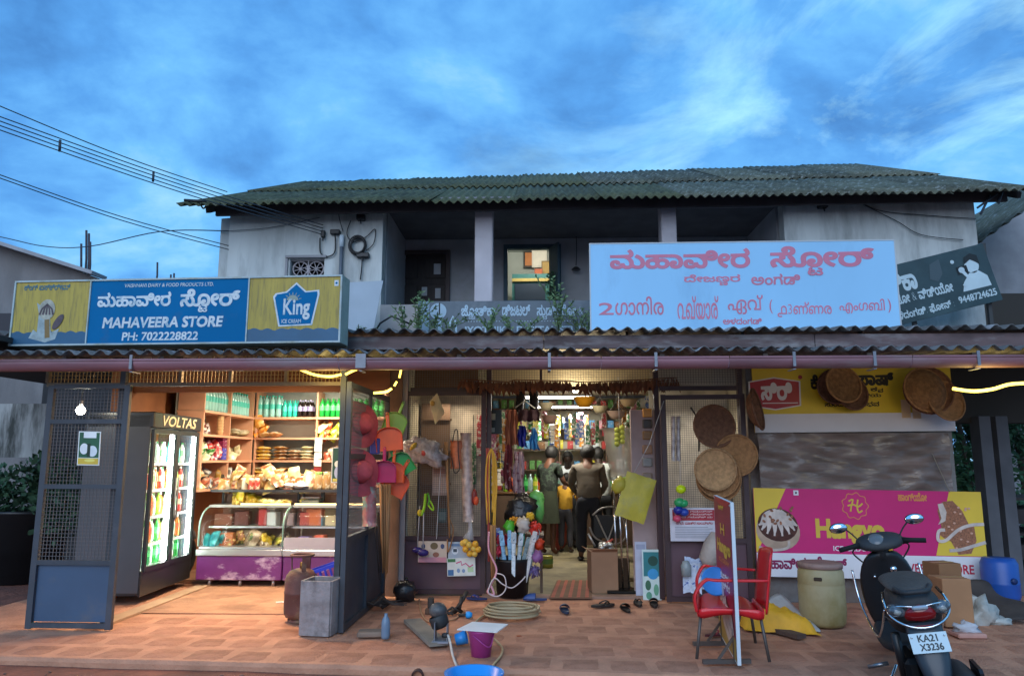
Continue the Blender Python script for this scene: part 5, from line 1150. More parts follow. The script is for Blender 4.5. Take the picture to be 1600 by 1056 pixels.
cable('loop of black cable hanging between insulator and wall pipe', [P(500, 372, W_), P(501, 395, W_), P(512, 401, W_), P(523, 394, W_), P(524, 372, W_)], .009)
for k in range(5):
 c = P(559, 384, W_ - .01 * k); rr = .085 + .012 * (k % 3)
 if k == 0: t = thing('cable_coil', 'coil of black cable hung on the wall beside the balcony', 'cable', c)
 MB().tube([(rr * cos(a * pi / 10) + .01 * (k % 2), -.012 * k, rr * 1.15 * sin(a * pi / 10)) for a in range(20)], .009, 6, close=True).build('loop', blk, t)
cable('thin black cable bending round the joint box to the balcony corner', [P(548, 345, W_), P(542, 365, W_), P(552, 378, W_), P(572, 370, W_), P(586, 358, W_), P(584, 380, W_), P(572, 392, W_)], .006)
cable('black cable running down from the joint box', [P(566, 402, W_), P(565, 420, W_), P(563, 437, W_)], .008)
cable('black cable from the lamp up to the eave', [P(528, 318, W_), P(530, 340, W_), P(536, 362, W_)], .005)
cable('loose dark cable drooping across the right upper wall', [P(1325, 303, W_), P(1370, 328, W_), P(1440, 336, W_), P(1525, 342, W_)], .005)
cable('second loose cable drooping lower across the right upper wall', [P(1345, 318, W_), P(1400, 345, W_), P(1440, 367, W_), P(1505, 375, W_)], .005)
cable('dark cable strung across the back wall of the balcony', [P(628, 348, 10.5), P(740, 338, 10.5), P(880, 352, 10.5), P(1000, 345, 10.5)], .006)
cable('thin cord hanging on the balcony wall right of the lit window', [P(900, 352, 10.5), P(901, 390, 10.5), P(900, 415, 10.5)], .006)
t = thing('ceiling_hook_lamp', 'small dark lamp at the end of the hanging balcony cord', 'lamp', P(900, 420, 10.45)); MB().lathe([(.001, .03), (.03, .025), (.07, -.01), (.06, -.02), (.001, -.02)], n=12).build('shade', blk, t)
wire = M('service_wire', (.035, .045, .06), .6)
st = Vector((0, 0, 0))
for k, (y0, y1, lab) in enumerate(((166, 308, 'highest single service wire crossing the sky to the roof'), (183, 352, 'top wire of the bunch of four running to the wall'), (190, 357, 'second wire of the bunch of four running to the wall'), (197, 362, 'third wire of the bunch of four running to the wall'), (204, 367, 'lowest wire of the bunch of four running to the wall'))):
 a, b_ = P(-10, y0 - 4, 6.0), P(355 if k == 0 else 505, y1 if k else 300, 8.2 if k == 0 else 8.95); n = (a + b_) / 2 - Vector((0, 0, .04)); cable(lab, [a + (a - b_) * .9 + Vector((0, 0, .12)), a, n, b_], .0055, 'service_wire', wire)
for px, y0, y1 in ((94, 219, 237), (240, 268, 284)):
 Yq = 6.0 + 2.95 * (px / 505); m = MB(); m.tube([P(px, y0, Yq), P(px - 1, y1, Yq)], .012, 6); tag(m.build('wire_spacer', wire), 'short spacer clamping the four wires %s' % ('nearer the roof' if px > 100 else 'farther from the roof'), 'spacer')
for k, (y0, y1, lab) in enumerate(((272, 384, 'upper wire of the low pair reaching the wall corner'), (277, 390, 'lower wire of the low pair reaching the wall corner'))):
 a, b_ = P(-10, y0 - 2, 7.0), P(357, y1, 9.0); cable(lab, [a + (a - b_) * .9 + Vector((0, 0, .12)), a, (a + b_) / 2 - Vector((0, 0, .05)), b_], .006, 'service_wire', wire)
cable('thin slack wire hanging low across the sky above the left signboard', [P(-200, 330, 12.5), P(-10, 368, 12), P(70, 385, 11.5), P(140, 385, 11), P(250, 362, 10), P(357, 361, 9.05)], .008, 'slack_wire', wire)
cable('faint wire stapled along the white wall toward the insulator', [P(357, 361, 8.97), P(420, 356, 8.97), P(500, 340, 8.97)], .004, 'slack_wire', wire)
m = MB(); m.tube([P(288, 313, 8.5), P(322, 315, 8.5)], .018, 6); tag(m.build('eave_pipe', blk), 'black pipe end poking out under the left roof corner', 'pipe')
cable('small black hook hanging under the left roof corner', [P(313, 319, 8.5), P(318, 326, 8.5), P(323, 320, 8.5)], .01)
for k, (a, b_) in enumerate((((1532, 335), (1547, 305)), ((1527, 325), (1558, 303)), ((1560, 318), (1566, 300)))): m = MB(); m.tube([P(*a, 8.7), P(*b_, 8.7)], .014, 6); tag(m.build('roof_strut', C('#49525e')), ['steep grey strut under the right roof corner', 'slanting grey strut touching the right wall top', 'short dark strap hanging at the right roof end'][k], 'strut')
# ================================================================== MIDDLE DOORS AND HANGING WARES
maroon = M('maroon_steel', (0.045, 0.018, 0.022), .5, var=.2, vscale=3, dirt=(.08, .05, .05), dscale=3, dlo=.55, dhi=.8)
maroon_s = M('maroon_sheet', (0.095, 0.045, 0.06), .5, var=.15, vscale=2, dirt=(.10, .06, .06), dscale=3, dlo=.5, dhi=.8)
wire_d = M('rusty_wire', (0.17, 0.155, 0.15), .6, .2)
def door_leaf(name, label, a, b_, H, zs):
 w = (b_ - a).length; t = thing(name, label, 'door', (a.x, a.y, .01), atan2(b_.y - a.y, b_.x - a.x)); ft = .055
 m = MB(); m.box((ft / 2, 0, H / 2), (ft, .05, H)); m.box((w - ft / 2, 0, H / 2), (ft, .05, H)); m.build('frame', maroon, t)
 for z in [.03] + zs + [H - .03]: MB().box((w / 2, 0, z), (w - 2 * ft, .048, .05)).build('crossbar', maroon, t)
 MB().box((w / 2, .01, (zs[0] + .03) / 2), (w - 2 * ft, .006, zs[0] - .08)).build('foot_sheet', maroon_s, t)
 zz = zs + [H - .03]
 for p, q in zip(zz, zz[1:]): m = MB(); grid(m, w - 2 * ft, q - p - .05, .0245, .0032, (ft, 0, p + .025)); m.build('wire_mesh', wire_d, t)
 return t, w
a, b_ = G(624, 929), G(758, 930); HD = P(690, 612, 8.68).z
DLa, DLb = a, b_
door_leaf('grille_door', 'maroon grille door hung with brushes, bags and posters, standing open left of the entrance', a, b_, HD, [P(690, 842, 8.7).z])
a, b_ = G(1042, 941), G(1179, 944); DRa, DRb = a, b_
door_leaf('grille_door', 'maroon grille door hung with round baskets behind the red chair', a, b_, P(1110, 617, 8.26).z, [P(1110, 846, 8.26).z])
ent = thing('entrance_frame', 'dark maroon entrance frame with wire lattice over the middle doorway', 'frame', (.4, 8.68, 0))
ex0, ex1 = DLb.x + .03, DRa.x - .02; HT = HD + .01
for x in (ex0, ex1, DRb.x + .02, DLa.x - .02): MB().box((x, 8.74 if x < 0 else 8.52, 1.36), (.055, .07, 2.70)).build('post', maroon, ent, world=True)
MB().box(((ex0 + ex1) / 2, 8.66, HT + .02), (ex1 - ex0, .05, .05)).build('lintel', maroon, ent, world=True)
MB().box(((DLa.x + ex0) / 2, 8.74, HT + .02), (ex0 - DLa.x - .06, .05, .05)).build('lintel', maroon, ent, world=True); MB().box(((ex1 + DRb.x) / 2, 8.45, HT + .0), (DRb.x - ex1 - .06, .05, .05)).build('lintel', maroon, ent, world=True)
for xa, xb, y in ((DLa.x, ex0, 8.74), (ex0 + .03, .02, 8.66), (.05, ex1 - .03, 8.66), (ex1 + .03, DRb.x, 8.45)):
 m = MB(); grid(m, xb - xa, .30, .030, .004, (xa, y, HT + .045)); m.build('lattice', wire_d, ent, world=True)
MB().box((.035, 8.66, HT + .19), (.03, .05, .3)).build('mullion', maroon, ent, world=True)
MB().box((.40, 9.05, HT + .42), (1.9, .03, .72)).build('fascia_board', M('cream_board', (.50, .40, .24), .8, var=.15), gf, world=True); MB().box((1.85, 8.75, HT + .3), (.95, .03, .55)).build('fascia_board', M('pale_board', (.55, .52, .45), .8, var=.1), gf, world=True)
MB().box((-1.15, 9.0, HT + .3), (.85, .03, .5)).build('fascia_board', M('brown_board', (.16, .085, .04), .8, var=.3), gf, world=True)
lampl('entrance_glow', (.4, 8.85, HT + .35), 5, (1, .82, .5), .6, 'AREA', sy=.12, rot=(radians(-60), 0, 0))
gpart('wall', M('lightened_goods_wall', (.42, .36, .30), .9, var=.5, vscale=6), lambda m: m.box((-1.05, 9.5, 1.2), (.9, .04, 2.3)))  # backing colour lightened to suggest the lit interior through the mesh
gpart('wall', M('lightened_pale_wall', (.55, .52, .46), .9, var=.4, vscale=4), lambda m: m.box((1.85, 9.3, 1.2), (.95, .04, 2.3)))  # lightened the same way, lit interior put into the colour
t = thing('leaf_garland', 'garland of dried brown mango leaves strung across the entrance', 'garland', (0, 8.5, 0)); leafm = M('dried_leaf', (.14, .045, .015), .7, var=.4, vscale=9)
def gpt(px):
 y = 588 + 10 * sin((px - 720) / 335 * pi) * .7 + (4 if px < 800 else 0) + (6 if px > 900 else 0) * .3; return P(px, y, 8.48)
m = MB(); m.tube([gpt(px) for px in range(722, 1060, 12)], .006, 5); m.build('string', leafm, t, world=True)
px = 723; k = 0
while px < 1056:
 if not (890 < px < 904):
  q = gpt(px); l = R.uniform(.12, .19); w = R.uniform(.02, .032); a = R.uniform(-.5, .5); m = MB(); tw = R.uniform(-.8, .8)
  ax = Vector((sin(a), R.uniform(-.1, .1), -cos(a))); sx_ = Vector((cos(a) * cos(tw), sin(tw), sin(a) * cos(tw)))
  m.add([q, q + ax * l * .35 + sx_ * w, q + ax * l * .7 + sx_ * w * .7, q + ax * l + Vector((.01, .02, 0)), q + ax * l * .7 - sx_ * w * .7, q + ax * l * .35 - sx_ * w, q + ax * l * .5 + Vector((0, -.012, 0))], [(0, 1, 6), (1, 2, 6), (2, 3, 6), (3, 4, 6), (4, 5, 6), (5, 0, 6)])
  if k < 290: m.build('leaf', leafm, t, world=True); k += 1
 px += 2.6
# ---- hats, dustpans and brooms at the pillar
def hat(label, px, py, Y, s, tilt):
 q = P(px, py, Y); t = thing('straw_hat', label, 'hat', q, rot=tilt, group='red straw hats by the folded gate')
 hm = M('maroon_straw', (.50, .075, .10), .7, var=.25, vscale=8, bump=.3, bscale=60, stretch=(1, 1, 4)); m = MB()
 m.lathe([(.001, .115), (.06, .108), (.088, .075), (.097, .02), (.102, .0)], n=26); m.build('crown', hm, t)
 m = MB(); n = 30; vs = []
 for r_ in (.102, .14, .18, .215): vs += [(r_ * cos(2 * pi * j / n), r_ * sin(2 * pi * j / n), -.012 * ((r_ - .1) / .1) ** 1.5 + .014 * sin(3 * 2 * pi * j / n) * (r_ - .1) / .11) for j in range(n)]
 m.add(vs, [(i * n + j, i * n + (j + 1) % n, (i + 1) * n + (j + 1) % n, (i + 1) * n + j) for i in range(3) for j in range(n)], 0, True); m.build('brim', hm, t)
 MB().lathe([(.1035, .002), (.100, .024)], n=26).build('band', C('#7a1c28', .5), t); t.scale = (s, s, s)
hat('upper maroon straw hat hanging beside the orange dustpan', 563, 662, 7.35, 1.12, (radians(78), 0, radians(52)))
hat('lower maroon straw hat hanging above the wrapped pink strip', 562, 737, 7.30, 1.12, (radians(78), 0, radians(50)))
def dustpan(label, px, py, Y, s, col, rz=0.0, tip=0.0, flip=1):
 q = P(px, py, Y); t = thing('dustpan', label, 'dustpan', q, rot=(radians(tip), rz, radians(8))); mt = C(col, .35); n = 12; w = .12
 out_ = [(-w, -.11), (-w, .03)] + [(-w * cos(a * pi / n), .03 + .08 * sin(a * pi / n)) for a in range(1, n)] + [(w, .03), (w, -.11)]
 m = MB(); m.prism(out_, ((0, .035, 0), (1, 0, 0), (0, 0, 1)), .004)
 k = len(out_); vs = []
 for i, (x, z) in enumerate(out_): vs += [(x, .035, z), (x * 1.04, -.03 if 0 < i < k - 1 else .0, z * 1.04 + .0), (x * 1.08, -.03 if 0 < i < k - 1 else .0, z * 1.08)]
 m.add(vs, [(3 * i, 3 * i + 3, 3 * i + 4, 3 * i + 1) for i in range(k - 1)] + [(3 * i + 1, 3 * i + 4, 3 * i + 5, 3 * i + 2) for i in range(k - 1)]); m.build('pan', mt, t)
 m = MB(); m.box((0, .01, .17), (.035, .018, .13), bev=.006); m.tube([(.012 * cos(a), .01, .245 + .014 * sin(a)) for a in [k_ * pi / 6 for k_ in range(12)]], .005, 5, close=True); m.build('handle', mt, t); t.scale = (s, s, s)
dustpan('lime green dustpan peeking out at the top behind the orange one', 618, 660, 7.75, .9, '#7ab52a', .35)
dustpan('large bright orange dustpan at the top of the bunch', 608, 686, 7.6, 1.05, '#f2621a', -.1)
dustpan('grass green dustpan turned sideways under the large orange one', 624, 727, 7.7, 1.05, '#129a3a', -.55)
dustpan('orange dustpan between the pink and the green ones', 614, 738, 7.66, .9, '#f0641c', .05)
dustpan('wide orange dustpan lowest of the bunch', 618, 755, 7.72, 1.05, '#ea5a20', .5)
dustpan('magenta pink dustpan in front of the lower orange ones', 600, 737, 7.55, .95, '#c2185f', 0)
m = MB(); m.box((0, 0, 0), (.10, .03, .16), bev=.008); o = m.build('blue_scoop', C('#3a49a0', .4)); o.location = P(586, 697, 7.62); tag(o, 'blue plastic scoop showing between the hats and the orange dustpan', 'scoop')
def strip(label, px, y0, y1, Y, w, cols, name='wrapped_strip', cat='packet', dx=0):
 a, b_ = P(px, y0, Y), P(px + dx, y1, Y); t = thing(name, label, cat, a); n = 8; d = b_ - a; m = MB(); vs = []
 for i in range(n + 1):
  p = d * (i / n); ww = w / 2 * (1 - .08 * (i % 2)); vs += [p + Vector((-ww, .006 * sin(i * 2), 0)), p + Vector((0, -.03, 0)), p + Vector((ww, .008 * cos(i * 2), 0)), p + Vector((0, .025, 0))]
 m.add(vs, [(4 * i + j, 4 * i + (j + 1) % 4, 4 * i + 4 + (j + 1) % 4, 4 * i + 4 + j) for i in range(n) for j in range(4)] + [(0, 1, 2, 3), (4 * n + 3, 4 * n + 2, 4 * n + 1, 4 * n)], 0, True); m.build('wrap', cols, t); return t
film = M('crumpled_film', (.48, .44, .44), .15, var=.35, vscale=18, dirt=(.24, .2, .2), dscale=12, dlo=.45, dhi=.7, bump=.5, bscale=30)
t = strip('long pink wrapped strip hanging below the hats', 577, 760, 822, 7.4, .14, M('pink_teal_film', (.50, .20, .20), .25, var=.3, vscale=12, dirt=(.25, .42, .38), dscale=9, dlo=.48, dhi=.58))
def sticks(label, px0, y0, px1, y1, Y, n, spread, r, mat, name='broom_sticks', cat='sticks', tip=.3):
 a, b_ = P(px0, y0, Y), P(px1, y1, Y); t = thing(name, label, cat, a); rr = random.Random(int(px0))
 for k in range(n):
  u = Vector((rr.uniform(-1, 1) * spread, rr.uniform(-1, 1) * spread * .5, 0)); e = (b_ - a) * rr.uniform(1 - tip, 1.0); m = MB(); m.tube([u, u * .8 + e * .5 + Vector((rr.uniform(-.01, .01), 0, 0)), u * .5 + e], [r, r, r * .6], 5); m.build('stick', mat, t)
 return t
bamboo = M('bamboo', (.34, .165, .065), .6, var=.3, vscale=5, stretch=(4, 4, .6)); darkst = M('dark_sticks', (.05, .035, .03), .8, var=.3)
sticks('bundle of orange brown bamboo sticks hanging under the dustpans', 601, 756, 601, 905, 7.6, 14, .055, .011, bamboo, name='stick_bundle', cat='sticks')
sticks('thinner dark sticks beside the bamboo bundle', 590, 800, 596, 925, 7.65, 6, .03, .006, darkst, name='stick_bundle')
q = G(604, 948); t = thing('fibre_broom_pile', 'pile of dark fibre brooms lying at the foot of the pillar', 'brooms', (q.x, 7.75, .02))
for k in range(14): a = R.uniform(0, 6.28); m = MB(); m.tube([(0, 0, .02 + k * .008), (.12 * cos(a), .10 * sin(a), .06), (.25 * cos(a), .16 * sin(a), R.uniform(.0, .12))], [.02, .012, .004], 5); m.build('fibre_tuft', darkst, t)
q = P(633, 935, 8.3); m = MB(); m.ball((0, 0, .10), (.13, .12, .12), 14, 8, jit=.35, seed=3); m.tube([(0, 0, .18), (.01, 0, .25)], .02, 6); o = m.build('black_bag', M('black_plastic', (.018, .016, .018), .3, bump=.4, bscale=25)); o.location = (q.x, 8.3, .0); tag(o, 'knotted black plastic bag at the corner of the maroon door', 'bag')
q = G(598, 998); m = MB(); m.box((0, 0, .03), (.26, .16, .045), bev=.012); o = m.build('stone_slab', M('slab_stone', (.22, .16, .12), .9, var=.25, bump=.4)); o.location = (q.x - .1, q.y + .08, .0); o.rotation_euler = (0, 0, .15); tag(o, 'flat brown stone slab lying by the folded gate', 'stone')
q = G(601, 1001); m = MB(); m.lathe([(.001, 0), (.035, .003), (.038, .03), (.037, .13), (.03, .16), (.014, .185), (.014, .205), (.001, .205)], n=14); o = m.build('water_bottle', M('blue_pet', (.16, .24, .33), .15, var=.2, alpha=.85)); o.location = (q.x, q.y + .03, .012); tag(o, 'clear bluish plastic bottle standing on the pavers beside the slab', 'bottle')
YD = 8.60
def paper_at(name, label, cat, px0, py0, px1, py1, Y, base, prints_px, tilt=0.0):
 a = P(px0, py1, Y); b_ = P(px1, py1, Y); c = P(px0, py0, Y); w, h = (b_ - a).length, (c.z - a.z); r_ = Vector((cos(tilt), 0, sin(tilt))); u_ = Vector((-sin(tilt), 0, cos(tilt)))
 kx, ky = w / (px1 - px0), h / (py1 - py0); pr = []
 for kind, x0, y0, x1, y1, col in prints_px:
  X0, X1, Y0, Y1 = (x0 - px0) * kx, (x1 - px0) * kx, (py1 - y1) * ky, (py1 - y0) * ky
  pr.append((rect(X0, Y0, X1, Y1) if kind == 'r' else ell((X0 + X1) / 2, (Y0 + Y1) / 2, (X1 - X0) / 2, (Y1 - Y0) / 2, 16), col))
 return paper(name, label, cat, (a, r_, u_), w, h, base, pr), (a, r_, u_), w, h
paper_at('product_poster', 'long pink and cream leaflet pinned low on the maroon door under the purple brushes', 'poster', 653, 845, 698, 878, YD, '#c8b8a8', [('r', 654, 870, 697, 878, '#c88a98'), ('e', 658, 849, 664, 857, '#3a4a70'), ('e', 672, 847, 684, 858, '#6a5a3a'), ('e', 688, 849, 694, 857, '#3a4a70'), ('r', 656, 860, 668, 866, '#a8a068'), ('e', 676, 862, 686, 870, '#8a5a48')])
paper_at('product_poster', 'pale blue leaflet between the pink leaflet and the lemons', 'poster', 700, 846, 741, 872, YD, '#a8b8c8', [('r', 702, 849, 738, 853, '#6a8ab0'), ('e', 706, 855, 716, 866, '#d8e0e8'), ('r', 708, 857, 714, 862, '#3a4a58')])
tt, fr, w, h = paper_at('product_poster', 'white and green leaflet with pink writing lowest on the maroon door', 'poster', 699, 872, 743, 900, YD - .01, '#d8e0dc', [('r', 700, 873, 712, 878, '#3a7a48'), ('r', 700, 890, 709, 899, '#3a6a9a'), ('e', 714, 888, 719, 895, '#7a9ac0'), ('e', 722, 889, 727, 895, '#7a9ac0'), ('r', 731, 886, 740, 894, '#a8c8a0')], .03)
flat(fr, stroke([(w * .32, h * .72), (w * .5, h * .82), (w * .52, h * .6), (w * .66, h * .7), (w * .8, h * .5), (w * .92, h * .62)], .012), C('#c83a78'), tt, 'scribble_print', lift=.006, world=True)
def brushpole(label, top, bot, Y, r, head, hw, hh, mat, name='floor_brush', cat='brush'):
 a, b_ = P(*top, Y), P(*bot, Y); t = thing(name, label, cat, a); MB().tube([(0, 0, 0), b_ - a], r, 6).build('handle', mat, t); m = MB(); m.ball(b_ - a + Vector((0, 0, -hh * .2)), (hw, .04, hh), 12, 6); m.build('head', head, t)
pur = C('#2a1f6a', .5); whp = C('#b8b8bc', .4)
brushpole('left one of the two purple headed brushes hung on the maroon door', (656, 790), (652, 858), YD - .03, .005, pur, .06, .035, whp)
brushpole('right one of the two purple headed brushes hung on the maroon door', (662, 795), (661, 862), YD - .06, .006, pur, .065, .04, whp)
t = thing('grabber_tongs', 'lime green grabber tongs with yellow joint hanging over the purple brushes', 'tongs', P(664, 790, YD - .06)); lim = C('#9ad020', .35)
def tp(x, y): return P(x, y, YD - .06) - t.location
MB().tube(spline([tp(658, 805), tp(662, 796), tp(664, 785), tp(665, 771)], 4), [.016] * 13, 7).build('jaw', lim, t); MB().tube(spline([tp(669, 789), tp(671, 780), tp(668, 770)], 4), .011, 7).build('jaw', C('#5ca828', .35), t); MB().tube(spline([tp(669, 789), tp(676, 797), tp(677, 792), tp(672, 782)], 4), .009, 6).build('trigger', lim, t); MB().ball(tp(656, 801), (.03, .02, .04), 8, 6).build('joint', C('#c8b020', .4), t)
sticks('pale bamboo stick pair hanging in the middle of the maroon door', 697, 690, 703, 842, YD - .06, 2, .012, .013, bamboo, name='bamboo_poles', cat='sticks', tip=.05)
cable('tan rope end looping at the foot of the bamboo poles', [P(702, 810, YD - .04), P(708, 825, YD - .04), P(706, 845, YD - .04), P(700, 862, YD - .04), P(699, 842, YD - .04)], .008, 'rope_loop', bamboo)
cable('white cord hanging down the maroon door beside the bamboo', [P(691, 700, YD - .03), P(686, 770, YD - .03), P(682, 842, YD - .03)], .004, 'white_rope', whp)
t = thing('plastic_bag_bundle', 'crumpled clear plastic bag of wares hooked on the top half of the maroon door', 'bag', P(664, 706, YD - .12)); m = MB(); m.ball((0, 0, 0), (.25, .10, .14), 22, 12, jit=.55, rot=Matrix.Rotation(.35, 3, 'Y'), seed=8); m.build('bag', film, t)
MB().ball((-.12, -.07, .06), (.06, .05, .03), 8, 5, jit=.3, rot=Matrix.Rotation(-.8, 3, 'Y')).build('yellow_pack', C('#c8a838', .4), t); MB().ball((.03, -.09, -.01), (.07, .03, .045), 10, 6, jit=.3).build('red_label', C('#a83a38', .4), t)
t = thing('paper_bag', 'cream folded paper bag hanging like a kite at the top of the maroon door', 'bag', P(683, 615, 8.5)); z0 = t.location
def rp(x, y, d=0): return P(x, y, 8.5 + d) - z0
m = MB(); m.add([rp(683, 614), rp(671, 627, -.03), rp(680, 663), rp(695, 645, -.03), rp(685, 640, -.05)], [(0, 1, 4), (1, 2, 4), (2, 3, 4), (3, 0, 4)]); m.add([rp(683, 614, .03), rp(671, 627), rp(680, 663, .03), rp(695, 645)], [(0, 3, 2, 1)]); m.build('bag', C('#d8c498', .7), t); MB().ball(rp(676, 630, -.05), (.025, .01, .03), 8, 5).build('print_spot', C('#b89040', .7), t)
t = strip('salmon orange mesh bag hanging right of the bamboo poles', 715, 688, 732, YD - .08, .17, M('salmon_net', (.50, .16, .08), .6, var=.2, vscale=30), name='net_bag', cat='bag')
cable('black looped cord hooked over the salmon bag', [P(707, 690, YD - .14), P(711, 672, YD - .14), P(715, 675, YD - .14), P(716, 710, YD - .14), P(718, 732, YD - .14), P(710, 738, YD - .14), P(706, 715, YD - .14)], .006)
t = strip('long whitish plastic wrapped roll hanging on the maroon door', 728, 676, 815, YD - .09, .13, M('white_pink_film', (.52, .42, .40), .2, var=.3, vscale=16, bump=.5), name='wrapped_roll', cat='packet', dx=4)
t = strip('thin clear plastic tail below the long white roll', 733, 812, 850, YD - .09, .04, film, name='plastic_tail', cat='plastic', dx=1)
m = MB(); m.ball(P(741, 776, YD - .08), (.035, .03, .09), 10, 7); o = m.build('hand_brush', C('#7a1c18', .5)); tag(o, 'dark red hand brush hanging on a thin wire near the door edge', 'brush')
m = MB(); m.ball(P(744, 782, YD - .1), (.03, .03, .05), 10, 7); o = m.build('orange_scrubber', C('#c8502c', .6)); tag(o, 'small orange scrubber below the dark red hand brush', 'scrubber')
cable('thin black wire holding the dark red hand brush', [P(740, 648, YD - .05), P(740, 700, YD - .05), P(742, 765, YD - .05)], .004)
paper_at('mesh_poster', 'pale poster seen behind the mesh in the middle of the maroon door', 'poster', 675, 728, 700, 774, 8.8, '#b8988a', [('r', 677, 732, 698, 740, '#a87868'), ('r', 677, 745, 698, 770, '#c8b0a4')])
paper_at('mesh_poster', 'dark green small board behind the mesh low on the maroon door', 'poster', 684, 794, 698, 816, 8.8, '#2c4a48', [('r', 686, 800, 696, 812, '#5a7878')])
t = thing('lemon_bag', 'clear bag of yellow lemons hanging at the bottom right of the maroon door', 'lemons', P(736, 856, YD - .12))
for k, (x, z) in enumerate(((-.09, .05), (-.06, -.01), (-.02, .04), (-.015, -.06), (.03, .0), (.05, .05), (.04, -.06), (.08, -.01), (-.06, .07))): MB().ball((x, -.02 * (k % 3), z), (.036, .034, .036), 10, 7).build('lemon', C('#d8a02c' if k % 2 else '#e0b850', .5), t)
MB().tube([(-.0, 0, .30), (-.01, 0, .18), (-.03, 0, .10)], [.008, .03, .07], 10).build('bag_neck', M('thin_film', (.7, .7, .72), .1, alpha=.35), t)
t = thing('yellow_rope_bunch', 'bunch of yellow nylon ropes hanging at the left side of the entrance', 'rope', P(768, 703, 8.45)); yl = C('#d8a838', .6)
for k in range(9): x = R.uniform(-.05, .05); m = MB(); m.tube(spline([(0, 0, .02), (x, -.02, -.1), (x * 1.3, 0, -.4), (x * .9, 0, -R.uniform(.6, 1.0))], 4), .007, 5); m.build('rope', yl, t)
sticks('pink red pole standing at the left edge of the entrance', 762, 700, 764, 880, 8.5, 2, .008, .014, C('#b0504c', .5), name='pink_pole', cat='pole', tip=.02)
sticks('light brown plank standing behind the pink cord at the entrance', 770, 820, 770, 908, 8.45, 3, .02, .02, bamboo, name='plank_bundle', cat='planks', tip=.05)
pinkr = C('#d89aa8', .6)
cable('pink cord hanging beside the entrance and looping to the floor', [P(764, 830, 8.35), P(764, 860, 8.35), P(776, 890, 8.35), P(766, 915, 8.30), P(762, 925, 8.28), P(772, 928, 8.28), P(766, 912, 8.3)], .011, 'pink_rope', pinkr)
cable('white cable looping beside the black bin to the right', [P(775, 895, 8.34), P(788, 900, 8.3), P(790, 920, 8.28), P(778, 931, 8.26), P(763, 925, 8.25), P(772, 903, 8.3), P(785, 912, 8.3), P(800, 918, 8.3), P(815, 907, 8.3), P(821, 900, 8.3)], .007, 'white_cable', C('#c8c0c4', .5))
# ---- baskets
weave = M('brown_wicker', (.32, .16, .065), .8, var=.35, vscale=24, bump=.7, bscale=70, stretch=(1, 1, 2)); weave_d = M('dark_wicker', (.19, .085, .045), .8, var=.35, vscale=24, bump=.7, bscale=70)
def basket(label, q, r, rot, mat=weave, depth=.03, group=None, name='round_basket', rings=9, rimw=.012):
 t = thing(name, label, 'basket', q, rot=rot, group=group); n = 34; m = MB(); vs = []; K = rings * 2
 for i in range(K + 1):
  f_ = i / K; rr_ = r * f_ + .0001; z = depth * (f_ ** 3) + .0028 * (1 if i % 2 else -1)
  vs += [(rr_ * cos(2 * pi * j / n), rr_ * sin(2 * pi * j / n), z + .0018 * (1 if (j + i // 2) % 2 else -1)) for j in range(n)]
 m.add(vs, [(i * n + j, i * n + (j + 1) % n, (i + 1) * n + (j + 1) % n, (i + 1) * n + j) for i in range(K) for j in range(n)], 0, True); m.build('woven_base', mat, t)
 MB().tube([(r * cos(2 * pi * j / n), r * sin(2 * pi * j / n), depth) for j in range(n)], rimw, 6, close=True).build('rim', mat, t); return t
F_ = (radians(90), 0, 0)
basket('dark round flat basket at the top of the right maroon door', P(1115, 666, 8.18), .225, (radians(88), 0, .1), weave_d)
basket('round flat basket overlapping the door post right of the top one', P(1150, 711, 8.16), .215, (radians(90), 0, -.15), weave)
basket('lowest and rearmost of the three stacked flat baskets', P(1122, 748, 8.12), .23, (radians(92), 0, 0), weave)
basket('middle one of the three stacked flat baskets', P(1121, 742, 8.05), .225, (radians(92), 0, 0), weave)
basket('front light brown flat basket of the stack of three', P(1117, 733, 7.97), .212, (radians(93), 0, 0), M('light_wicker', (.42, .24, .11), .8, var=.35, vscale=24, bump=.7, bscale=70))
basket('deep basket hanging sideways on the post by the yellow banner', P(1169, 642, 8.1), .22, (radians(80), 0, radians(62)), weave_d, depth=.10)
basket('upper winnowing basket hanging over the left part of the yellow banner', P(1313, 603, 8.2), .20, (radians(78), .2, .15), weave, depth=.07)
basket('rear winnowing basket half behind another on the yellow banner', P(1305, 605, 8.32), .19, (radians(85), .1, -.2), weave_d, depth=.06); basket('lower dark winnowing basket peeping out right of the light one', P(1327, 615, 8.36), .19, (radians(80), .1, .2), weave_d, depth=.05)
basket('front conical basket of the large bunch at the right end of the banner', P(1456, 605, 8.0), .235, (radians(80), .2, .1), weave, depth=-.11)
basket('large rear basket of the bunch at the right end of the banner', P(1446, 612, 8.2), .25, (radians(84), .1, -.1), weave_d, depth=.08)
basket('lower ragged basket of the bunch at the right end of the banner', P(1472, 628, 8.12), .22, (radians(75), .2, .2), weave, depth=.06)
YR = 8.12
t = thing('ball_toy', 'string of yellow, green, blue and red plastic toys hung on the right door', 'toy', P(1063, 765, YR))
for (x, y, w, c) in ((1064, 764, .055, '#c8e010'), (1062, 785, .06, '#28985a'), (1068, 786, .05, '#2aa060'), (1060, 797, .055, '#1c2a8a'), (1069, 800, .05, '#2a46a0'), (1058, 810, .045, '#d04a68')): MB().ball(P(x, y, YR) - t.location, (w, .05, w * .85), 12, 8).build('ball', C(c, .35), t)
MB().tube([P(1062, 700, YR) - t.location, (0, 0, 0)], .003, 4).build('string', whp, t)
tt, fr, w, h = paper_at('price_notice', 'white notice with a red heading board on the right maroon door', 'notice', 1048, 793, 1122, 845, 8.19, '#c8c4cc', [('r', 1052, 796, 1118, 813, '#a82834')])
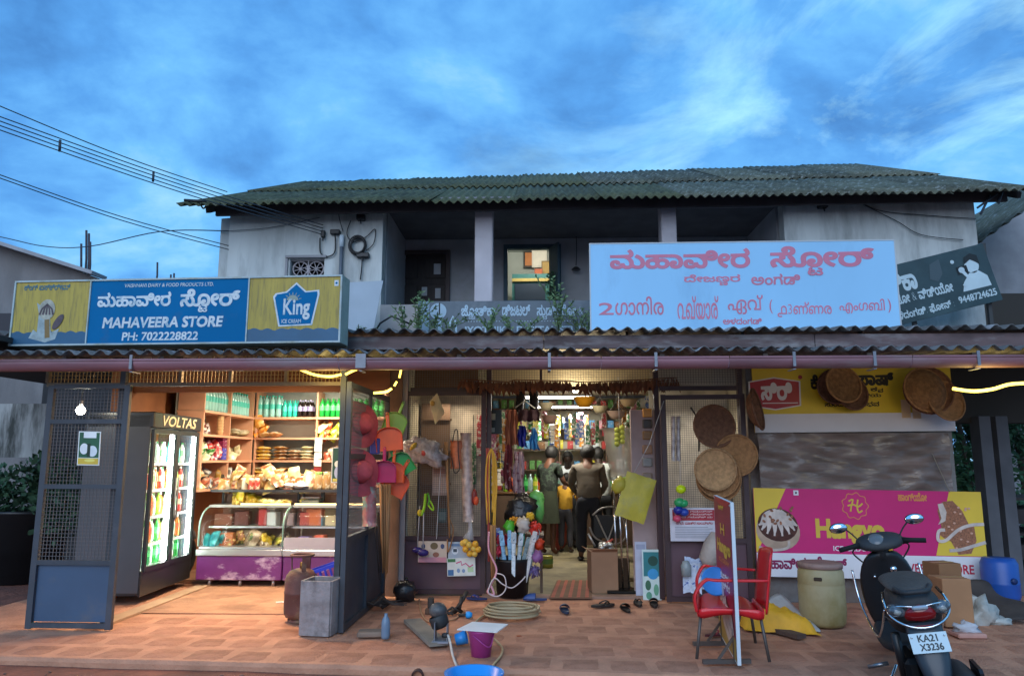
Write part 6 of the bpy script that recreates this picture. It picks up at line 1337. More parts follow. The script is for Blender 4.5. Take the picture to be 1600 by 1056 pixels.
for i in range(3): lettering('ರೈತರು ಗಮನಿಸಿ ಮಾರಾಟ'[0:12 + i], fr, (w * .1, h * (.90 - .085 * i) - .02, w * .9, h * (.90 - .085 * i) + .008), C('#e0c8c8'), tt, .01, world=True, keep=False, lift=.005)
lettering('ನಗದು ಮಾತ್ರ ಸಾಲವಿಲ್ಲ', fr, (w * .12, h * .50, w * .9, h * .59), C('#a83440'), tt, .02, world=True, keep=False, lift=.005)
for i in range(7): flat(fr, rect(w * .1, h * (.1 + .052 * i), w * R.uniform(.8, .92), h * (.118 + .052 * i)), C('#8a8a94'), tt, 'line_print', lift=.003, world=True)
t = thing('newspaper_sheets', 'blue and white newspaper sheets hanging behind the red chair', 'paper', P(1090, 900, 8.15))
for k, (x0, y0, x1, y1, c) in enumerate(((1072, 872, 1120, 922, '#b8c4dc'), (1085, 885, 1125, 918, '#9ab0d8'), (1068, 880, 1095, 928, '#c8d0e0'))):
 a, b_ = P(x0, y1, 8.14 - .02 * k), P(x1, y0, 8.14 - .02 * k); m = MB(); n = 6; vs = [(a.x + (b_.x - a.x) * i / n - t.location.x, R.uniform(-.015, .015) - .02 * k, (a.z if j == 0 else b_.z) - t.location.z + R.uniform(-.02, .02)) for j in (0, 1) for i in range(n + 1)]
 m.add(vs, [(i, i + 1, n + 2 + i, n + 1 + i) for i in range(n)]); m.build('sheet', M('newsprint_%d' % k, c, .7, var=.2, vscale=20, dirt='#3a5aa0', dscale=18, dlo=.55, dhi=.6), t)
t = thing('cloth_bag', 'dull cream cloth bag hanging behind the top of the red chair', 'bag', P(1118, 850, 8.0)); m = MB(); m.tube([(0, 0, .12), (-.02, 0, 0), (-.08, 0, -.16), (-.10, 0, -.24)], [.04, .10, .10, .03], 10); m.build('bag', M('cream_cloth', (.36, .30, .26), .8, var=.25, bump=.4), t)
t = thing('clear_jug', 'clear grey plastic jug hanging at the left of the newspaper sheets', 'jug', P(1072, 888, 8.1)); MB().lathe([(.001, -.08), (.05, -.075), (.055, .03), (.03, .075), (.025, .08)], n=12).build('jug', M('grey_pet', (.30, .34, .34), .15, alpha=.8), t)
for k, px in enumerate((1052, 1060)): strip('pale sachet strip hanging on the mesh of the right door, %s the yellow toy' % ('left of' if k == 0 else 'just above'), px, 650, 720, 8.2, .05, film, name='sachet_strip', cat='sachets')
t = thing('hanger_hook', 'black hook and tag hanging behind the top flat basket', 'hook', P(1090, 640, 8.2)); MB().tube([P(1079, 636, 8.2) - t.location, P(1088, 650, 8.2) - t.location, P(1093, 640, 8.2) - t.location, P(1092, 705, 8.2) - t.location], .010, 6).build('hook', blk, t)
# ================================================================== INSIDE THE MIDDLE SHOP
rsh = thing('rear_shelves', 'tall shelves crammed with household goods along the back of the middle shop', 'shelf', (.4, 15.1, 0)); woodm = M('dark_shelf_wood', (.12, .07, .045), .7, var=.25)
RS = [.5, .9, 1.3, 1.7, 2.1, 2.5]
for z in RS: MB().box((.42, 15.15, z), (3.7, .4, .025)).build('board', woodm, rsh, world=True)
for x in (-1.45, -.5, .42, 1.35, 2.3): MB().box((x, 15.15, 1.3), (.03, .4, 2.5)).build('upright', woodm, rsh, world=True)
goods = {k: boxmesh(c, d) for k, (c, d) in dict(white=('#c8ccc8', (.12, .1, .2)), blue=('#5a90b8', (.12, .1, .16)), yellow=('#c8b838', (.10, .1, .18)), red=('#a83a34', (.11, .1, .15)), green=('#5a9048', (.10, .1, .17)), brown=('#8a6440', (.14, .1, .14)), pink=('#b87a80', (.1, .1, .15))).items()}
kk = list(goods); lv = ['lowest', 'second', 'third', 'fourth', 'fifth', 'top']
for j, z in enumerate(RS[1:], 1):
 x = -1.35
 while x < 2.25:
  c = kk[int(R.random() * 7)]; put(goods[c], 'goods_carton', '%s carton on the %s board of the rear shelves' % (c, lv[j]), 'box', (x, 15.05 + R.uniform(-.04, .04), z + .012 + {'white': .1, 'blue': .08, 'yellow': .09, 'red': .075, 'green': .085, 'brown': .07, 'pink': .075}[c]), '%s cartons on the %s rear board' % (c, lv[j]), rz=R.uniform(-.15, .15)); x += R.uniform(.13, .2)
ctr = thing('shop_counter', 'dark wooden counter before the rear shelves of the middle shop', 'counter', (.5, 13.9, 0)); MB().box((0, 0, .45), (2.6, .5, .88)).build('body', woodm, ctr); MB().box((0, 0, .91), (2.7, .6, .03), bev=.005).build('top', C('#6a4a30', .4), ctr)
for sx, x in (('left', -1.28), ('right', 2.12)):
 t = thing('side_shelf', '%s hand side shelving deep in the middle shop' % ('near' if 0 else sx), 'shelf', (x, 11.5, 0)); t['label'] = 'side shelving with mixed stock on the %s wall of the middle shop' % sx
 for z in (.4, .8, 1.2, 1.6, 2.0): MB().box((0, 0, z), (.36, 4.4, .025)).build('board', woodm, t)
 for y in (-2.15, -.7, .7, 2.15): MB().box((0, y, 1.1), (.36, .03, 2.2)).build('upright', woodm, t)
 for z in (.4, .8, 1.2, 1.6, 2.0):
  y = -2.0
  while y < 2.05:
   c = kk[int(R.random() * 7)]; put(goods[c], 'goods_carton', '%s carton on the side shelving along the %s wall at %s' % (c, sx, {.4: 'shin height', .8: 'knee height', 1.2: 'waist height', 1.6: 'chest height', 2.0: 'head height'}[z]), 'box', (x + (.06 if sx == 'left' else -.06), 11.5 + y, z + .1), '%s cartons, %s side shelf at %.1f' % (c, sx, z), rz=R.uniform(-.2, .2)); y += R.uniform(.18, .30)
lampl('door_side_glow', (-1.05, 9.2, 2.2), 3.5, (1, .85, .6), .5, 'AREA', sy=.1); lampl('door_side_glow', (1.85, 8.85, 2.1), 2.5, (1, .9, .75), .5, 'AREA', sy=.1)  # added area lamps without fittings, brighten the backings behind both doors
sm = {}
def sstrip(col, n):
 if (col, n) not in sm:
  m = MB()
  for k in range(n): m.box((0, .004 * (k % 2), -.06 - k * .105), (.085, .012, .098), bev=.004)
  me = bpy.data.meshes.new('sachet_strip'); me.from_pydata(m.v, [], m.f); me.materials.append(M('sachet_%s' % col[1:], col, .3, var=.3, vscale=14, dirt='#d8d4c8', dscale=18, dlo=.5, dhi=.57)); sm[(col, n)] = me
 return sm[(col, n)]
scol = {'#c8b828': 'yellow', '#3a7a48': 'green', '#a82c38': 'red', '#4a6ab0': 'blue', '#c8c4b8': 'white', '#d08a38': 'orange', '#b8688a': 'pink'}
for k in range(120):
 c = list(scol)[k % 7]; zone = k % 3
 x = (R.uniform(-.95, -.4), R.uniform(-.3, 1.2), R.uniform(1.35, 1.9))[zone]; y = (R.uniform(9.3, 12), R.uniform(13.2, 14.6), R.uniform(9.4, 12))[zone]; z = (R.uniform(1.5, 2.3), R.uniform(2.1, 2.45), R.uniform(1.7, 2.4))[zone]
 put(sstrip(c, 3 + k % 3 + (2 if zone != 1 else 0)), 'sachet_strip', '%s sachet strip hanging %s' % (scol[c], ('inside the entrance above the cloths', 'from the beam before the rear shelves', 'inside the entrance above the yellow sack')[zone]), 'sachets', (x, y, z), '%s sachet strips %s' % (scol[c], ('left', 'rear', 'right')[zone]), rz=R.uniform(-.6, .6))
for k in range(26):
 kind = ['lime', 'orange', 'red', 'milk', 'green', 'clear'][k % 6]; put(B[kind], 'hanging_bottle', '%s bottle among the wares on the counter of the middle shop' % {'milk': 'white', 'clear': 'clear'}.get(kind, kind), 'bottle', (-.6 + k * .09, 13.8 + .1 * (k % 2), .926), '%s bottles on the middle counter' % kind, sc=1.2)
def bowl(label, px, py, Y, r, hh, col, cat='bowl'):
 q = P(px, py, Y); t = thing('plastic_bowl', label, cat, q); m = MB(); m.lathe([(.001, -hh), (r * .55, -hh), (r * .8, -hh * .5), (r, 0), (r * 1.04, .004), (r * .96, 0), (r * .75, -hh * .48), (r * .5, -hh * .93), (.001, -hh * .93)], n=24); m.build('bowl', C(col, .35), t)
 for s in (-1, 1): MB().tube([(s * r * .8, 0, 0), (0, 0, .12), (0, 0, max(.14, 2.75 - q.z))], .002, 4).build('string', whp, t)
bowl('cream fluted bowl hanging above the pinkish one', 853, 630, 9.6, .10, .09, '#d8cfb0'); bowl('pinkish beige bowl hanging under the fluted cream bowl', 859, 650, 9.6, .11, .10, '#a8887c'); bowl('mustard yellow bowl hanging at the middle of the entrance', 913, 621, 9.6, .14, .12, '#c88a1c')
bowl('cream bowl hanging right of the mustard bowl', 937, 635, 9.4, .10, .08, '#cdc2a0'); bowl('pale brown bowl hanging right of the cream one', 963, 643, 9.3, .115, .09, '#a89084'); bowl('tan bowl hanging highest near the right side of the entrance', 982, 625, 9.3, .11, .08, '#a89070')
def cloth(label, px0, py0, px1, py1, Y, mat, name='hanging_cloth', cat='cloth', taper=.8, folds=5):
 a, b_ = P(px0, py0, Y), P(px1, py1, Y); w = b_.x - a.x; h = a.z - b_.z; t = thing(name, label, cat, ((a.x + b_.x) / 2, Y, a.z)); m = MB(); n = 18; k = 8; vs = []
 for j in range(k + 1):
  for i in range(n + 1): u = i / n - .5; v = j / k; ww = w * (taper + (1 - taper) * v); vs.append((u * ww + .01 * sin(j + i), .03 * sin(i / n * pi * folds) * (.4 + v * .6), -h * v + .012 * sin(i * 1.7) * v))
 m.add(vs, [(j * (n + 1) + i, j * (n + 1) + i + 1, (j + 1) * (n + 1) + i + 1, (j + 1) * (n + 1) + i) for j in range(k) for i in range(n)], 0, True); m.build('cloth', mat, t); return t
cloth('rust brown cloth hanging at the left of the entrance', 789, 640, 810, 695, 8.95, M('rust_cloth', (.26, .085, .045), .85, var=.25, vscale=6))
t = cloth('maroon and black garment on a white hanger inside the entrance', 806, 640, 845, 658, 9.2, M('maroon_black_cloth', (.035, .012, .018), .8, var=.4)); MB().tube([P(805, 637, 9.19) - t.location, P(820, 626, 9.19) - t.location, P(836, 638, 9.19) - t.location], .008, 6).build('hanger', C('#d0d0c8', .4), t)
cloth('dark red patterned cloth strip hanging left in the entrance', 787, 690, 801, 765, 9.0, M('red_pattern', (.20, .03, .04), .8, var=.3, dirt=(.5, .35, .35), dscale=16, dlo=.57, dhi=.62)); cloth('pink white patterned cloth strip beside the dark red one', 801, 705, 820, 770, 9.05, M('pink_pattern', (.42, .30, .32), .8, var=.3, dirt=(.20, .05, .08), dscale=16, dlo=.52, dhi=.60))
cloth('royal blue bag hanging behind the rust cloth', 808, 665, 823, 698, 9.3, C('#1c2a9a', .4), name='hanging_bag', cat='bag'); cloth('sky blue bag hanging beside the royal blue bag', 826, 668, 843, 702, 9.5, C('#3a8ad0', .4), name='hanging_bag', cat='bag', taper=.3)
paper_at('glass_poster', 'dark panel with white lettering at the left edge of the entrance', 'poster', 764, 640, 784, 678, 8.9, '#202c2c', [('r', 766, 646, 774, 656, '#a8a890'), ('r', 766, 668, 773, 675, '#8a9a98')])
t = strip('big sheer white plastic bag hanging at the right of the entrance', 962, 668, 745, 9.2, .34, M('sheer_film', (.55, .52, .46), .25, alpha=.55, var=.2), name='sheer_bag', cat='bag', dx=14)
t = thing('lime_string', 'string of pale green limes hanging before the sheer bag', 'limes', P(968, 680, 9.0))
for k in range(8): MB().ball((.03 * (-1) ** k, 0, .09 - k * .027), (.034, .03, .034), 10, 7).build('lime', C('#b8c050', .5), t)
MB().tube([(0, 0, .1), (0, 0, .7)], .004, 5).build('string', whp, t);
t = thing('price_stand', 'pinkish grey cardboard stand with hanging brown packets beside the right door', 'display stand', P(1010, 780, 8.7)); z0 = t.location
a, b_ = P(992, 938, 8.75), P(1034, 640, 8.75); MB().box(((a.x + b_.x) / 2 - z0.x, .08, (a.z + b_.z) / 2 - z0.z), (b_.x - a.x, .06, b_.z - a.z), bev=.004).build('board', M('pink_grey_board', (.38, .29, .29), .7, var=.15), t)
for y, c in ((645, '#c88a30'), (662, '#3a2c20'), (680, '#8a6430'), (702, '#a07858'), (722, '#8a8a8a'), (745, '#8a7a70')): q = P(1011, y, 8.75) - z0; MB().box((q.x, .03, q.z), (.11, .03, .10), bev=.008).build('packet', C(c, .35), t)
a = P(993, 777, 8.3); t = thing('yellow_sack', 'yellow woven sack hanging tilted in front of the display stand', 'sack', a, rot=(0, radians(18), 0)); m = MB(); n = 8; vs = []
for s in (1, -1):
 for j in range(n + 1):
  for i in range(n + 1): u, v = i / n * 2 - 1, j / n * 2 - 1; vs.append((u * .165, -s * (.03 * (1 - u ** 4) * (1 - v ** 4)) + .012 * noise.noise(Vector((u * 2, v * 2, 3))), v * .245 + .01 * noise.noise(Vector((u * 3, v, 7)))))
k2 = (n + 1) ** 2; fs = [(j * (n + 1) + i, j * (n + 1) + i + 1, (j + 1) * (n + 1) + i + 1, (j + 1) * (n + 1) + i) for j in range(n) for i in range(n)]; fs += [tuple(q + k2 for q in f[::-1]) for f in fs]; m.add(vs, fs, 0, True)
m.build('sack', M('yellow_weave', (.50, .42, .045), .5, var=.15, vscale=6, bump=.3, bscale=80, dirt=(.36, .32, .10), dscale=4), t); MB().ball((-.2, .02, .07), (.08, .06, .09), 12, 8, jit=.6).build('gathered_corner', MATS['yellow_weave'], t); MB().tube([(-.09, 0, .25), (-.02, 0, .6), (0, 0, 1.1)], .004, 5).build('string', whp, t)
def cbx(name, label, px, py, Y, d, col, rz=0.0, cat='box', open_=False):
 q = P(px, py, Y); t = thing(name, label, cat, (q.x, Y, .012), rz); mt = M('card_%s' % col[1:], col, .85, var=.12, vscale=4)
 if open_:
  for c, dd in (((0, -d[1] / 2, d[2] / 2), (d[0], .006, d[2])), ((0, d[1] / 2, d[2] / 2), (d[0], .006, d[2])), ((-d[0] / 2, 0, d[2] / 2), (.006, d[1] - .008, d[2])), ((d[0] / 2, 0, d[2] / 2), (.006, d[1] - .008, d[2])), ((0, 0, .01), (d[0] - .01, d[1] - .01, .01))): MB().box(c, dd).build('side', mt, t)
  MB().box((0, -d[1] / 2 - .03, d[2] + .01), (d[0] * .96, .09, .005), rot=Matrix.Rotation(-.5, 3, 'X')).build('flap', mt, t); MB().box((-d[0] / 2 - .03, 0, d[2] + .01), (.08, d[1] * .9, .005), rot=Matrix.Rotation(.5, 3, 'Y')).build('flap', mt, t)
 else: MB().box((0, 0, d[2] / 2), d, bev=.006).build('body', mt, t); MB().box((0, 0, d[2] + .001), (d[0], .05, .002)).build('tape', C('#a88a5a', .3), t)
 return t
t = cbx('carton_box', 'open brown carton full of metal ware on the entrance floor', 942, 930, 8.95, (.30, .30, .46), '#9a7458', .1, open_=True)
steelw = M('steel_ware', (.5, .5, .48), .3, .7, var=.2)
for k in range(8): MB().ball((R.uniform(-.12, .12), R.uniform(-.1, .1), .47 + R.uniform(0, .05)), (.05, .04, .03), 10, 6, rot=Matrix.Rotation(R.uniform(0, 3), 3, 'Z')).build('metal_ware', steelw, t)
MB().tube([(-.08, 0, .5), (-.16, 0, .64)], .012, 6).build('metal_ware', steelw, t); MB().tube([(.02, 0, .5), (.13, 0, .58)], [.03, .01], 8).build('red_handle', C('#a8443a', .4), t)
cbx('carton_box', 'small dark carton behind the open carton near the poles', 968, 925, 9.2, (.25, .25, .35), '#4a3a2c', -.1)
t = thing('stand_poles', 'chrome poles of a display stand with a black foot in the entrance', 'stand', (P(972, 930, 8.8).x, 8.85, .012)); MB().box((0, 0, .02), (.34, .24, .03), bev=.01).build('foot', C('#141414', .4), t)
for dx, l in ((-.04, 1.25), (.02, 1.3), (.09, 1.1)): MB().tube([(dx, 0, .03), (dx - .03, 0, l)], .011, 8).build('pole', chrome, t)
a = P(993, 938, 8.55); tt, fr, w, h = paper_at('white_carton_panel', 'tall white panel lettered COR leaning at the right side of the entrance', 'panel', 994, 846, 1012, 936, 8.6, '#bcc2d8', [('r', 996, 850, 1010, 858, '#9aa0b8')])
lettering('COR', (fr[0], Vector((0, 0, 1)), Vector((-1, 0, 0))), (.04, -w * .8, .26, -w * .45), C('#1a1a24'), tt, .03, world=True, lift=-.006, keep=False)
paper_at('tile_poster', 'teal and white poster of plants leaning beside the white COR panel', 'poster', 1005, 858, 1034, 940, 8.5, '#c8dcd8', [('r', 1007, 862, 1032, 900, '#2c7a80'), ('e', 1014, 868, 1030, 884, '#1a4a40'), ('e', 1013, 888, 1030, 905, '#3a98d0'), ('e', 1009, 906, 1018, 922, '#3a6a50'), ('e', 1022, 912, 1030, 930, '#6aa888'), ('e', 1010, 924, 1019, 936, '#5a9a80')])
q = P(800, 930, 8.5); t = thing('black_bin', 'black bin crammed with wrapped brushes and mops at the entrance', 'bin', (q.x, 8.62, .012)); MB().lathe([(.001, 0), (.17, 0), (.205, .40), (.215, .41), (.21, .38), (.16, .02), (.001, .02)], n=24).build('bin', C('#0c0e14', .4), t)
bc = ['#a8c0c8', '#5a9ad0', '#c8d8e0', '#3a9a8a', '#b8c8d0', '#d8d8d8', '#4a6ab8', '#88b8d8']
for k in range(16):
 a = k * 2.4; rr_ = .05 + .1 * (k % 3) / 2; o = thing('wrapped_brush', 'wrapped %s brush standing in the black bin' % ['pale blue', 'blue', 'white', 'teal', 'silvery', 'clear', 'deep blue', 'light blue'][k % 8], 'brush', (q.x + rr_ * cos(a), 8.62 + rr_ * sin(a), .10), rot=(.22 * sin(a) * -1, .25 * cos(a), 0), group='%s brushes in the black bin' % bc[k % 8]); MB().box((0, 0, .33), (.042, .010, .46 + .06 * (k % 4)), bev=.003).build('handle_pack', M('pack_%s' % bc[k % 8][1:], bc[k % 8], .2, var=.35, vscale=16, dirt='#4a6a80', dscale=22, dlo=.56, dhi=.64), o); MB().box((0, -.008, .50 + .04 * (k % 3)), (.055, .022, .12), bev=.008).build('pack', M('pack_%s' % bc[k % 8][1:], bc[k % 8], .2, var=.35, vscale=16, dirt='#4a6a80', dscale=22, dlo=.56, dhi=.64), o)
for k, (px, py, c, nm, r_) in enumerate(((785, 840, '#a8203a', 'crimson', .07), (796, 822, '#50b030', 'green', .07), (803, 812, '#e09a28', 'orange', .06), (818, 820, '#b8b0a8', 'grey', .09), (836, 822, '#d83828', 'red', .075), (843, 850, '#d04020', 'vermilion', .06), (778, 858, '#b83048', 'rose', .06), (776, 838, '#3a3aa0', 'violet', .05), (828, 805, '#e8c030', 'yellow', .05), (840, 870, '#8a5a90', 'purple', .07), (835, 890, '#6a5a8a', 'dull violet', .07))):
 m = MB(); m.ball((0, 0, 0), r_ * (.9 if k % 2 else .5), 12, 8, jit=.7, seed=k)
 for j in range(0 if k % 2 else 46): v_ = Vector((R.gauss(0, 1), R.gauss(0, 1), R.gauss(0, 1) - .3)).normalized() * r_; m.tube([v_ * .3, v_ * .8, v_ * 1.05 - Vector((0, 0, r_ * .35))], [.009, .007, .005], 4)
 o = m.build('toy_ball' if k % 2 else 'mop_head', C(c, .45)); o.location = P(px, py, 8.5 + .05 * (k % 3)); tag(o, '%s fluffy mop or toy piled around the black bin' % nm, 'toy' if k % 2 else 'mop')
MB().box((0, 0, 0), (.01, .01, .01))
t = thing('side_table', 'low dark table carrying the mops and bags left in the entrance', 'table', (P(822, 880, 9.1).x, 9.05, .012)); MB().box((0, 0, .62), (.42, .5, .03)).build('top', woodm, t)
for sx in (-1, 1):
 for sy in (-1, 1): MB().box((sx * .18, sy * .22, .30), (.03, .03, .6)).build('leg', woodm, t)
m = MB(); m.ball((0, 0, 0), (.19, .14, .2), 16, 10, jit=.5, seed=5); o = m.build('black_bag', MATS['black_plastic']); o.location = P(815, 800, 9.0); tag(o, 'big black shiny bag beside the light green bag', 'bag')
m = MB(); m.ball((0, 0, 0), (.10, .09, .09), 16, 8, jit=.3, seed=6); m.tube([(0, 0, 0), (.03, 0, -.18), (.05, 0, -.28)], [.09, .07, .02], 10); o = m.build('green_bag', M('green_film', (.16, .52, .13), .25, var=.2, bump=.3)); o.location = P(838, 778, 9.1); tag(o, 'light green plastic bag hanging next to the black bag', 'bag')
m = MB(); m.lathe([(.001, 0), (.09, 0), (.092, .15), (.095, .155), (.001, .156)], n=18, mi=0); m.lathe([(.0935, .05), (.0935, .12)], n=18, mi=1); o = m.build('paint_tin', [C('#a8a048', .4), C('#5a7a3a', .5)]); q = G(854, 886, .01); o.location = (q.x, q.y, .012); tag(o, 'yellow green tin on the shop floor left of the men', 'tin')
t = thing('striped_mat', 'red brown striped doormat just inside the entrance', 'mat', (0, 0, 0)); c_ = [G(858, 934, .02), G(925, 934, .02), G(925, 907, .02), G(870, 907, .02)]
MB().add([p + Vector((0, 0, .006)) for p in c_] + [p - Vector((0, 0, .006)) for p in c_], [(0, 1, 2, 3), (4, 5, 1, 0), (5, 6, 2, 1), (6, 7, 3, 2), (7, 4, 0, 3)]).build('mat', M('mat_brown', (.16, .085, .05), .9, var=.2), t)
for k in range(5):
 u0, u1 = (k + .2) / 5, (k + .62) / 5; a0, a1 = c_[0].lerp(c_[1], u0), c_[0].lerp(c_[1], u1); b0_, b1_ = c_[3].lerp(c_[2], u0), c_[3].lerp(c_[2], u1); z = Vector((0, 0, .010)); MB().add([a0 + z, a1 + z, b1_ + z, b0_ + z], [(0, 1, 2, 3)]).build('stripe', M('mat_red', (.36, .10, .065), .9, var=.2), t)
t = thing('folding_chair', 'folded tubular chair frame leaning behind the open carton', 'chair', (P(950, 850, 10.2).x, 10.2, .02)); greyt = C('#8a8480', .4, metal=.4)
MB().tube(spline([(-.2, 0, .75), (-.05, 0, .85), (.15, .05, .82), (.25, .05, .5), (.1, 0, .38), (-.15, 0, .45), (-.24, 0, .6)], 5), .012, 7).build('frame', greyt, t); MB().tube([(-.12, 0, .1), (.15, .05, .8)], .012, 7).build('leg', greyt, t); MB().tube([(.15, 0, .1), (-.15, .05, .75)], .012, 7).build('leg', greyt, t); MB().box((0, .06, .6), (.36, .02, .3), bev=.006).build('seat', C('#101012', .6), t)
m = MB(); m.ball((0, 0, .3), (.14, .12, .3), 14, 10, jit=.25, seed=2); o = m.build('red_sack', M('red_sack_cloth', (.38, .06, .04), .6, var=.3)); o.location = (P(873, 830, 12.9).x, 12.9, .01); tag(o, 'bright red sack standing between the men near the counter', 'sack')
tube_light('tube_light', (P(872, 621, 11.6).x, 11.6, P(872, 621, 11.6).z), 1.0, 'white tube light shining deep inside the middle shop', 50, (1.0, .95, .82))
tube_light('tube_light', (.55, 14.2, 2.48), 1.1, 'tube light over the rear shelves of the middle shop', 44, (.95, 1.0, .95))
m = MB(); m.ball((0, 0, 0), .035, 10, 8); o = m.build('light_bulb', MATS['bulb_glow']); o.location = P(899, 609, 8.95); tag(o, 'small bright bulb in the gap of the leaf garland', 'bulb'); lampl('door_bulb', o.location + Vector((0, -.06, -.05)), 8, (1, .9, .68), .05)
m = MB(); m.box((0, 0, 0), (.42, .02, .09)); o = m.build('panel_light', M('panel_glow', (1, 1, 1), .5, emit=(.85, .95, 1), estr=3)); o.location = P(897, 656, 14.3); tag(o, 'bright white light panel over the rear shelves', 'light')
# ================================================================== RIGHT WALL
YB = 8.44
# ---- yellow drink banner
fr, w, h = plane_sign((1180, 566), (1490, 562), (1180, 676), YB); fr = (fr[0], fr[1], Vector((0, 0, 1))); h = P(1180, 566, YB).z - fr[0].z; w = P(1494, 677, YB).x - fr[0].x
t = thing('yellow_banner', 'yellow drink banner with a red badge and a white foot strip on the right wall', 'banner', fr[0])
MB().prism(rect(0, 0, w, h), fr, .02).build('sheet', M('banner_yellow', (.74, .50, .02), .5, var=.08), t, world=True)
flat(fr, rect(0, 0, w, h * .26), M('banner_white', (.74, .68, .68), .5, var=.05), t, 'foot_strip', world=True)
k = w / 314
red = M('badge_red', (.42, .015, .02), .4); wpr = M('badge_white', (.75, .68, .66), .5)
def hexa(cx_, cy_, a, b_): return [(cx_ - a, cy_ - b_ * .75), (cx_, cy_ - b_), (cx_ + a, cy_ - b_ * .75), (cx_ + a * 1.02, cy_ + b_ * .75), (cx_, cy_ + b_), (cx_ - a, cy_ + b_ * .75)]
flat(fr, hexa(34 * k, 62 * k, 41 * k, 26.5 * k), wpr, t, 'badge_rim', lift=.003, world=True); flat(fr, hexa(34 * k, 62 * k, 38.5 * k, 24.5 * k), red, t, 'badge', lift=.005, world=True)
lettering('ಸಿರಿ', fr, (12 * k, 51 * k, 62 * k, 80 * k), wpr, t, .05, world=True, keep=False, lift=.007); flat(fr, rect(14 * k, 46 * k, 70 * k, 47.5 * k), wpr, t, 'badge_line', lift=.007, world=True)
kb = C('#1c1408', .5)
lettering('ಕೋಕಂ', fr, (92 * k, 68 * k, 150 * k, 92 * k), kb, t, .05, world=True, keep=False); lettering('ಸಾಷ್', fr, (166 * k, 72 * k, 224 * k, 94 * k), kb, t, .05, world=True, keep=False); lettering('ಕ', fr, (186 * k, 64 * k, 197 * k, 71 * k), kb, t, .04, world=True, keep=False); lettering('ವ', fr, (197 * k, 62 * k, 206 * k, 69 * k), kb, t, .04, world=True, keep=False)
lettering('ಪ್ರಕೃತಿಯ', fr, (140 * k, 52 * k, 202 * k, 61 * k), kb, t, .03, world=True, keep=False); lettering('ಸುಂದರ ಅನುಭವ', fr, (112 * k, 39 * k, 198 * k, 48 * k), kb, t, .03, world=True, keep=False)
flat(fr, rect(232 * k, 21 * k, 246 * k, 50 * k), M('glass_print', (.75, .48, .25), .5), t, 'glass_print', world=True); flat(fr, rect(249 * k, 20 * k, 262 * k, 46 * k), M('glass_print'), t, 'glass_print', world=True); flat(fr, ell(76 * k, 88 * k, 3.5 * k, 3.5 * k, 12), red, t, 'dot_print', world=True)
# ---- plastic covered stack
x0, x1 = P(1181, 700, YB).x, P(1476, 700, YB).x; z1, z0 = P(1300, 677, YB).z, P(1300, 772, YB).z
t = thing('covered_shelf', 'shelf of cartons covered by a creased sheet of clear plastic between the two banners', 'shelf', ((x0 + x1) / 2, YB, 0))
n, k2 = 60, 22; m = MB(); vs = []
for j in range(k2 + 1):
 for i in range(n + 1):
  u, v = i / n, j / k2; x = x0 + (x1 - x0) * u; z = z1 + (z0 - z1) * v
  sag = v * 3 + 1.2 * (u * 2 - 1) ** 2
  y = YB - .10 + .022 * noise.noise(Vector((u * 5 + v * 3, v * 9 - u * 6, 8))) + .014 * sin(sag * 6 + 2 * noise.noise(Vector((u * 3, v * 2, 0)))) * (1 - v * .3) + .03 * noise.noise(Vector((u * 9, v * 5 + u * 4, 3)))
  vs.append((x, y, z))
m.add(vs, [(j * (n + 1) + i, j * (n + 1) + i + 1, (j + 1) * (n + 1) + i + 1, (j + 1) * (n + 1) + i) for j in range(k2) for i in range(n)], 0, True)
m.build('plastic_sheet', M('cloudy_plastic', (.26, .20, .175), .25, var=.35, vscale=4, alpha=.84, bump=.6, bscale=8, stretch=(.6, 2, 3)), t, world=True)
for kx in range(8):
 xx = x0 + .15 + kx * (x1 - x0 - .2) / 7.6
 for q in range(3): MB().box((xx, YB - .015, z0 + .1 + q * .22), (.2, .05, .19), bev=.006).build('carton', C(['#8a6448', '#3a3c40', '#6a5a50', '#a08878', '#504844'][(kx * 3 + q) % 5], .7), t, world=True)
cable('pale string tied from the plastic sheet down to the pink banner', [P(1456, 708, 8.3), P(1470, 738, 8.3), P(1484, 768, 8.3)], .005, 'tie_string', C('#8a8070'))
# ---- pink ice cream banner
YP = 8.30
a = P(1184, 900, YP); b_ = P(1546, 908, YP); c_ = P(1184, 762, YP); d_ = P(1541, 770, YP)
fr = (a, (b_ - a).normalized(), Vector((0, 0, 1))); w = (b_ - a).length; h = c_.z - a.z
t = thing('ice_cream_banner', 'pink and yellow ice cream banner with a white foot strip behind the barrel and scooter', 'banner', a)
MB().prism(rect(0, 0, w, h), fr, .02).build('sheet', M('banner_pink', (.62, .018, .17), .45, var=.05), t, world=True)
k = w / 362; yl2 = M('banner_warm_yellow', (.78, .54, .05), .45, var=.05); wh2 = M('banner_foot_white', (.76, .76, .80), .5, var=.04)
flat(fr, [(0, 38 * k), (2 * k, 38 * k), (52 * k, h), (0, h)], yl2, t, 'yellow_corner', lift=.001, world=True); flat(fr, [(283 * k, 38 * k), (w, 38 * k), (w, h), (312 * k, h)], yl2, t, 'yellow_corner', lift=.001, world=True); flat(fr, rect(0, 0, w, 37 * k), wh2, t, 'foot_strip', lift=.002, world=True)
mar = C('#8a1c50', .5)
lettering('ಮಹಾವೀರ', fr, (2 * k, 12 * k, 78 * k, 31 * k), mar, t, .035, world=True, keep=False, lift=.004); lettering('ಸೋರ್', fr, (90 * k, 12 * k, 142 * k, 33 * k), mar, t, .035, world=True, keep=False, lift=.004); lettering('ಟ', fr, (108 * k, 5 * k, 116 * k, 11 * k), mar, t, .03, world=True, keep=False, lift=.004)
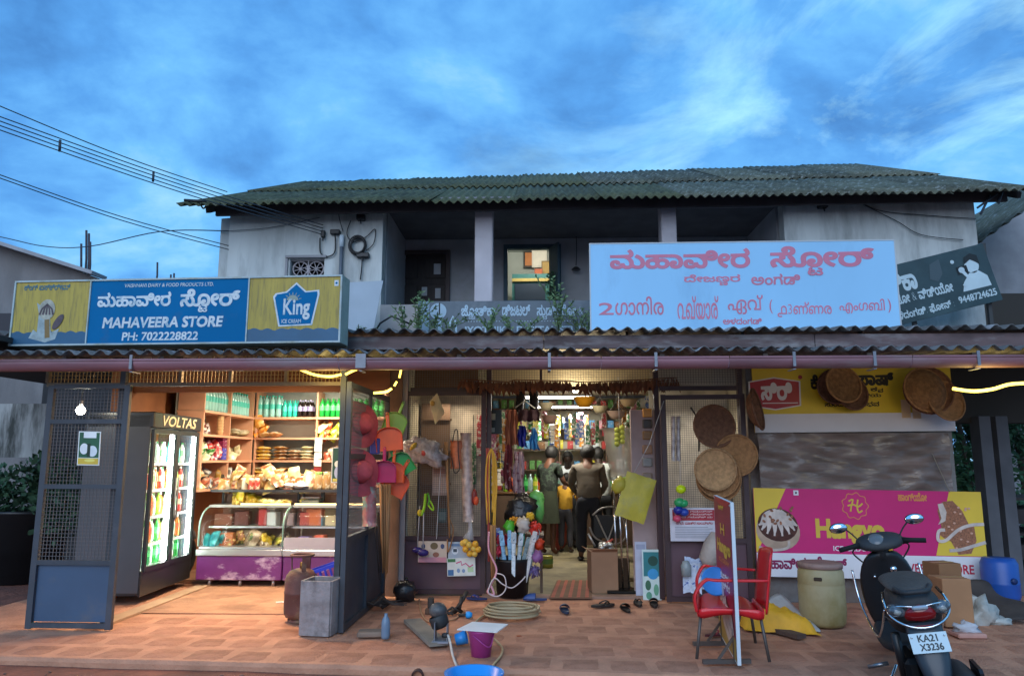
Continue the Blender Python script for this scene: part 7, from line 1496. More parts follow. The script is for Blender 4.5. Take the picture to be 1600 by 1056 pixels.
lettering('MAHAVEERA STORE', fr, (190 * k, 10 * k, 340 * k, 25 * k), C('#c02848', .5), t, .03, world=True, keep=False, lift=.004)
gold = M('logo_gold', (.70, .48, .06), .45); orng = M('logo_orange', (.72, .26, .08), .45)
lettering('Hangyo', fr, (96 * k, 52 * k, 205 * k, 92 * k), gold, t, .06, world=True, keep=False, lift=.004); lettering('ICE CREAMS', fr, (122 * k, 42 * k, 184 * k, 50 * k), wh2, t, .02, world=True, keep=False, lift=.004)
lettering('ಹಾಂಗ್ಯೋ', fr, (230 * k, 122 * k, 276 * k, 136 * k), orng, t, .05, world=True, keep=False, lift=.004)
ring = [(161 * k + (20.5 + 1.6 * cos(9 * a_)) * k * cos(a_), 113 * k + (20.5 + 1.6 * cos(9 * a_)) * k * sin(a_)) for a_ in [i * 2 * pi / 72 for i in range(72)]]; ring2 = [(161 * k + (x - 161 * k) * .93, 113 * k + (y - 113 * k) * .93) for x, y in ring]
flat(fr, ring, orng, t, 'logo_ring', lift=.003, world=True); flat(fr, ring2, M('banner_pink'), t, 'logo_disc', lift=.0045, world=True)
for s_ in ([(153, 104), (155, 113), (158, 123), (151, 120)], [(166, 123), (164, 112), (166, 103), (172, 106)], [(149, 113), (158, 115), (166, 112), (173, 117)]): flat(fr, stroke([tuple(p) for p in spline([(x * k, y * k, 0) for x, y in s_], 4)] if False else [(p.x, p.y) for p in spline([(x * k, y * k, 0) for x, y in s_], 4)], 2.6 * k), gold, t, 'logo_stroke', lift=.006 + .0005 * s_[0][0] / 100, world=True)
flat(fr, rect(64 * k, 128 * k, 72 * k, 136 * k), wh2, t, 'mark_print', lift=.003, world=True); flat(fr, rect(66.5 * k, 130.5 * k, 69.5 * k, 133.5 * k), C('#3a2030'), t, 'mark_print', lift=.005, world=True)
cream_p = M('print_icecream', (.62, .52, .46), .4, var=.2, vscale=12); choc = M('print_choc', (.10, .03, .018), .35, var=.4, vscale=14); bowlp = M('print_bowl', (.50, .35, .25), .4, var=.2, vscale=8); nut = M('print_nut', (.30, .12, .06), .5, var=.5, vscale=60)
X, Y_ = 36 * k, 75 * k
flat(fr, ell(X, Y_ - 4 * k, 35 * k, 30 * k, a=-.15), bowlp, t, 'bowl_print', lift=.003, world=True); flat(fr, ell(X, Y_ + 6 * k, 32 * k, 26 * k, a=-.15), choc, t, 'sauce_print', lift=.0045, world=True)
for i in range(8):
 a_ = pi + .15 + i * (pi - .3) / 7; x_, y_ = X + 31 * k * cos(a_), Y_ + 8 * k + 20 * k * sin(a_)
 pts_ = [(p.x, p.y) for p in spline([(X + 3 * k * cos(a_), Y_ + 30 * k, 0), (X + 15 * k * cos(a_) - 3 * k, Y_ + 22 * k + 4 * k * sin(a_), 0), ((X + x_) / 2 + 9 * k * cos(a_), (Y_ + 14 * k + y_) / 2, 0), (x_, y_, 0)], 5)]
 flat(fr, stroke(pts_, [k * (3 + 5.5 * sin(pi * min(1, q / 13))) for q in range(len(pts_))]), cream_p, t, 'swirl_print', lift=.006 + .0004 * i, world=True)
for i in range(16): a_ = i * .39; flat(fr, ell(X + R.uniform(-22, 26) * k, Y_ + R.uniform(8, 34) * k, 3.2 * k, 2 * k, 8, R.uniform(0, 3)), nut, t, 'nut_print', lift=.010 + .0003 * i, world=True)
flat(fr, stroke([(p.x, p.y) for p in spline([(4 * k, 46 * k, 0), (18 * k, 42 * k, 0), (36 * k, 42 * k, 0), (50 * k, 46 * k, 0), (52 * k, 56 * k, 0)], 4)], 4 * k), cream_p, t, 'splash_print', lift=.011, world=True)
X = 320 * k
flat(fr, [(295 * k, 82 * k), (291 * k, 108 * k), (300 * k, 122 * k), (316 * k, 124 * k), (330 * k, 108 * k), (338 * k, 88 * k), (346 * k, 88 * k), (348 * k, 62 * k), (338 * k, 42 * k), (318 * k, 40 * k), (308 * k, 60 * k), (296 * k, 66 * k), (288 * k, 74 * k)], nut, t, 'bar_print', lift=.003, world=True)
flat(fr, [(292 * k, 118 * k), (300 * k, 120 * k), (305 * k, 106 * k), (302 * k, 92 * k), (290 * k, 86 * k), (296 * k, 96 * k)], cream_p, t, 'bite_print', lift=.005, world=True)
for s_ in ([(362, 88), (340, 86), (320, 78), (300, 62), (288, 62), (290, 76), (300, 78)], [(362, 60), (342, 54), (322, 48), (304, 46)]): flat(fr, stroke([(p.x, p.y) for p in spline([(x * k, y * k, 0) for x, y in s_], 5)], 5 * k), cream_p, t, 'splash_print', lift=.007, world=True)
for i in range(14): flat(fr, ell(R.uniform(302, 342) * k, R.uniform(50, 114) * k, 2.2 * k, 1.6 * k, 8), C('#d8a890', .4), t, 'nut_print', lift=.009 + .0002 * i, world=True)
o = MB().box((3.6, 8.46, .2), (2.4, .12, .4)).build('wall_plinth', rwm); struct(o)
# ---- barrel
q = G(1286, 986, .0); t = thing('plastic_barrel', 'dirty cream plastic barrel with a pink brown lid under the banner', 'barrel', (P(1286, 960, 7.28).x, 7.28, .01)); bz = P(1286, 880, 7.2).z; rB = .205
bm_ = M('cream_barrel', (.46, .38, .21), .55, var=.15, vscale=3, dirt=(.27, .20, .06), dscale=2.2, dlo=.42, dhi=.68, stretch=(1, 1, .8))
MB().lathe([(.001, 0), (rB * .88, 0), (rB * .95, .03), (rB, .12), (rB, bz * .62), (rB * .985, bz * .64), (rB * .985, bz * .66), (rB, bz * .68), (rB * .98, bz * .84), (rB * .90, bz * .9), (rB * .88, bz * .92)], n=36).build('body', bm_, t)
MB().lathe([(rB * .90, bz * .90), (rB * .96, bz * .905), (rB * .965, bz * .97), (rB * .90, bz * .99), (rB * .6, bz * .985), (.001, bz * 1.0)], n=36).build('lid', M('pinkish_lid', (.30, .19, .16), .6, var=.2, dirt=(.15, .10, .09), dscale=4), t)
MB().box((-rB * .45, -rB * .9, bz * .76), (.07, .02, .03), rot=Matrix.Rotation(-.45, 3, 'Z'), bev=.006).build('grip', C('#3a2a1c'), t)
# ---- yellow sack and white sheet, planks
q = G(1215, 985); t = thing('yellow_sack', 'crumpled yellow sack spilling from a white bag beside the barrel', 'sack', (q.x, q.y, .0), .0); m = MB(); n = 26; k3 = 14; vs = []
for j in range(k3 + 1):
 for i in range(n + 1):
  u, v = i / n * 2 - 1, j / k3 * 2 - 1; e = max(0, 1 - (abs(u) ** 2.4 + abs(v) ** 2.4)) ** .5 if abs(u) ** 2.4 + abs(v) ** 2.4 < 1 else 0
  vs.append((u * .30, v * .17 - u * .08, .02 + e * (.19 - .07 * u) + (.035 * noise.noise(Vector((u * 3.4, v * 3, 1))) + .02 * noise.noise(Vector((u * 8, v * 8, 5)))) * (.3 + e)))
m.add(vs, [(j * (n + 1) + i, j * (n + 1) + i + 1, (j + 1) * (n + 1) + i + 1, (j + 1) * (n + 1) + i) for j in range(k3) for i in range(n)], 0, True); m.build('yellow_cloth', M('yellow_cloth', (.85, .42, .02), .6, var=.2, vscale=5, bump=.3), t)
def sheetm(pts, mat, name, parent=None, world=True, sub=2):
 r_, c_ = len(pts), len(pts[0]); m = MB(); m.add([p for rr_ in pts for p in rr_], [(j * c_ + i, j * c_ + i + 1, (j + 1) * c_ + i + 1, (j + 1) * c_ + i) for j in range(r_ - 1) for i in range(c_ - 1)], 0, True); o = m.build(name, mat, parent, world=world, sub=sub)
 sd_ = o.modifiers.new('thickness', 'SOLIDIFY'); sd_.thickness = .006; return o
whb = M('white_poly_bag', (.50, .49, .48), .45, var=.15, vscale=5, bump=.3)
def gp(px, py, Y): return P(px, py, Y)
sheetm([[gp(1186, 948, 7.55), gp(1200, 935, 7.65), gp(1219, 922, 7.7)], [gp(1200, 962, 7.4), gp(1222, 950, 7.45), gp(1237, 944, 7.5)], [gp(1226, 972, 7.2), gp(1247, 968, 7.2), gp(1262, 967, 7.2)], [gp(1262, 986, 6.98), gp(1272, 985, 6.98), gp(1290, 990, 6.95)]], whb, 'white_bag', t)
for k, (a, b_, w_, lab) in enumerate((((1120, 962), (1253, 1000), .10, 'long dark plank lying behind the red chair toward the barrel'), ((1150, 965), (1246, 988), .07, 'shorter dark plank lying against the yellow sack'))):
 A, B_ = G(*a), G(*b_); o = MB().beam((A.x, A.y, .03 + .035 * k), (B_.x, B_.y, .03 + .035 * k), w_, .035).build('wooden_plank', M('dark_plank', (.085, .055, .045), .8, var=.3, stretch=(2, 2, 2))); tag(o, lab, 'plank')
# ---- cartons, bags, drum at the right end
cbx('carton_box', 'tall brown carton standing behind the scooter tail', 1487, 955, 7.3, (.26, .26, .42), '#a87c58', .0)
cbx('carton_box', 'open brown carton behind the seat of the scooter', 1475, 930, 7.7, (.24, .24, .50), '#8a6444', .2)
t = thing('news_bundle', 'pinkish tray with crumpled white paper beside the scooter silencer', 'paper', G(1512, 995)); MB().box((0, 0, .025), (.24, .18, .04), bev=.01).build('tray', C('#b88a7c', .6), t); m = MB(); m.ball((0, .02, .07), (.10, .07, .05), 14, 8, jit=.8, seed=4); m.build('paper', M('crumpled_paper', (.55, .56, .60), .8, var=.2), t)
t = thing('grey_poly_bag', 'slumped grey white polythene bag by the blue drum', 'bag', P(1530, 960, 7.4)); t.location.z = 0; m = MB(); m.ball((0, 0, .08), (.16, .12, .14), 18, 10, jit=.7, seed=9); m.ball((.15, -.02, .03), (.13, .08, .04), 14, 8, jit=.6, seed=12); m.build('bag', M('grey_poly', (.36, .37, .35), .35, var=.25, bump=.4), t)
t = thing('blue_drum', 'blue plastic drum half hidden at the right edge of the banner', 'drum', (P(1568, 910, 8.0).x, 8.05, .0)); rD = .17; zD = P(1568, 872, 8).z; MB().lathe([(.001, .1), (rD * .9, .1), (rD, .15), (rD, zD * .5), (rD * 1.02, zD * .52), (rD, zD * .54), (rD, zD * .9), (rD * .85, zD), (.001, zD)], n=28).build('body', M('drum_blue', (.015, .09, .40), .4, var=.15), t); MB().lathe([(.001, 0), (.03, 0), (.03, .02), (.001, .02)], (.03, -rD, zD * .6), 10, rot=Matrix.Rotation(pi / 2, 3, 'X')).build('bung', C('#0c2a60'), t)
tarp = M('dark_tarp', (.045, .036, .032), .8, var=.4, bump=.5, bscale=10)
sheetm([[gp(1480, 905, 7.9), gp(1520, 905, 7.9), gp(1548, 905, 7.9), gp(1552, 930, 7.9)], [gp(1500, 940, 7.7), gp(1525, 925, 7.8), gp(1550, 930, 7.8), gp(1570, 935, 7.7)], [gp(1535, 965, 7.5), gp(1560, 950, 7.5), gp(1580, 945, 7.5), gp(1610, 940, 7.5)], [gp(1575, 968, 7.35), gp(1590, 968, 7.35), gp(1605, 968, 7.35), gp(1625, 968, 7.35)]], tarp, 'dark_tarpaulin'); tag(bpy.data.objects['dark_tarpaulin'], 'dark creased tarpaulin sloping down beside the blue drum', 'tarpaulin')
# ================================================================== RED CHAIR AND STANDING SIGN
redp = M('red_plastic', (.72, .020, .028), .3, var=.06, spec=.5); legm = M('dull_steel_leg', (.12, .10, .09), .5, .5)
fl, fr_, bl, br_ = G(1089, 1038), G(1203, 1043), G(1092, 998), G(1181, 1012)
cx_, cy_ = (fl.x + fr_.x + bl.x + br_.x) / 4, (fl.y + fr_.y + bl.y + br_.y) / 4
t = thing('plastic_chair', 'red plastic armchair with steel legs standing behind the upright ice cream sign', 'chair', (cx_, cy_, .01))
fl, fr_, bl, br_ = [p - Vector((cx_, cy_, 0)) for p in (fl, fr_, bl, br_)]
SH = .36
def c3(p, z, s=.82): return Vector((p.x * s, p.y * s, z))
for p in (fl, fr_, bl, br_): MB().tube([Vector((p.x, p.y, .03)), c3(p, SH)], .012, 8).build('leg', legm, t);
seatpts = [c3(bl, SH + .03, .95), c3(br_, SH + .03, .95), c3(fr_, SH + .01, .95), c3(fl, SH + .01, .95)]
n = 8; rows_ = [[bl.lerp(br_, i / n).lerp(fl.lerp(fr_, i / n), j / n) * .92 + Vector((0, 0, SH + .02 - .03 * sin(pi * i / n) * sin(pi * j / n) - .05 * (abs(i / n * 2 - 1) ** 6))) for i in range(n + 1)] for j in range(n + 1)]
def shell(rows_, name, mat, th=.008, sub=1):
 r_, c_ = len(rows_), len(rows_[0]); m = MB(); m.add([p for q in rows_ for p in q], [(j * c_ + i, j * c_ + i + 1, (j + 1) * c_ + i + 1, (j + 1) * c_ + i) for j in range(r_ - 1) for i in range(c_ - 1)], 0, True); o = m.build(name, mat, t, sub=sub)
 sd_ = o.modifiers.new('thickness', 'SOLIDIFY'); sd_.thickness = th; sd_.offset = 0; return o
shell(rows_, 'seat', redp, .02)
for p, q in ((fl, bl), (fr_, br_), (fl, fr_)):
 shell([[c3(p, SH + .03, .95).lerp(c3(q, SH + .03, .95), i / 6) for i in range(7)], [c3(p, SH - .06 + 0, .9).lerp(c3(q, SH - .06, .9), i / 6) + Vector((0, 0, .05 * sin(pi * i / 6))) for i in range(7)]], 'apron', redp)
def bk(v, z):  # v 0 = rear, 1 = front
 return br_.lerp(fr_, v) * .93 + Vector((.02 + .13 * (z - SH), .0, z - 0))
rows_ = []
for j in range(7):
 z = SH - .02 + (.80 - SH) * j / 6; top = j / 6; rows_.append([bk(.06 + .88 * i / 6, z + (.03 * sin(pi * i / 6) if j == 6 else 0)) + Vector((.05 * sin(pi * i / 6), 0, 0)) for i in range(7)])
shell(rows_, 'backrest', redp, .014)
for s_, (f0, b0) in enumerate(((fl, fr_), (bl, br_))):
 p0 = c3(f0, SH + .0, .95); p1 = Vector((f0.x * .86, f0.y * .96, SH + .20)); p2 = f0.lerp(b0, .35) * .97; p3 = b0 * .95
 shell([[q + Vector((0, dy_, 0)) for q in spline([p0, Vector((p0.x - .01, p0.y, SH + .12)), p1 + Vector((.04, 0, .03)), Vector((p2.x, p2.y, SH + .235)), Vector((p3.x + .04, p3.y, SH + .24))], 5)] for dy_ in (-.028, .028)], 'armrest', redp, .016)
o = MB().lathe([(.001, 0), (.09, 0), (.115, .01), (.11, .006), (.001, .003)], n=20).build('blue_round_fan', C('#3a8ad8', .4)); o.location = Vector((cx_ - .06, cy_ + .12, SH + .17)); o.rotation_euler = (radians(75), 0, 0); tag(o, 'round blue and white hand fan propped on the red chair', 'fan')
n1 = G(1153, 1046); f1 = G(1125, 1005); zt1 = P(1158, 785, n1.y).z; zt2 = P(1125, 773, f1.y).z; zb = .03
t = thing('standing_sign', 'narrow upright pink ice cream sign on a steel foot in front of the red chair', 'sign', (n1.x, n1.y, .01))
r_ = Vector((n1.x - f1.x, n1.y - f1.y, 0)); w = r_.length; r_.normalize(); fr = (Vector((f1.x, f1.y, zb)), r_, Vector((0, 0, 1))); h = zt1 - zb
m = MB(); m.prism([(0, .05), (w, 0), (w, h), (0, h + .02)], fr, .026); m.build('box', M('sign_box_white', (.60, .66, .70), .4, var=.08), t, world=True)
flat(fr, [(.012, .065), (w - .012, .018), (w - .012, h - .03), (.012, h - .0)], M('sign_deep_pink', (.30, .012, .05), .35, var=.06), t, 'pink_panel', lift=.002, world=True)
flat(fr, [(.012, .065), (w - .012, .018), (w - .012, .17), (w * .5, .20), (.012, .30)], M('sign_gold_foot', (.42, .27, .05), .4, var=.1), t, 'gold_foot', lift=.003, world=True)
flat(fr, [(0, h + .018), (w * .3, h - .03), (w * .72, h - .05), (w - .012, h - .012), (w - .012, h + .0)], C('#b01838', .4), t, 'top_band', lift=.003, world=True)
L_ = lambda s_, a, b_, c, d, m_, bo=.04: lettering(s_, fr, (w * a, h * b_, w * c, h * d), m_, t, bo, world=True, keep=False, lift=.005)
L_('Hangyo', .14, .615, .92, .73, gold, .06); L_('ICE CREAM', .22, .575, .8, .605, orng, .03); L_('H', .38, .765, .62, .84, gold, .03); L_('ಶುದ್ಧ', .25, .46, .75, .515, wh2); L_('ರುಚಿಕರ', .22, .405, .8, .455, wh2); L_('ಇಲ್ಲಿ', .3, .93, .62, .965, gold)
for i, s_ in enumerate(([(.35, .36), (.22, .30), (.42, .25), (.70, .24), (.85, .20)], [(.45, .33), (.36, .26), (.6, .2), (.8, .15)], [(.5, .36), (.56, .29), (.8, .25), (.88, .16)], [(.3, .25), (.4, .19), (.6, .13), (.74, .10)])): flat(fr, stroke([(p.x, p.y) for p in spline([(x * w, y * h, 0) for x, y in s_], 5)], w * .09), cream_p, t, 'swirl_print', lift=.006 + .0006 * i, world=True)
flat(fr, [(w * .2, h * .30), (w * .5, h * .36), (w * .86, h * .27), (w * .8, h * .13), (w * .4, h * .18)], choc, t, 'sauce_print', lift=.0045, world=True)
flat(fr, [(w * .30, h * .40), (w * .42, h * .43), (w * .46, h * .36), (w * .36, h * .34)], cream_p, t, 'splash_print', lift=.0055, world=True)
for v in (0, 1):
 c = fr[0].lerp(fr[0] + r_ * w, .12 + .76 * v) if False else Vector((f1.x, f1.y, 0)).lerp(Vector((n1.x, n1.y, 0)), .15 + .7 * v); MB().beam((c.x - .24, c.y - .02, .03), (c.x + .12, c.y + .01, .03), .03, .03).build('foot_bar', legm, t, world=True); MB().beam((c.x + .005, c.y, .03), (c.x + .005, c.y, .26), .025, .025).build('foot_post', legm, t, world=True); MB().beam((c.x - .12, c.y, .04), (c.x + .0, c.y, .2), .018, .018).build('foot_stay', legm, t, world=True)
# ================================================================== SCOOTER
def scooter():
 back = P(1436, 945, 4.92); frnt = P(1382, 835, 5.98); gzr = -.07; K = 1.0
 rz = atan2(frnt.y - back.y, frnt.x - back.x)
 t = thing('scooter', 'black scooter seen from behind with a chrome rail, red tail lamp and number plate', 'scooter', (0, 0, 0))
 base = Vector((back.x, back.y, gzr)); lean = radians(-9)
 fw_ = Vector((cos(rz), sin(rz), 0)); lf_ = Vector((-sin(rz), cos(rz), 0)); t.location = base + fw_ * .13 * K - lf_ * (.635 * K * sin(-lean)); t.scale = (K, K, K); t.rotation_euler = (lean, radians(-3.2), rz)     # local x forward, y left, z up
 bl_ = M('scooter_black', (.012, .013, .015), .35, coat=.15, var=.1); mb_ = M('scooter_matt', (.022, .024, .027), .65, var=.15, bump=.15, bscale=90); seat_ = M('scooter_seat', (.060, .050, .044), .7, var=.25, vscale=6, bump=.3, bscale=50)
 ch = M('scooter_chrome', (.72, .74, .76), .12, 1.0); bodyb = M('scooter_bluegrey', (.030, .040, .052), .35, var=.1)
 def sec(rows_, name, mat, sub=1, closed=True, parent=t, caps=True):
  """loft of closed sections: rows of points"""
  m = MB(); c_ = len(rows_[0]); vs = [p for q in rows_ for p in q]; fs = [(j * c_ + i, j * c_ + (i + 1) % c_, (j + 1) * c_ + (i + 1) % c_, (j + 1) * c_ + i) for j in range(len(rows_) - 1) for i in range(c_ if closed else c_ - 1)]
  if caps: fs += [tuple(range(c_))[::-1], tuple((len(rows_) - 1) * c_ + i for i in range(c_))]
  m.add(vs, fs, 0, True); return m.build(name, mat, parent, sub=sub)
 def oval(x, z0, z1, wd, n=12, p=2.4, yo=0):
  r_ = []
  for i in range(n):
   a = 2 * pi * i / n; c, s = cos(a), sin(a); r_.append(Vector((x, yo + wd * abs(c) ** (2 / p) * (1 if c > 0 else -1), (z0 + z1) / 2 + (z1 - z0) / 2 * abs(s) ** (2 / p) * (1 if s > 0 else -1))))
  return r_
 # wheels
 for x, r_ in ((.12, .215), (1.36, .22)):
  wz = r_ + .0
  tr_ = MB().tube([(x + (r_ - .045) * cos(a * pi / 16), 0, wz + (r_ - .045) * sin(a * pi / 16)) for a in range(32)], .048, 10, close=True).build('wheel', M('tyre_rubber', (.012, .012, .012), .9, bump=.4, bscale=60), t)
  m = MB(); m.lathe([(.001, -.03), (.05, -.035), (.14, -.025), (.15, -.04), (.15, .04), (.14, .025), (.05, .035), (.001, .03)], (x, 0, wz), 20, rot=Matrix.Rotation(pi / 2, 3, 'X')); m.build('rim', C('#303234', .4, metal=.6), tr_)
 # rear body cowl
 sec([oval(-.13, .62, .745, .09), oval(-.08, .56, .775, .145), oval(.06, .48, .79, .165), oval(.28, .42, .78, .165), oval(.48, .36, .74, .14), oval(.60, .34, .66, .10)], 'tail_body', mb_, 2)
 sec([oval(.45, .24, .34, .13, p=4), oval(.7, .20, .27, .19, p=4), oval(1.0, .22, .30, .19, p=4), oval(1.1, .28, .36, .17, p=4)], 'floorboard', mb_)
 # seat
 sec([oval(-.07, .765, .79, .09), oval(-.02, .755, .805, .135), oval(.12, .755, .815, .150), oval(.34, .74, .815, .150), oval(.52, .70, .785, .125), oval(.68, .66, .745, .085), oval(.74, .67, .72, .05)], 'seat', seat_, 2)
 # tail lamp cluster facing rearwards
 lens = M('red_lens', (.22, .004, .006), .15, coat=.6); clr = M('clear_lens', (.20, .22, .24), .18, .5, var=.5, vscale=40)
 m = MB(); m.add([(-.115, .080, .715), (-.115, -.080, .715), (-.10, -.135, .590), (-.10, .135, .590), (-.16, .06, .70), (-.16, -.06, .70), (-.15, -.10, .605), (-.15, .10, .605)], [(4, 5, 6, 7), (0, 1, 5, 4), (1, 2, 6, 5), (2, 3, 7, 6), (3, 0, 4, 7)], 0, True); m.build('tail_lamp', lens, t, sub=1)
 for s in (-1, 1):
  m = MB(); m.ball((-.090, s * .128, .672), (.060, .058, .040), 14, 8, rot=Matrix.Rotation(s * .3, 3, 'X')); ind = m.build('indicator', clr, t); MB().ball((-.125, s * .128, .672), (.03, .03, .02), 8, 6).build('bulb', C('#8a8c88', .3), ind)
  m = MB(); m.tube(spline([(-.15, s * .03, .70), (-.13, s * .11, .705), (-.07, s * .165, .69)], 4), .006, 6); m.build('chrome_strip', ch, t)
 MB().box((-.16, 0, .695), (.03, .09, .025), bev=.008).build('tail_grip', C('#b8c0c8', .3, metal=.5), t)
 MB().box((-.135, 0, .575), (.02, .12, .022), bev=.004).build('reflector', lens, t)
 # chrome guard rail looping round the tail
 pts = []
 for i in range(25):
  a = -.15 * pi + 1.3 * pi * i / 24
  pts.append((-.04 - .19 * sin(a) if True else 0, .245 * cos(a), .60 - .05 * max(0, sin(a)) + .02 * 0))
 m = MB(); m.tube([(.10, .16, .745), (.0, .176, .715)] + [(-.06 - .12 * sin(pi * i / 14), .178 * cos(pi * i / 14), .685 - .105 * sin(pi * i / 14)) for i in range(15)] + [(.0, -.176, .715), (.10, -.16, .745)], .0085, 8); m.build('guard_rail', ch, t)
 MB().tube(spline([(-.03, .10, .79), (-.13, .07, .785), (-.145, 0, .785), (-.13, -.07, .785), (-.03, -.10, .79)], 4), .016, 8).build('grab_handle', mb_, t)
 # mudguard, plate
 m = MB(); rows_ = []
 for x, z, wd in ((-.12, .60, .10), (-.155, .55, .105), (-.208, .44, .10), (-.25, .34, .085), (-.27, .22, .05)): rows_.append([Vector((x + .02, -wd, z)), Vector((x - .008, -wd * .6, z)), Vector((x - .012, 0, z)), Vector((x - .008, wd * .6, z)), Vector((x + .02, wd, z))])
 o = sec(rows_, 'mudguard', bodyb, 1, closed=False, caps=False); s_ = o.modifiers.new('thickness', 'SOLIDIFY'); s_.thickness = .008
 r_ = Vector((0, -1, 0)); u_ = Vector((.52, 0, 1)).normalized(); o_ = Vector((-.240, .105, .452))
 MB().prism(rect(0, 0, .21, .115), (o_, r_, u_), .004).build('number_plate', M('plate_white', (.50, .62, .66), .4, var=.06), t)
 lettering('KA21', (o_, r_, u_), (.045, .063, .155, .105), C('#1c2a30', .5), t, .035, keep=False, lift=.002); lettering('X3236', (o_, r_, u_), (.045, .012, .175, .054), C('#1c2a30', .5), t, .035, keep=False, lift=.002)
 for s in (-1, 1): MB().ball((-.20, s * .09, .535), .007, 6, 5).build('bolt', ch, t)
 # engine, suspension, exhaust
 MB().box((.16, .09, .26), (.34, .10, .18), bev=.03).build('engine', C('#16181a', .5, metal=.4), t)
 sec([[Vector((x, -.155 + r_ * cos(2 * pi * i / 14), .24 + r_ * .9 * sin(2 * pi * i / 14))) for i in range(14)] for x, r_ in ((-.26, .035), (-.24, .072), (-.05, .078), (.14, .07), (.22, .03))], 'silencer', mb_, 1)
 MB().box((-.08, -.24, .27), (.24, .02, .10), bev=.02).build('heat_shield', C('#26282a', .3, metal=.3), t); MB().tube([(-.25, -.155, .24), (-.29, -.155, .24)], .017, 8).build('tail_pipe', ch, t)
 MB().tube([(.1, .14, .22), (.05, .15, .5)], .028, 8).build('shock_absorber', C('#202224', .4), t)
 # side rails in chrome
 for s in (-1, 1): MB().tube(spline([(.16, s * .165, .62), (.40, s * .19, .42), (.66, s * .205, .34), (.95, s * .235, .50), (1.02, s * .235, .72)], 6), .0085, 8).build('side_rail', ch, t)
 # front apron, inner
 rows_ = []
 for z, x, wd in ((.25, 1.06, .16), (.36, 1.07, .20), (.52, 1.06, .225), (.68, 1.04, .215), (.80, 1.01, .15), (.85, 1.0, .08)): rows_.append([Vector((x, -wd, z)), Vector((x - .02, -wd * .7, z)), Vector((x - .055, 0, z)), Vector((x - .02, wd * .7, z)), Vector((x, wd, z)), Vector((x + .05, wd * .7, z)), Vector((x + .11, 0, z)), Vector((x + .05, -wd * .7, z))])
 sec(rows_, 'front_apron', bl_, 1)
 MB().lathe([(.001, .012), (.022, .01), (.026, 0)], (.985, -.05, .70), 12, rot=Matrix.Rotation(-pi / 2, 3, 'Y')).build('key_lock', ch, t); MB().ball((.99, .09, .66), (.012, .012, .012), 8, 6).build('hook', ch, t)
 MB().tube([(1.02, 0, .78), (1.0, 0, .88)], .05, 10).build('steering_neck', mb_, t)
 for s in (-1, 1): MB().tube(spline([(.97, s * .17, .89), (1.03, s * .20, .84), (1.04, s * .12, .74), (1.02, s * .05, .70)], 5), .006, 6).build('brake_cable', mb_, t); MB().tube(spline([(-.06, s * .155, .60), (.15, s * .17, .58), (.40, s * .15, .50)], 5), .003, 5).build('panel_seam', C('#3a3c40', .4), t)
 # handlebar cowl
 sec([oval(.86, .865, .905, .06), oval(.90, .85, .955, .16), oval(1.0, .845, .985, .19), oval(1.10, .86, .97, .14), oval(1.15, .89, .94, .05)], 'handlebar_cowl', mb_, 2)
 for s in (-1, 1):
  MB().tube([(.96, s * .14, .905), (.91, s * .20, .91), (.88, s * .30, .90)], [.03, .018, .018], 10).build('grip', C('#0c0c0c', .8), t); MB().tube([(.98, s * .16, .91), (1.0, s * .22, .90), (.97, s * .30, .89)], .006, 6).build('brake_lever', mb_, t)
  MB().tube(spline([(.98, s * .14, .93), (.98, s * .18, .99), (.965, s * .22, 1.035)], 3), .006, 6).build('mirror_stem', mb_, t)
  mr = MB(); mr.ball((0, 0, 0), (.016, .068, .040), 18, 10); o = mr.build('mirror', mb_, t); o.location = (.965, s * .27, 1.05); o.rotation_euler = (0, .0, s * .10)
  g_ = MB(); g_.lathe([(.001, .0), (.058, .0), (.06, -.004)], (0, 0, 0), 20, rot=Matrix.Rotation(-pi / 2, 3, 'Y'), sx=.60, sy=1.03); g_.build('mirror_glass', M('mirror_silver', (.85, .92, .98), .03, 1.0), o).location = (-.0165, 0, 0)
 m = MB(); m.lathe([(.001, .0), (.045, .0), (.055, -.01)], (.905, .03, .955), 20, rot=Matrix.Rotation(-pi / 2 + .9, 3, 'Y')); m.build('speedometer', M('dial_grey', (.12, .13, .14), .15), t)
 MB().box((.885, -.05, .865), (.02, .03, .02), bev=.004).build('switch', C('#c89020', .4), t)
 # front fender and stand
 MB().tube([(1.36 + .27 * cos(a), 0, .22 + .27 * sin(a)) for a in [.3 + .3 * k_ for k_ in range(9)]], [.04] + [.065] * 7 + [.04], 8).build('front_mudguard', bl_, t)
 MB().tube([(1.05, 0, .8), (1.30, 0, .26)], .028, 8).build('fork', mb_, t)
 MB().tube([(.35, .15, .22), (.30, .30, .0)], .010, 6).build('side_stand', ch, t); MB().tube([(.32, .2, .24), (.34, .33, .22)], .014, 6).build('foot_peg', C('#8a8c90', .3, metal=.8), t)
scooter()
# ================================================================== THINGS LYING ON THE FORECOURT
hose = M('cream_hose', (.40, .31, .18), .5, var=.15)
q = G(800, 965); t = thing('hose_coil', 'coil of cream coloured hose lying on the pavers before the entrance', 'hose', (q.x, q.y, .02))
pts = []
for k in range(240):
 a = k * 2 * pi / 24; l = k // 24; rx = .22 + .016 * sin(k * .21) + .012 * (l % 3); pts.append((rx * 1.05 * cos(a) + .012 * sin(l * 2.0), rx * .85 * sin(a), .012 + .0085 * l + .008 * sin(a * .5 + l)))
m = MB(); m.tube(pts, .0105, 7); m.build('hose', hose, t)
p0 = Vector(pts[0]) + t.location
cable('end of the cream hose running off to the pump and pink bucket', [p0 + Vector((0, .02, .04)), G(800, 952) + Vector((0, 0, .03)), G(765, 960) + Vector((0, 0, .015)), G(745, 972) + Vector((0, 0, .015)), G(741, 985) + Vector((0, 0, .015))], .011, 'hose_end', hose)
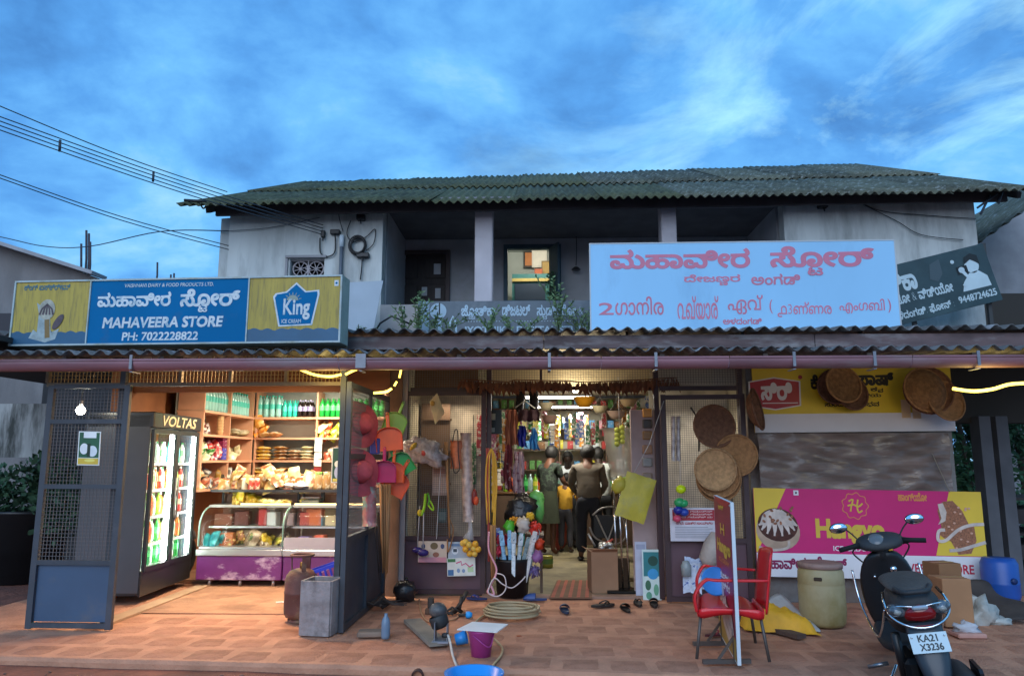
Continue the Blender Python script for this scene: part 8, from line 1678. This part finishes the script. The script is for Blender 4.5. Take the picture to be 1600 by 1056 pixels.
def slipper(label, px, py, rz, col, sole, kind, s=1.0, group='slippers left before the entrance'):
 q = G(px, py); t = thing('slipper', label, 'slipper', (q.x, q.y, .012), rz, group=group); n = 18; out_ = []
 for i in range(n): a = 2 * pi * i / n; y = .13 * sin(a); wd = .042 + .010 * (y / .13) - .008 * (1 if abs(y) < .04 else 0); out_.append((wd * cos(a), y))
 m = MB(); m.prism(out_, ((0, 0, .022), (1, 0, 0), (0, 1, 0)), .022); m.build('sole', C(sole, .7), t)
 if kind == 'flip':
  for s_ in (-1, 1): MB().tube(spline([(0, .075, .024), (s_ * .02, .04, .05), (s_ * .042, -.02, .024)], 4), .007, 6).build('strap', C(col, .5), t)
 else:
  m = MB(); vs = []; N_ = 8
  for j in range(7):
   y = -.005 + .125 * j / 6; wd = .052 * (1 - max(0, (j - 3) / 6) ** 1.5); hh = .055 * (1 - (j / 6.6) ** 3)
   vs += [(wd * cos(pi * i / N_), y, .018 + hh * sin(pi * i / N_)) for i in range(N_ + 1)]
  m.add(vs, [(j * (N_ + 1) + i, j * (N_ + 1) + i + 1, (j + 1) * (N_ + 1) + i + 1, (j + 1) * (N_ + 1) + i) for j in range(6) for i in range(N_)], 0, True); m.build('upper', C(col, .5), t)
 t.scale = (s, s, s)
slipper('blue rubber clog lying crosswise before the left side of the entrance', 836, 939, 1.5, '#2a4a88', '#20386a', 'clog'); slipper('single blue grey clog standing alone in the middle of the pavers', 883, 957, .1, '#344468', '#2a3850', 'clog')
slipper('black flip flop turned sideways right of the lone blue clog', 942, 949, -1.15, '#16120f', '#221a16', 'flip', 1.05); slipper('dark sandal pointing inwards beside the black flip flop', 978, 955, .15, '#14110f', '#1c1613', 'clog', .95)
slipper('left dark slipper of the pair below the COR panel', 997, 946, .0, '#1a1614', '#2a221e', 'flip'); slipper('right dark slipper of the pair below the teal poster', 1022, 947, -.1, '#1a1614', '#2a221e', 'clog')
slipper('flat blue slipper by the foot of the maroon door', 745, 938, 1.4, '#2a3a80', '#1c2a5a', 'flip', .9); slipper('small red and white slipper under the red chair', 1118, 995, -1.2, '#a8383c', '#5a2024', 'flip', .8)
A, B_ = G(644, 975), G(686, 1013); o = thing('wooden_board', 'pale worn board lying under the small pump', 'board', (A.x, A.y, 0)); MB().beam((A.x, A.y, .035), (B_.x, B_.y, .035), .16, .03).build('board', M('pale_board_wood', (.26, .23, .19), .8, var=.25, stretch=(1, 1, 4)), o, world=True)
q = G(690, 1008); t = thing('water_pump', 'small dusty grey motor pump with a round head standing on the board', 'pump', (q.x, q.y, .03)); pg = M('pump_grey', (.07, .075, .08), .45, var=.3, dirt=(.16, .14, .12), dscale=8); pb = M('pump_black', (.025, .024, .024), .6, var=.3)
MB().box((0, 0, .015), (.14, .22, .02), bev=.004).build('base_plate', M('galvanised'), t); MB().box((-.05, -.02, .09), (.008, .12, .14)).build('bracket', M('galvanised'), t); MB().box((.05, -.02, .08), (.008, .1, .12)).build('bracket', M('galvanised'), t)
m = MB(); m.lathe([(.001, 0), (.06, .0), (.075, .02), (.078, .09), (.07, .10)], (-.01, .05, .10), 20, rot=Matrix.Rotation(-.35, 3, 'Y')); m.build('motor', pb, t); m = MB(); m.ball((-.04, .05, .235), (.075, .075, .065), 18, 10); m.build('motor_cap', pg, t); MB().tube([(.02, -.05, .06), (.05, -.08, .07)], .02, 8).build('spout', pb, t)
cable('white hose curving from the pump down to the blue basin', [Vector((q.x + .06, q.y - .08, .10)), Vector((q.x + .09, q.y - .18, .07)), G(708, 1030, .0) + Vector((0, 0, .02)), Vector((G(722, 1050, 0).x, 5.50, .02))], .010, 'white_hose', C('#c8c4bc', .4))
q2 = G(675, 960); t = thing('hand_tools', 'small dark tools and iron fittings scattered behind the pump', 'tools', (q2.x, q2.y, .0)); ir = M('dark_iron', (.05, .04, .035), .6, .4, var=.3)
MB().box((-.02, .02, .03), (.10, .07, .05), bev=.005).build('block', C('#5a4030', .8), t); MB().box((-.02, .05, .10), (.06, .05, .11), bev=.01).build('clamp', ir, t)
for k in range(9): a = k * 2.3; m = MB(); m.tube([(.12 + .10 * cos(a), .10 * sin(a), .02), (.15 + .12 * cos(a + .6), .10 * sin(a + .6), .03 + .03 * (k % 3)), (.2 + .1 * cos(a + 1.4), .12 * sin(a + 1.2), .03)], .011, 6); m.build('iron_rod', ir, t)
MB().tube([(.22, .02, .02), (.30, .12, .14), (.33, .14, .20)], .02, 6).build('crowbar', ir, t); MB().tube([(.26, .06, .02), (.28, .10, .16)], .018, 6).build('crowbar', ir, t)
cable('tan cable lying between the bag and the pump', [G(655, 938) + Vector((0, 0, .012)), G(658, 958) + Vector((0, 0, .012)), G(668, 972) + Vector((0, 0, .012)), G(690, 972) + Vector((0, 0, .012)), G(712, 968) + Vector((0, 0, .012)), G(725, 955) + Vector((0, 0, .012))], .008, 'tan_cable', C('#b08868'))
q3 = G(733, 966); t = thing('tap_fitting', 'bright blue plastic tap fitting lying between pump and hose coil', 'tap', (q3.x, q3.y, .035)); MB().lathe([(.001, -.03), (.03, -.03), (.034, 0), (.02, .03), (.001, .03)], n=12, rot=Matrix.Rotation(pi / 2, 3, 'Y')).build('cap', C('#2a98e0', .35), t); MB().tube([(-.02, 0, 0), (-.10, .03, -.01)], .016, 8).build('pipe', pb, t)
q = G(750, 1030); t = thing('pink_bucket', 'small magenta bucket with a white board laid on top', 'bucket', (q.x, q.y + .10, .0)); mg = M('magenta_plastic', (.42, .05, .25), .4, var=.1)
MB().lathe([(.001, 0), (.075, 0), (.098, .18), (.104, .185), (.104, .20), (.096, .198), (.074, .01), (.001, .01)], n=28).build('bucket', mg, t); MB().tube(spline([(-.10, 0, .18), (-.02, -.115, .15), (.07, -.10, .09), (.10, 0, .17)], 5), .005, 6).build('handle', mg, t)
bq = thing('white_board', 'white board lying tilted on the magenta bucket', 'board', (q.x, q.y + .11, .212), rot=(radians(2), radians(1), -.14)); MB().prism([(-.165, -.12), (.15, -.13), (.19, .12), (-.10, .13)], ((0, 0, .006), (1, 0, 0), (0, 1, 0)), .008).build('sheet', C('#e4e0dc', .5, var=.04), bq)
q = G(718, 1010); m = MB(); m.lathe([(.001, 0), (.045, 0), (.055, .09), (.05, .09), (.04, .01), (.001, .01)], n=16, rot=Matrix.Rotation(1.3, 3, 'Y')); o = m.build('blue_mug', C('#2a88d0', .35)); o.location = (q.x - .03, q.y, .055); tag(o, 'blue plastic mug lying on its side left of the magenta bucket', 'mug')
cable('tan hose curving round the right side of the magenta bucket', [G(766, 1003) + Vector((0, 0, .05)), G(783, 1012) + Vector((0, 0, .015)), G(783, 1025) + Vector((0, 0, .012)), Vector((G(770, 1036).x, 5.72, .01)), Vector((G(765, 1045).x, 5.5, -.03))], .010, 'tan_hose', C('#b89c74', .5))
BY = G(741, 1037, .105).y - .19; t = thing('blue_basin', 'round bright blue basin on the ground at the foot of the step', 'basin', (P(741, 1050, BY).x, BY, -.06)); MB().lathe([(.001, 0), (.13, 0), (.15, .01), (.185, .15), (.20, .155), (.20, .165), (.18, .162), (.14, .02), (.001, .015)], n=36).build('basin', M('basin_blue', (.02, .28, .72), .3, var=.06), t)
MB().lathe([(.001, .10), (.166, .10)], n=30).build('water', M('basin_water', (.05, .30, .60), .05, trans=.3), t)
q = G(651, 1040);
m = MB(); m.lathe([(.045, 0), (.045, .10), (.036, .10), (.036, 0)], n=14, rot=Matrix.Rotation(pi / 2, 3, 'X')); o = m.build('drain_pipe', C('#4a2a20')); o.location = (G(656, 1037).x, front_y(G(656, 1037).x) + .06, -.055); tag(o, 'short drain pipe end in the front edge of the step', 'pipe')
def litter(label, px, py, d, col, z=-.055):
 q = G(px, py, z); m = MB(); m.ball((0, 0, d * .25), (d, d * .7, d * .3), 10, 6, jit=.9, seed=px); o = m.build('litter_scrap', C(col, .7)); o.location = (q.x, q.y, z); tag(o, label, 'litter')
litter('crumpled blue grey wrapper on the earth near the bottom left', 264, 1035, .045, '#4a5a70'); litter('pale stone on the earth left of the blue grey wrapper', 50, 1022, .05, '#8a6658'); litter('tiny white scrap beside the blue grey wrapper', 283, 1034, .012, '#c8bca8'); litter('small orange brown pebble on the pavers near the white board', 811, 994, .02, '#a85a38', 0); litter('white crumb on the earth right of the basin', 819, 1044, .014, '#c8b8a0')
# ================================================================== PEOPLE
def skin_mesh(name, pts, edges, radii, root, mats, parent, sub=2, pick=None):
 me = bpy.data.meshes.new(name); me.from_pydata([tuple(p) for p in pts], edges, []); o = bpy.data.objects.new(name, me); COL.objects.link(o)
 sk_ = o.modifiers.new('skin', 'SKIN'); sk_.use_smooth_shade = True
 for i, r_ in enumerate(radii):
  r_ = r_ if isinstance(r_, tuple) else (r_, r_); me.skin_vertices[0].data[i].radius = r_; me.skin_vertices[0].data[i].use_root = (i == root)
 sb = o.modifiers.new('subdivision', 'SUBSURF'); sb.levels = sub; sb.render_levels = sub
 dg = bpy.context.evaluated_depsgraph_get(); dg.update(); nm = bpy.data.meshes.new_from_object(o.evaluated_get(dg)); bpy.data.objects.remove(o)
 if name != 'body':
  for v in nm.vertices: c = v.co; v.co = c + v.normal * (.016 * noise.noise(Vector((c.x * 11, c.y * 11, c.z * 6 + len(name)))) + .008 * noise.noise(c * 26))
 for m_ in mats: nm.materials.append(m_)
 nm.polygons.foreach_set('use_smooth', [True] * len(nm.polygons)); return link(name, nm, parent)
def person(label, loc, rz, H, shirt, bottom, hair='#0c0a09', skin='#5a3826', arms=((0.2, .02, -.30), (.05, .12, -.24)), legs='trousers', head_tilt=0.25, sleeves='short', lean=.06, shoes='#1c1410', checked=None):
 s = H / 1.70; t = thing('person', label, 'person', loc, rz); sk_m = C(skin, .6); t.scale = (s, s, s)
 V = Vector; ly = lean
 J = dict(pel=V((0, 0, .93)), sp=V((0, ly * .5, 1.10)), ch=V((0, ly, 1.30)), nk=V((0, ly * 1.3, 1.45)), hb=V((0, ly * 1.3 + .02 + head_tilt * .06, 1.51)), hm=V((0, ly * 1.3 + .02 + head_tilt * .14, 1.585)), ht=V((0, ly * 1.3 + .0 + head_tilt * .18, 1.655)))
 pts, ed, rad = [], [], []
 def add(p, r_, par=None): pts.append(V(p)); rad.append(r_); (ed.append((par, len(pts) - 1)) if par is not None else None); return len(pts) - 1
 pel = add(J['pel'], (.13, .10)); sp_ = add(J['sp'], (.125, .095), pel); ch_ = add(J['ch'], (.15, .105), sp_); nk = add(J['nk'], .058, ch_); hb = add(J['hb'], (.072, .080), nk); hm = add(J['hm'], (.086, .102), hb); ht = add(J['ht'], (.072, .085), hm)
 arm_pts = []
 for k, sd in enumerate((-1, 1)):
  a0, a1 = arms if not isinstance(arms[0][0], (tuple, list)) else arms[k]
  sh_ = add(J['ch'] + V((sd * .165, 0, .08)), .055, ch_); el_p = pts[sh_] + V((sd * a0[0] * .6, a0[1], a0[2])); el = add(el_p, .041, sh_); wr_p = el_p + V((sd * a1[0] * -1, a1[1], a1[2])); wr = add(wr_p, .027, el)
  d = (wr_p - el_p).normalized(); side = V((1, 0, 0)) if abs(d.x) < .8 else V((0, 1, 0)); pl = add(wr_p + d * .055, (.036, .020), wr); arm_pts.append((pts[sh_], el_p, wr_p, d))
 for sd in (-1, 1):
  hp = add((sd * .09, 0, .88), .085, pel); kn = add((sd * .10, .02, .48), .056, hp); an = add((sd * .105, -.01, .09), .036, kn); add((sd * .115, .10, .035), (.036, .025), an)
 body = skin_mesh('body', pts, ed, rad, pel, [sk_m], t)
 # fingers, ears, nose joined into the body mesh
 m = MB()
 for sh_, el_p, wr_p, d in arm_pts:
  sx_ = d.cross(V((0, 0, 1))); sx_ = sx_.normalized() if sx_.length > .1 else V((1, 0, 0)); pn = sx_.cross(d).normalized()
  for i, l in enumerate((.062, .075, .07, .052)): b0 = wr_p + d * .075 + sx_ * (-.024 + .016 * i); m.tube([b0, b0 + d * l * .5 - pn * .004, b0 + d * l * .85 - pn * .022], [.0085, .008, .006], 6)
  b0 = wr_p + d * .03 + sx_ * -.03; m.tube([b0, b0 + d * .03 - sx_ * .02, b0 + d * .06 - sx_ * .026 - pn * .01], [.010, .009, .007], 6)
 hc = J['hm']
 for sd in (-1, 1): m.ball(hc + V((sd * .078, .0, -.01)), (.012, .022, .03), 8, 6)
 m.tube([hc + V((0, .088, .02)), hc + V((0, .115, -.02)), hc + V((0, .095, -.03))], [.008, .014, .008], 6)
 m.ball(hc + V((-.03, .085, .02)), (.012, .008, .007), 6, 5); m.ball(hc + V((.03, .085, .02)), (.012, .008, .007), 6, 5); m.ball(hc + V((0, .09, -.06)), (.024, .008, .006), 8, 5)
 me2 = bpy.data.meshes.new('x'); me2.from_pydata(m.v, [], m.f); bm_2 = bmesh.new(); bm_2.from_mesh(body.data); bm_2.from_mesh(me2); bm_2.to_mesh(body.data); bm_2.free(); body.data.polygons.foreach_set('use_smooth', [True] * len(body.data.polygons))
 # hair
 m = MB(); n, k_ = 18, 9; vs = []
 for j in range(k_ + 1):
  th = (pi * .74) * j / k_
  for i in range(n):
   a = 2 * pi * i / n; front = max(0, sin(a)); th2 = th * (1 - .45 * front); p = V((.100 * sin(th2) * cos(a), .118 * sin(th2) * sin(a) - .010, .125 * cos(th2))); p *= 1 + .05 * noise.noise(p * 30 + V((H, 0, 0))); vs.append(hc + V((0, .0, .018)) + p)
 m.add(vs, [(j * n + i, (j + 1) * n + i, (j + 1) * n + (i + 1) % n, j * n + (i + 1) % n) for j in range(k_) for i in range(n)], 0, True); m.build('hair', C(hair, .65, bump=.4), t)
 # shirt
 pts, ed, rad = [], [], []
 a_ = add(J['pel'] + V((0, 0, -.12)), (.185, .135)); b_ = add(J['sp'], (.168, .125), a_); c_ = add(J['ch'] + V((0, 0, -.01)), (.172, .125), b_); c2_ = add(J['ch'] + V((0, ly * .1, .085)), (.135, .095), c_); d_ = add(J['nk'] + V((0, 0, .005)), (.072, .068), c2_)
 for k, (sh_, el_p, wr_p, d) in enumerate(arm_pts):
  e = add(sh_ + V((0, 0, -.01)), .068, c2_)
  if sleeves == 'long': e2 = add(el_p, .052, e); add(wr_p, .038, e2)
  else: add(sh_.lerp(el_p, .8), .062, e)
 sm_ = M('shirt_%s' % shirt[1:], shirt, .85, var=.18, vscale=7, bump=.35, bscale=9) if not checked else M('shirt_check_%s' % shirt[1:], shirt, .85, var=.3, vscale=8, dirt=checked, dscale=14, dlo=.5, dhi=.6, bump=.3)
 skin_mesh('shirt', pts, ed, rad, 0, [sm_], t)
 # trousers, lungi or skirt
 bmat = M('cloth_%s' % bottom[1:], bottom, .88, var=.2, vscale=6, bump=.35, bscale=9)
 if legs == 'trousers':
  pts, ed, rad = [], [], []; p_ = add(J['pel'] + V((0, 0, .05)), (.145, .112)); q_ = add(J['pel'] + V((0, 0, -.06)), (.15, .115), p_)
  for sd in (-1, 1): h_ = add((sd * .088, 0, .80), .098, q_); k_ = add((sd * .10, .02, .48), .075, h_); add((sd * .105, -.005, .10), .062, k_)
  skin_mesh('trousers', pts, ed, rad, 0, [bmat], t)
 else:
  m = MB(); n = 26; z0 = .32 if legs == 'lungi' else .5; vs = []
  for j in range(9):
   z = 1.0 - (1.0 - z0) * j / 8
   for i in range(n): a = 2 * pi * i / n; rr_ = .15 + .05 * j / 8 + .010 * sin(5 * a + j * .3) * j / 8; vs.append((rr_ * cos(a) * 1.1, rr_ * sin(a) * .85, z))
  m.add(vs, [(j * n + i, (j + 1) * n + i, (j + 1) * n + (i + 1) % n, j * n + (i + 1) % n) for j in range(8) for i in range(n)], 0, True); m.build('lungi', bmat, t)
 if shoes:
  for sd in (-1, 1): m = MB(); m.ball((sd * .112, .055, .032), (.045, .115, .036), 12, 7); m.build('shoe', C(shoes, .5), t)
 return t
f = G(888, 873, .012)
gm = person('man in a grey brown shirt and dark trousers standing with his back to the entrance', (P(921, 870, 11.55).x, 11.55, .012), radians(-4), 1.70, '#5e5448', '#1a1c26', arms=(((.10, .05, -.27), (.06, .16, -.14)), ((.10, .05, -.27), (.06, .16, -.14))), sleeves='long', head_tilt=.2); gm.scale.x *= 1.16; gm.scale.y *= 1.08
person('man in a dark green checked shirt and olive lungi turned toward the counter', (P(856, 858, 12.2).x, 12.2, .012), radians(-38), 1.70, '#18201a', '#2c3222', legs='skirt', checked='#3c4a3c', arms=(((.12, .06, -.25), (.04, .20, -.05)), ((.12, .06, -.25), (.04, .20, -.05))), shoes=None, sleeves='short')
person('man in a white shirt behind the others looking down toward the counter', (P(889, 800, 13.4).x, 13.35, .012), radians(175), 1.62, '#c8d0d4', '#30343a', head_tilt=.8, arms=(((.12, .08, -.25), (.08, .2, -.02)), ((.12, .08, -.25), (.08, .2, -.02))), lean=.14, skin='#2c1c14')
person('child in a yellow shirt squeezed between the green and the grey shirted men', (P(884, 860, 12.6).x, 12.6, .012), radians(-20), 1.26, '#c8982c', '#3a3a40', head_tilt=.3)
person('dark haired man in a white shirt half hidden right of the grey shirted man', (P(943, 850, 12.3).x, 12.35, .012), radians(15), 1.68, '#c0c8c4', '#16181c', head_tilt=.3, lean=.1, skin='#2c1c14')
person('person with thick dark hair whose head shows at the lit upstairs window', (P(823, 460, 11.5).x, 11.5, 3.01 - .90), radians(185), 1.75, '#3a4048', '#202028', skin='#6a4430', hair='#0a0808', head_tilt=.4)
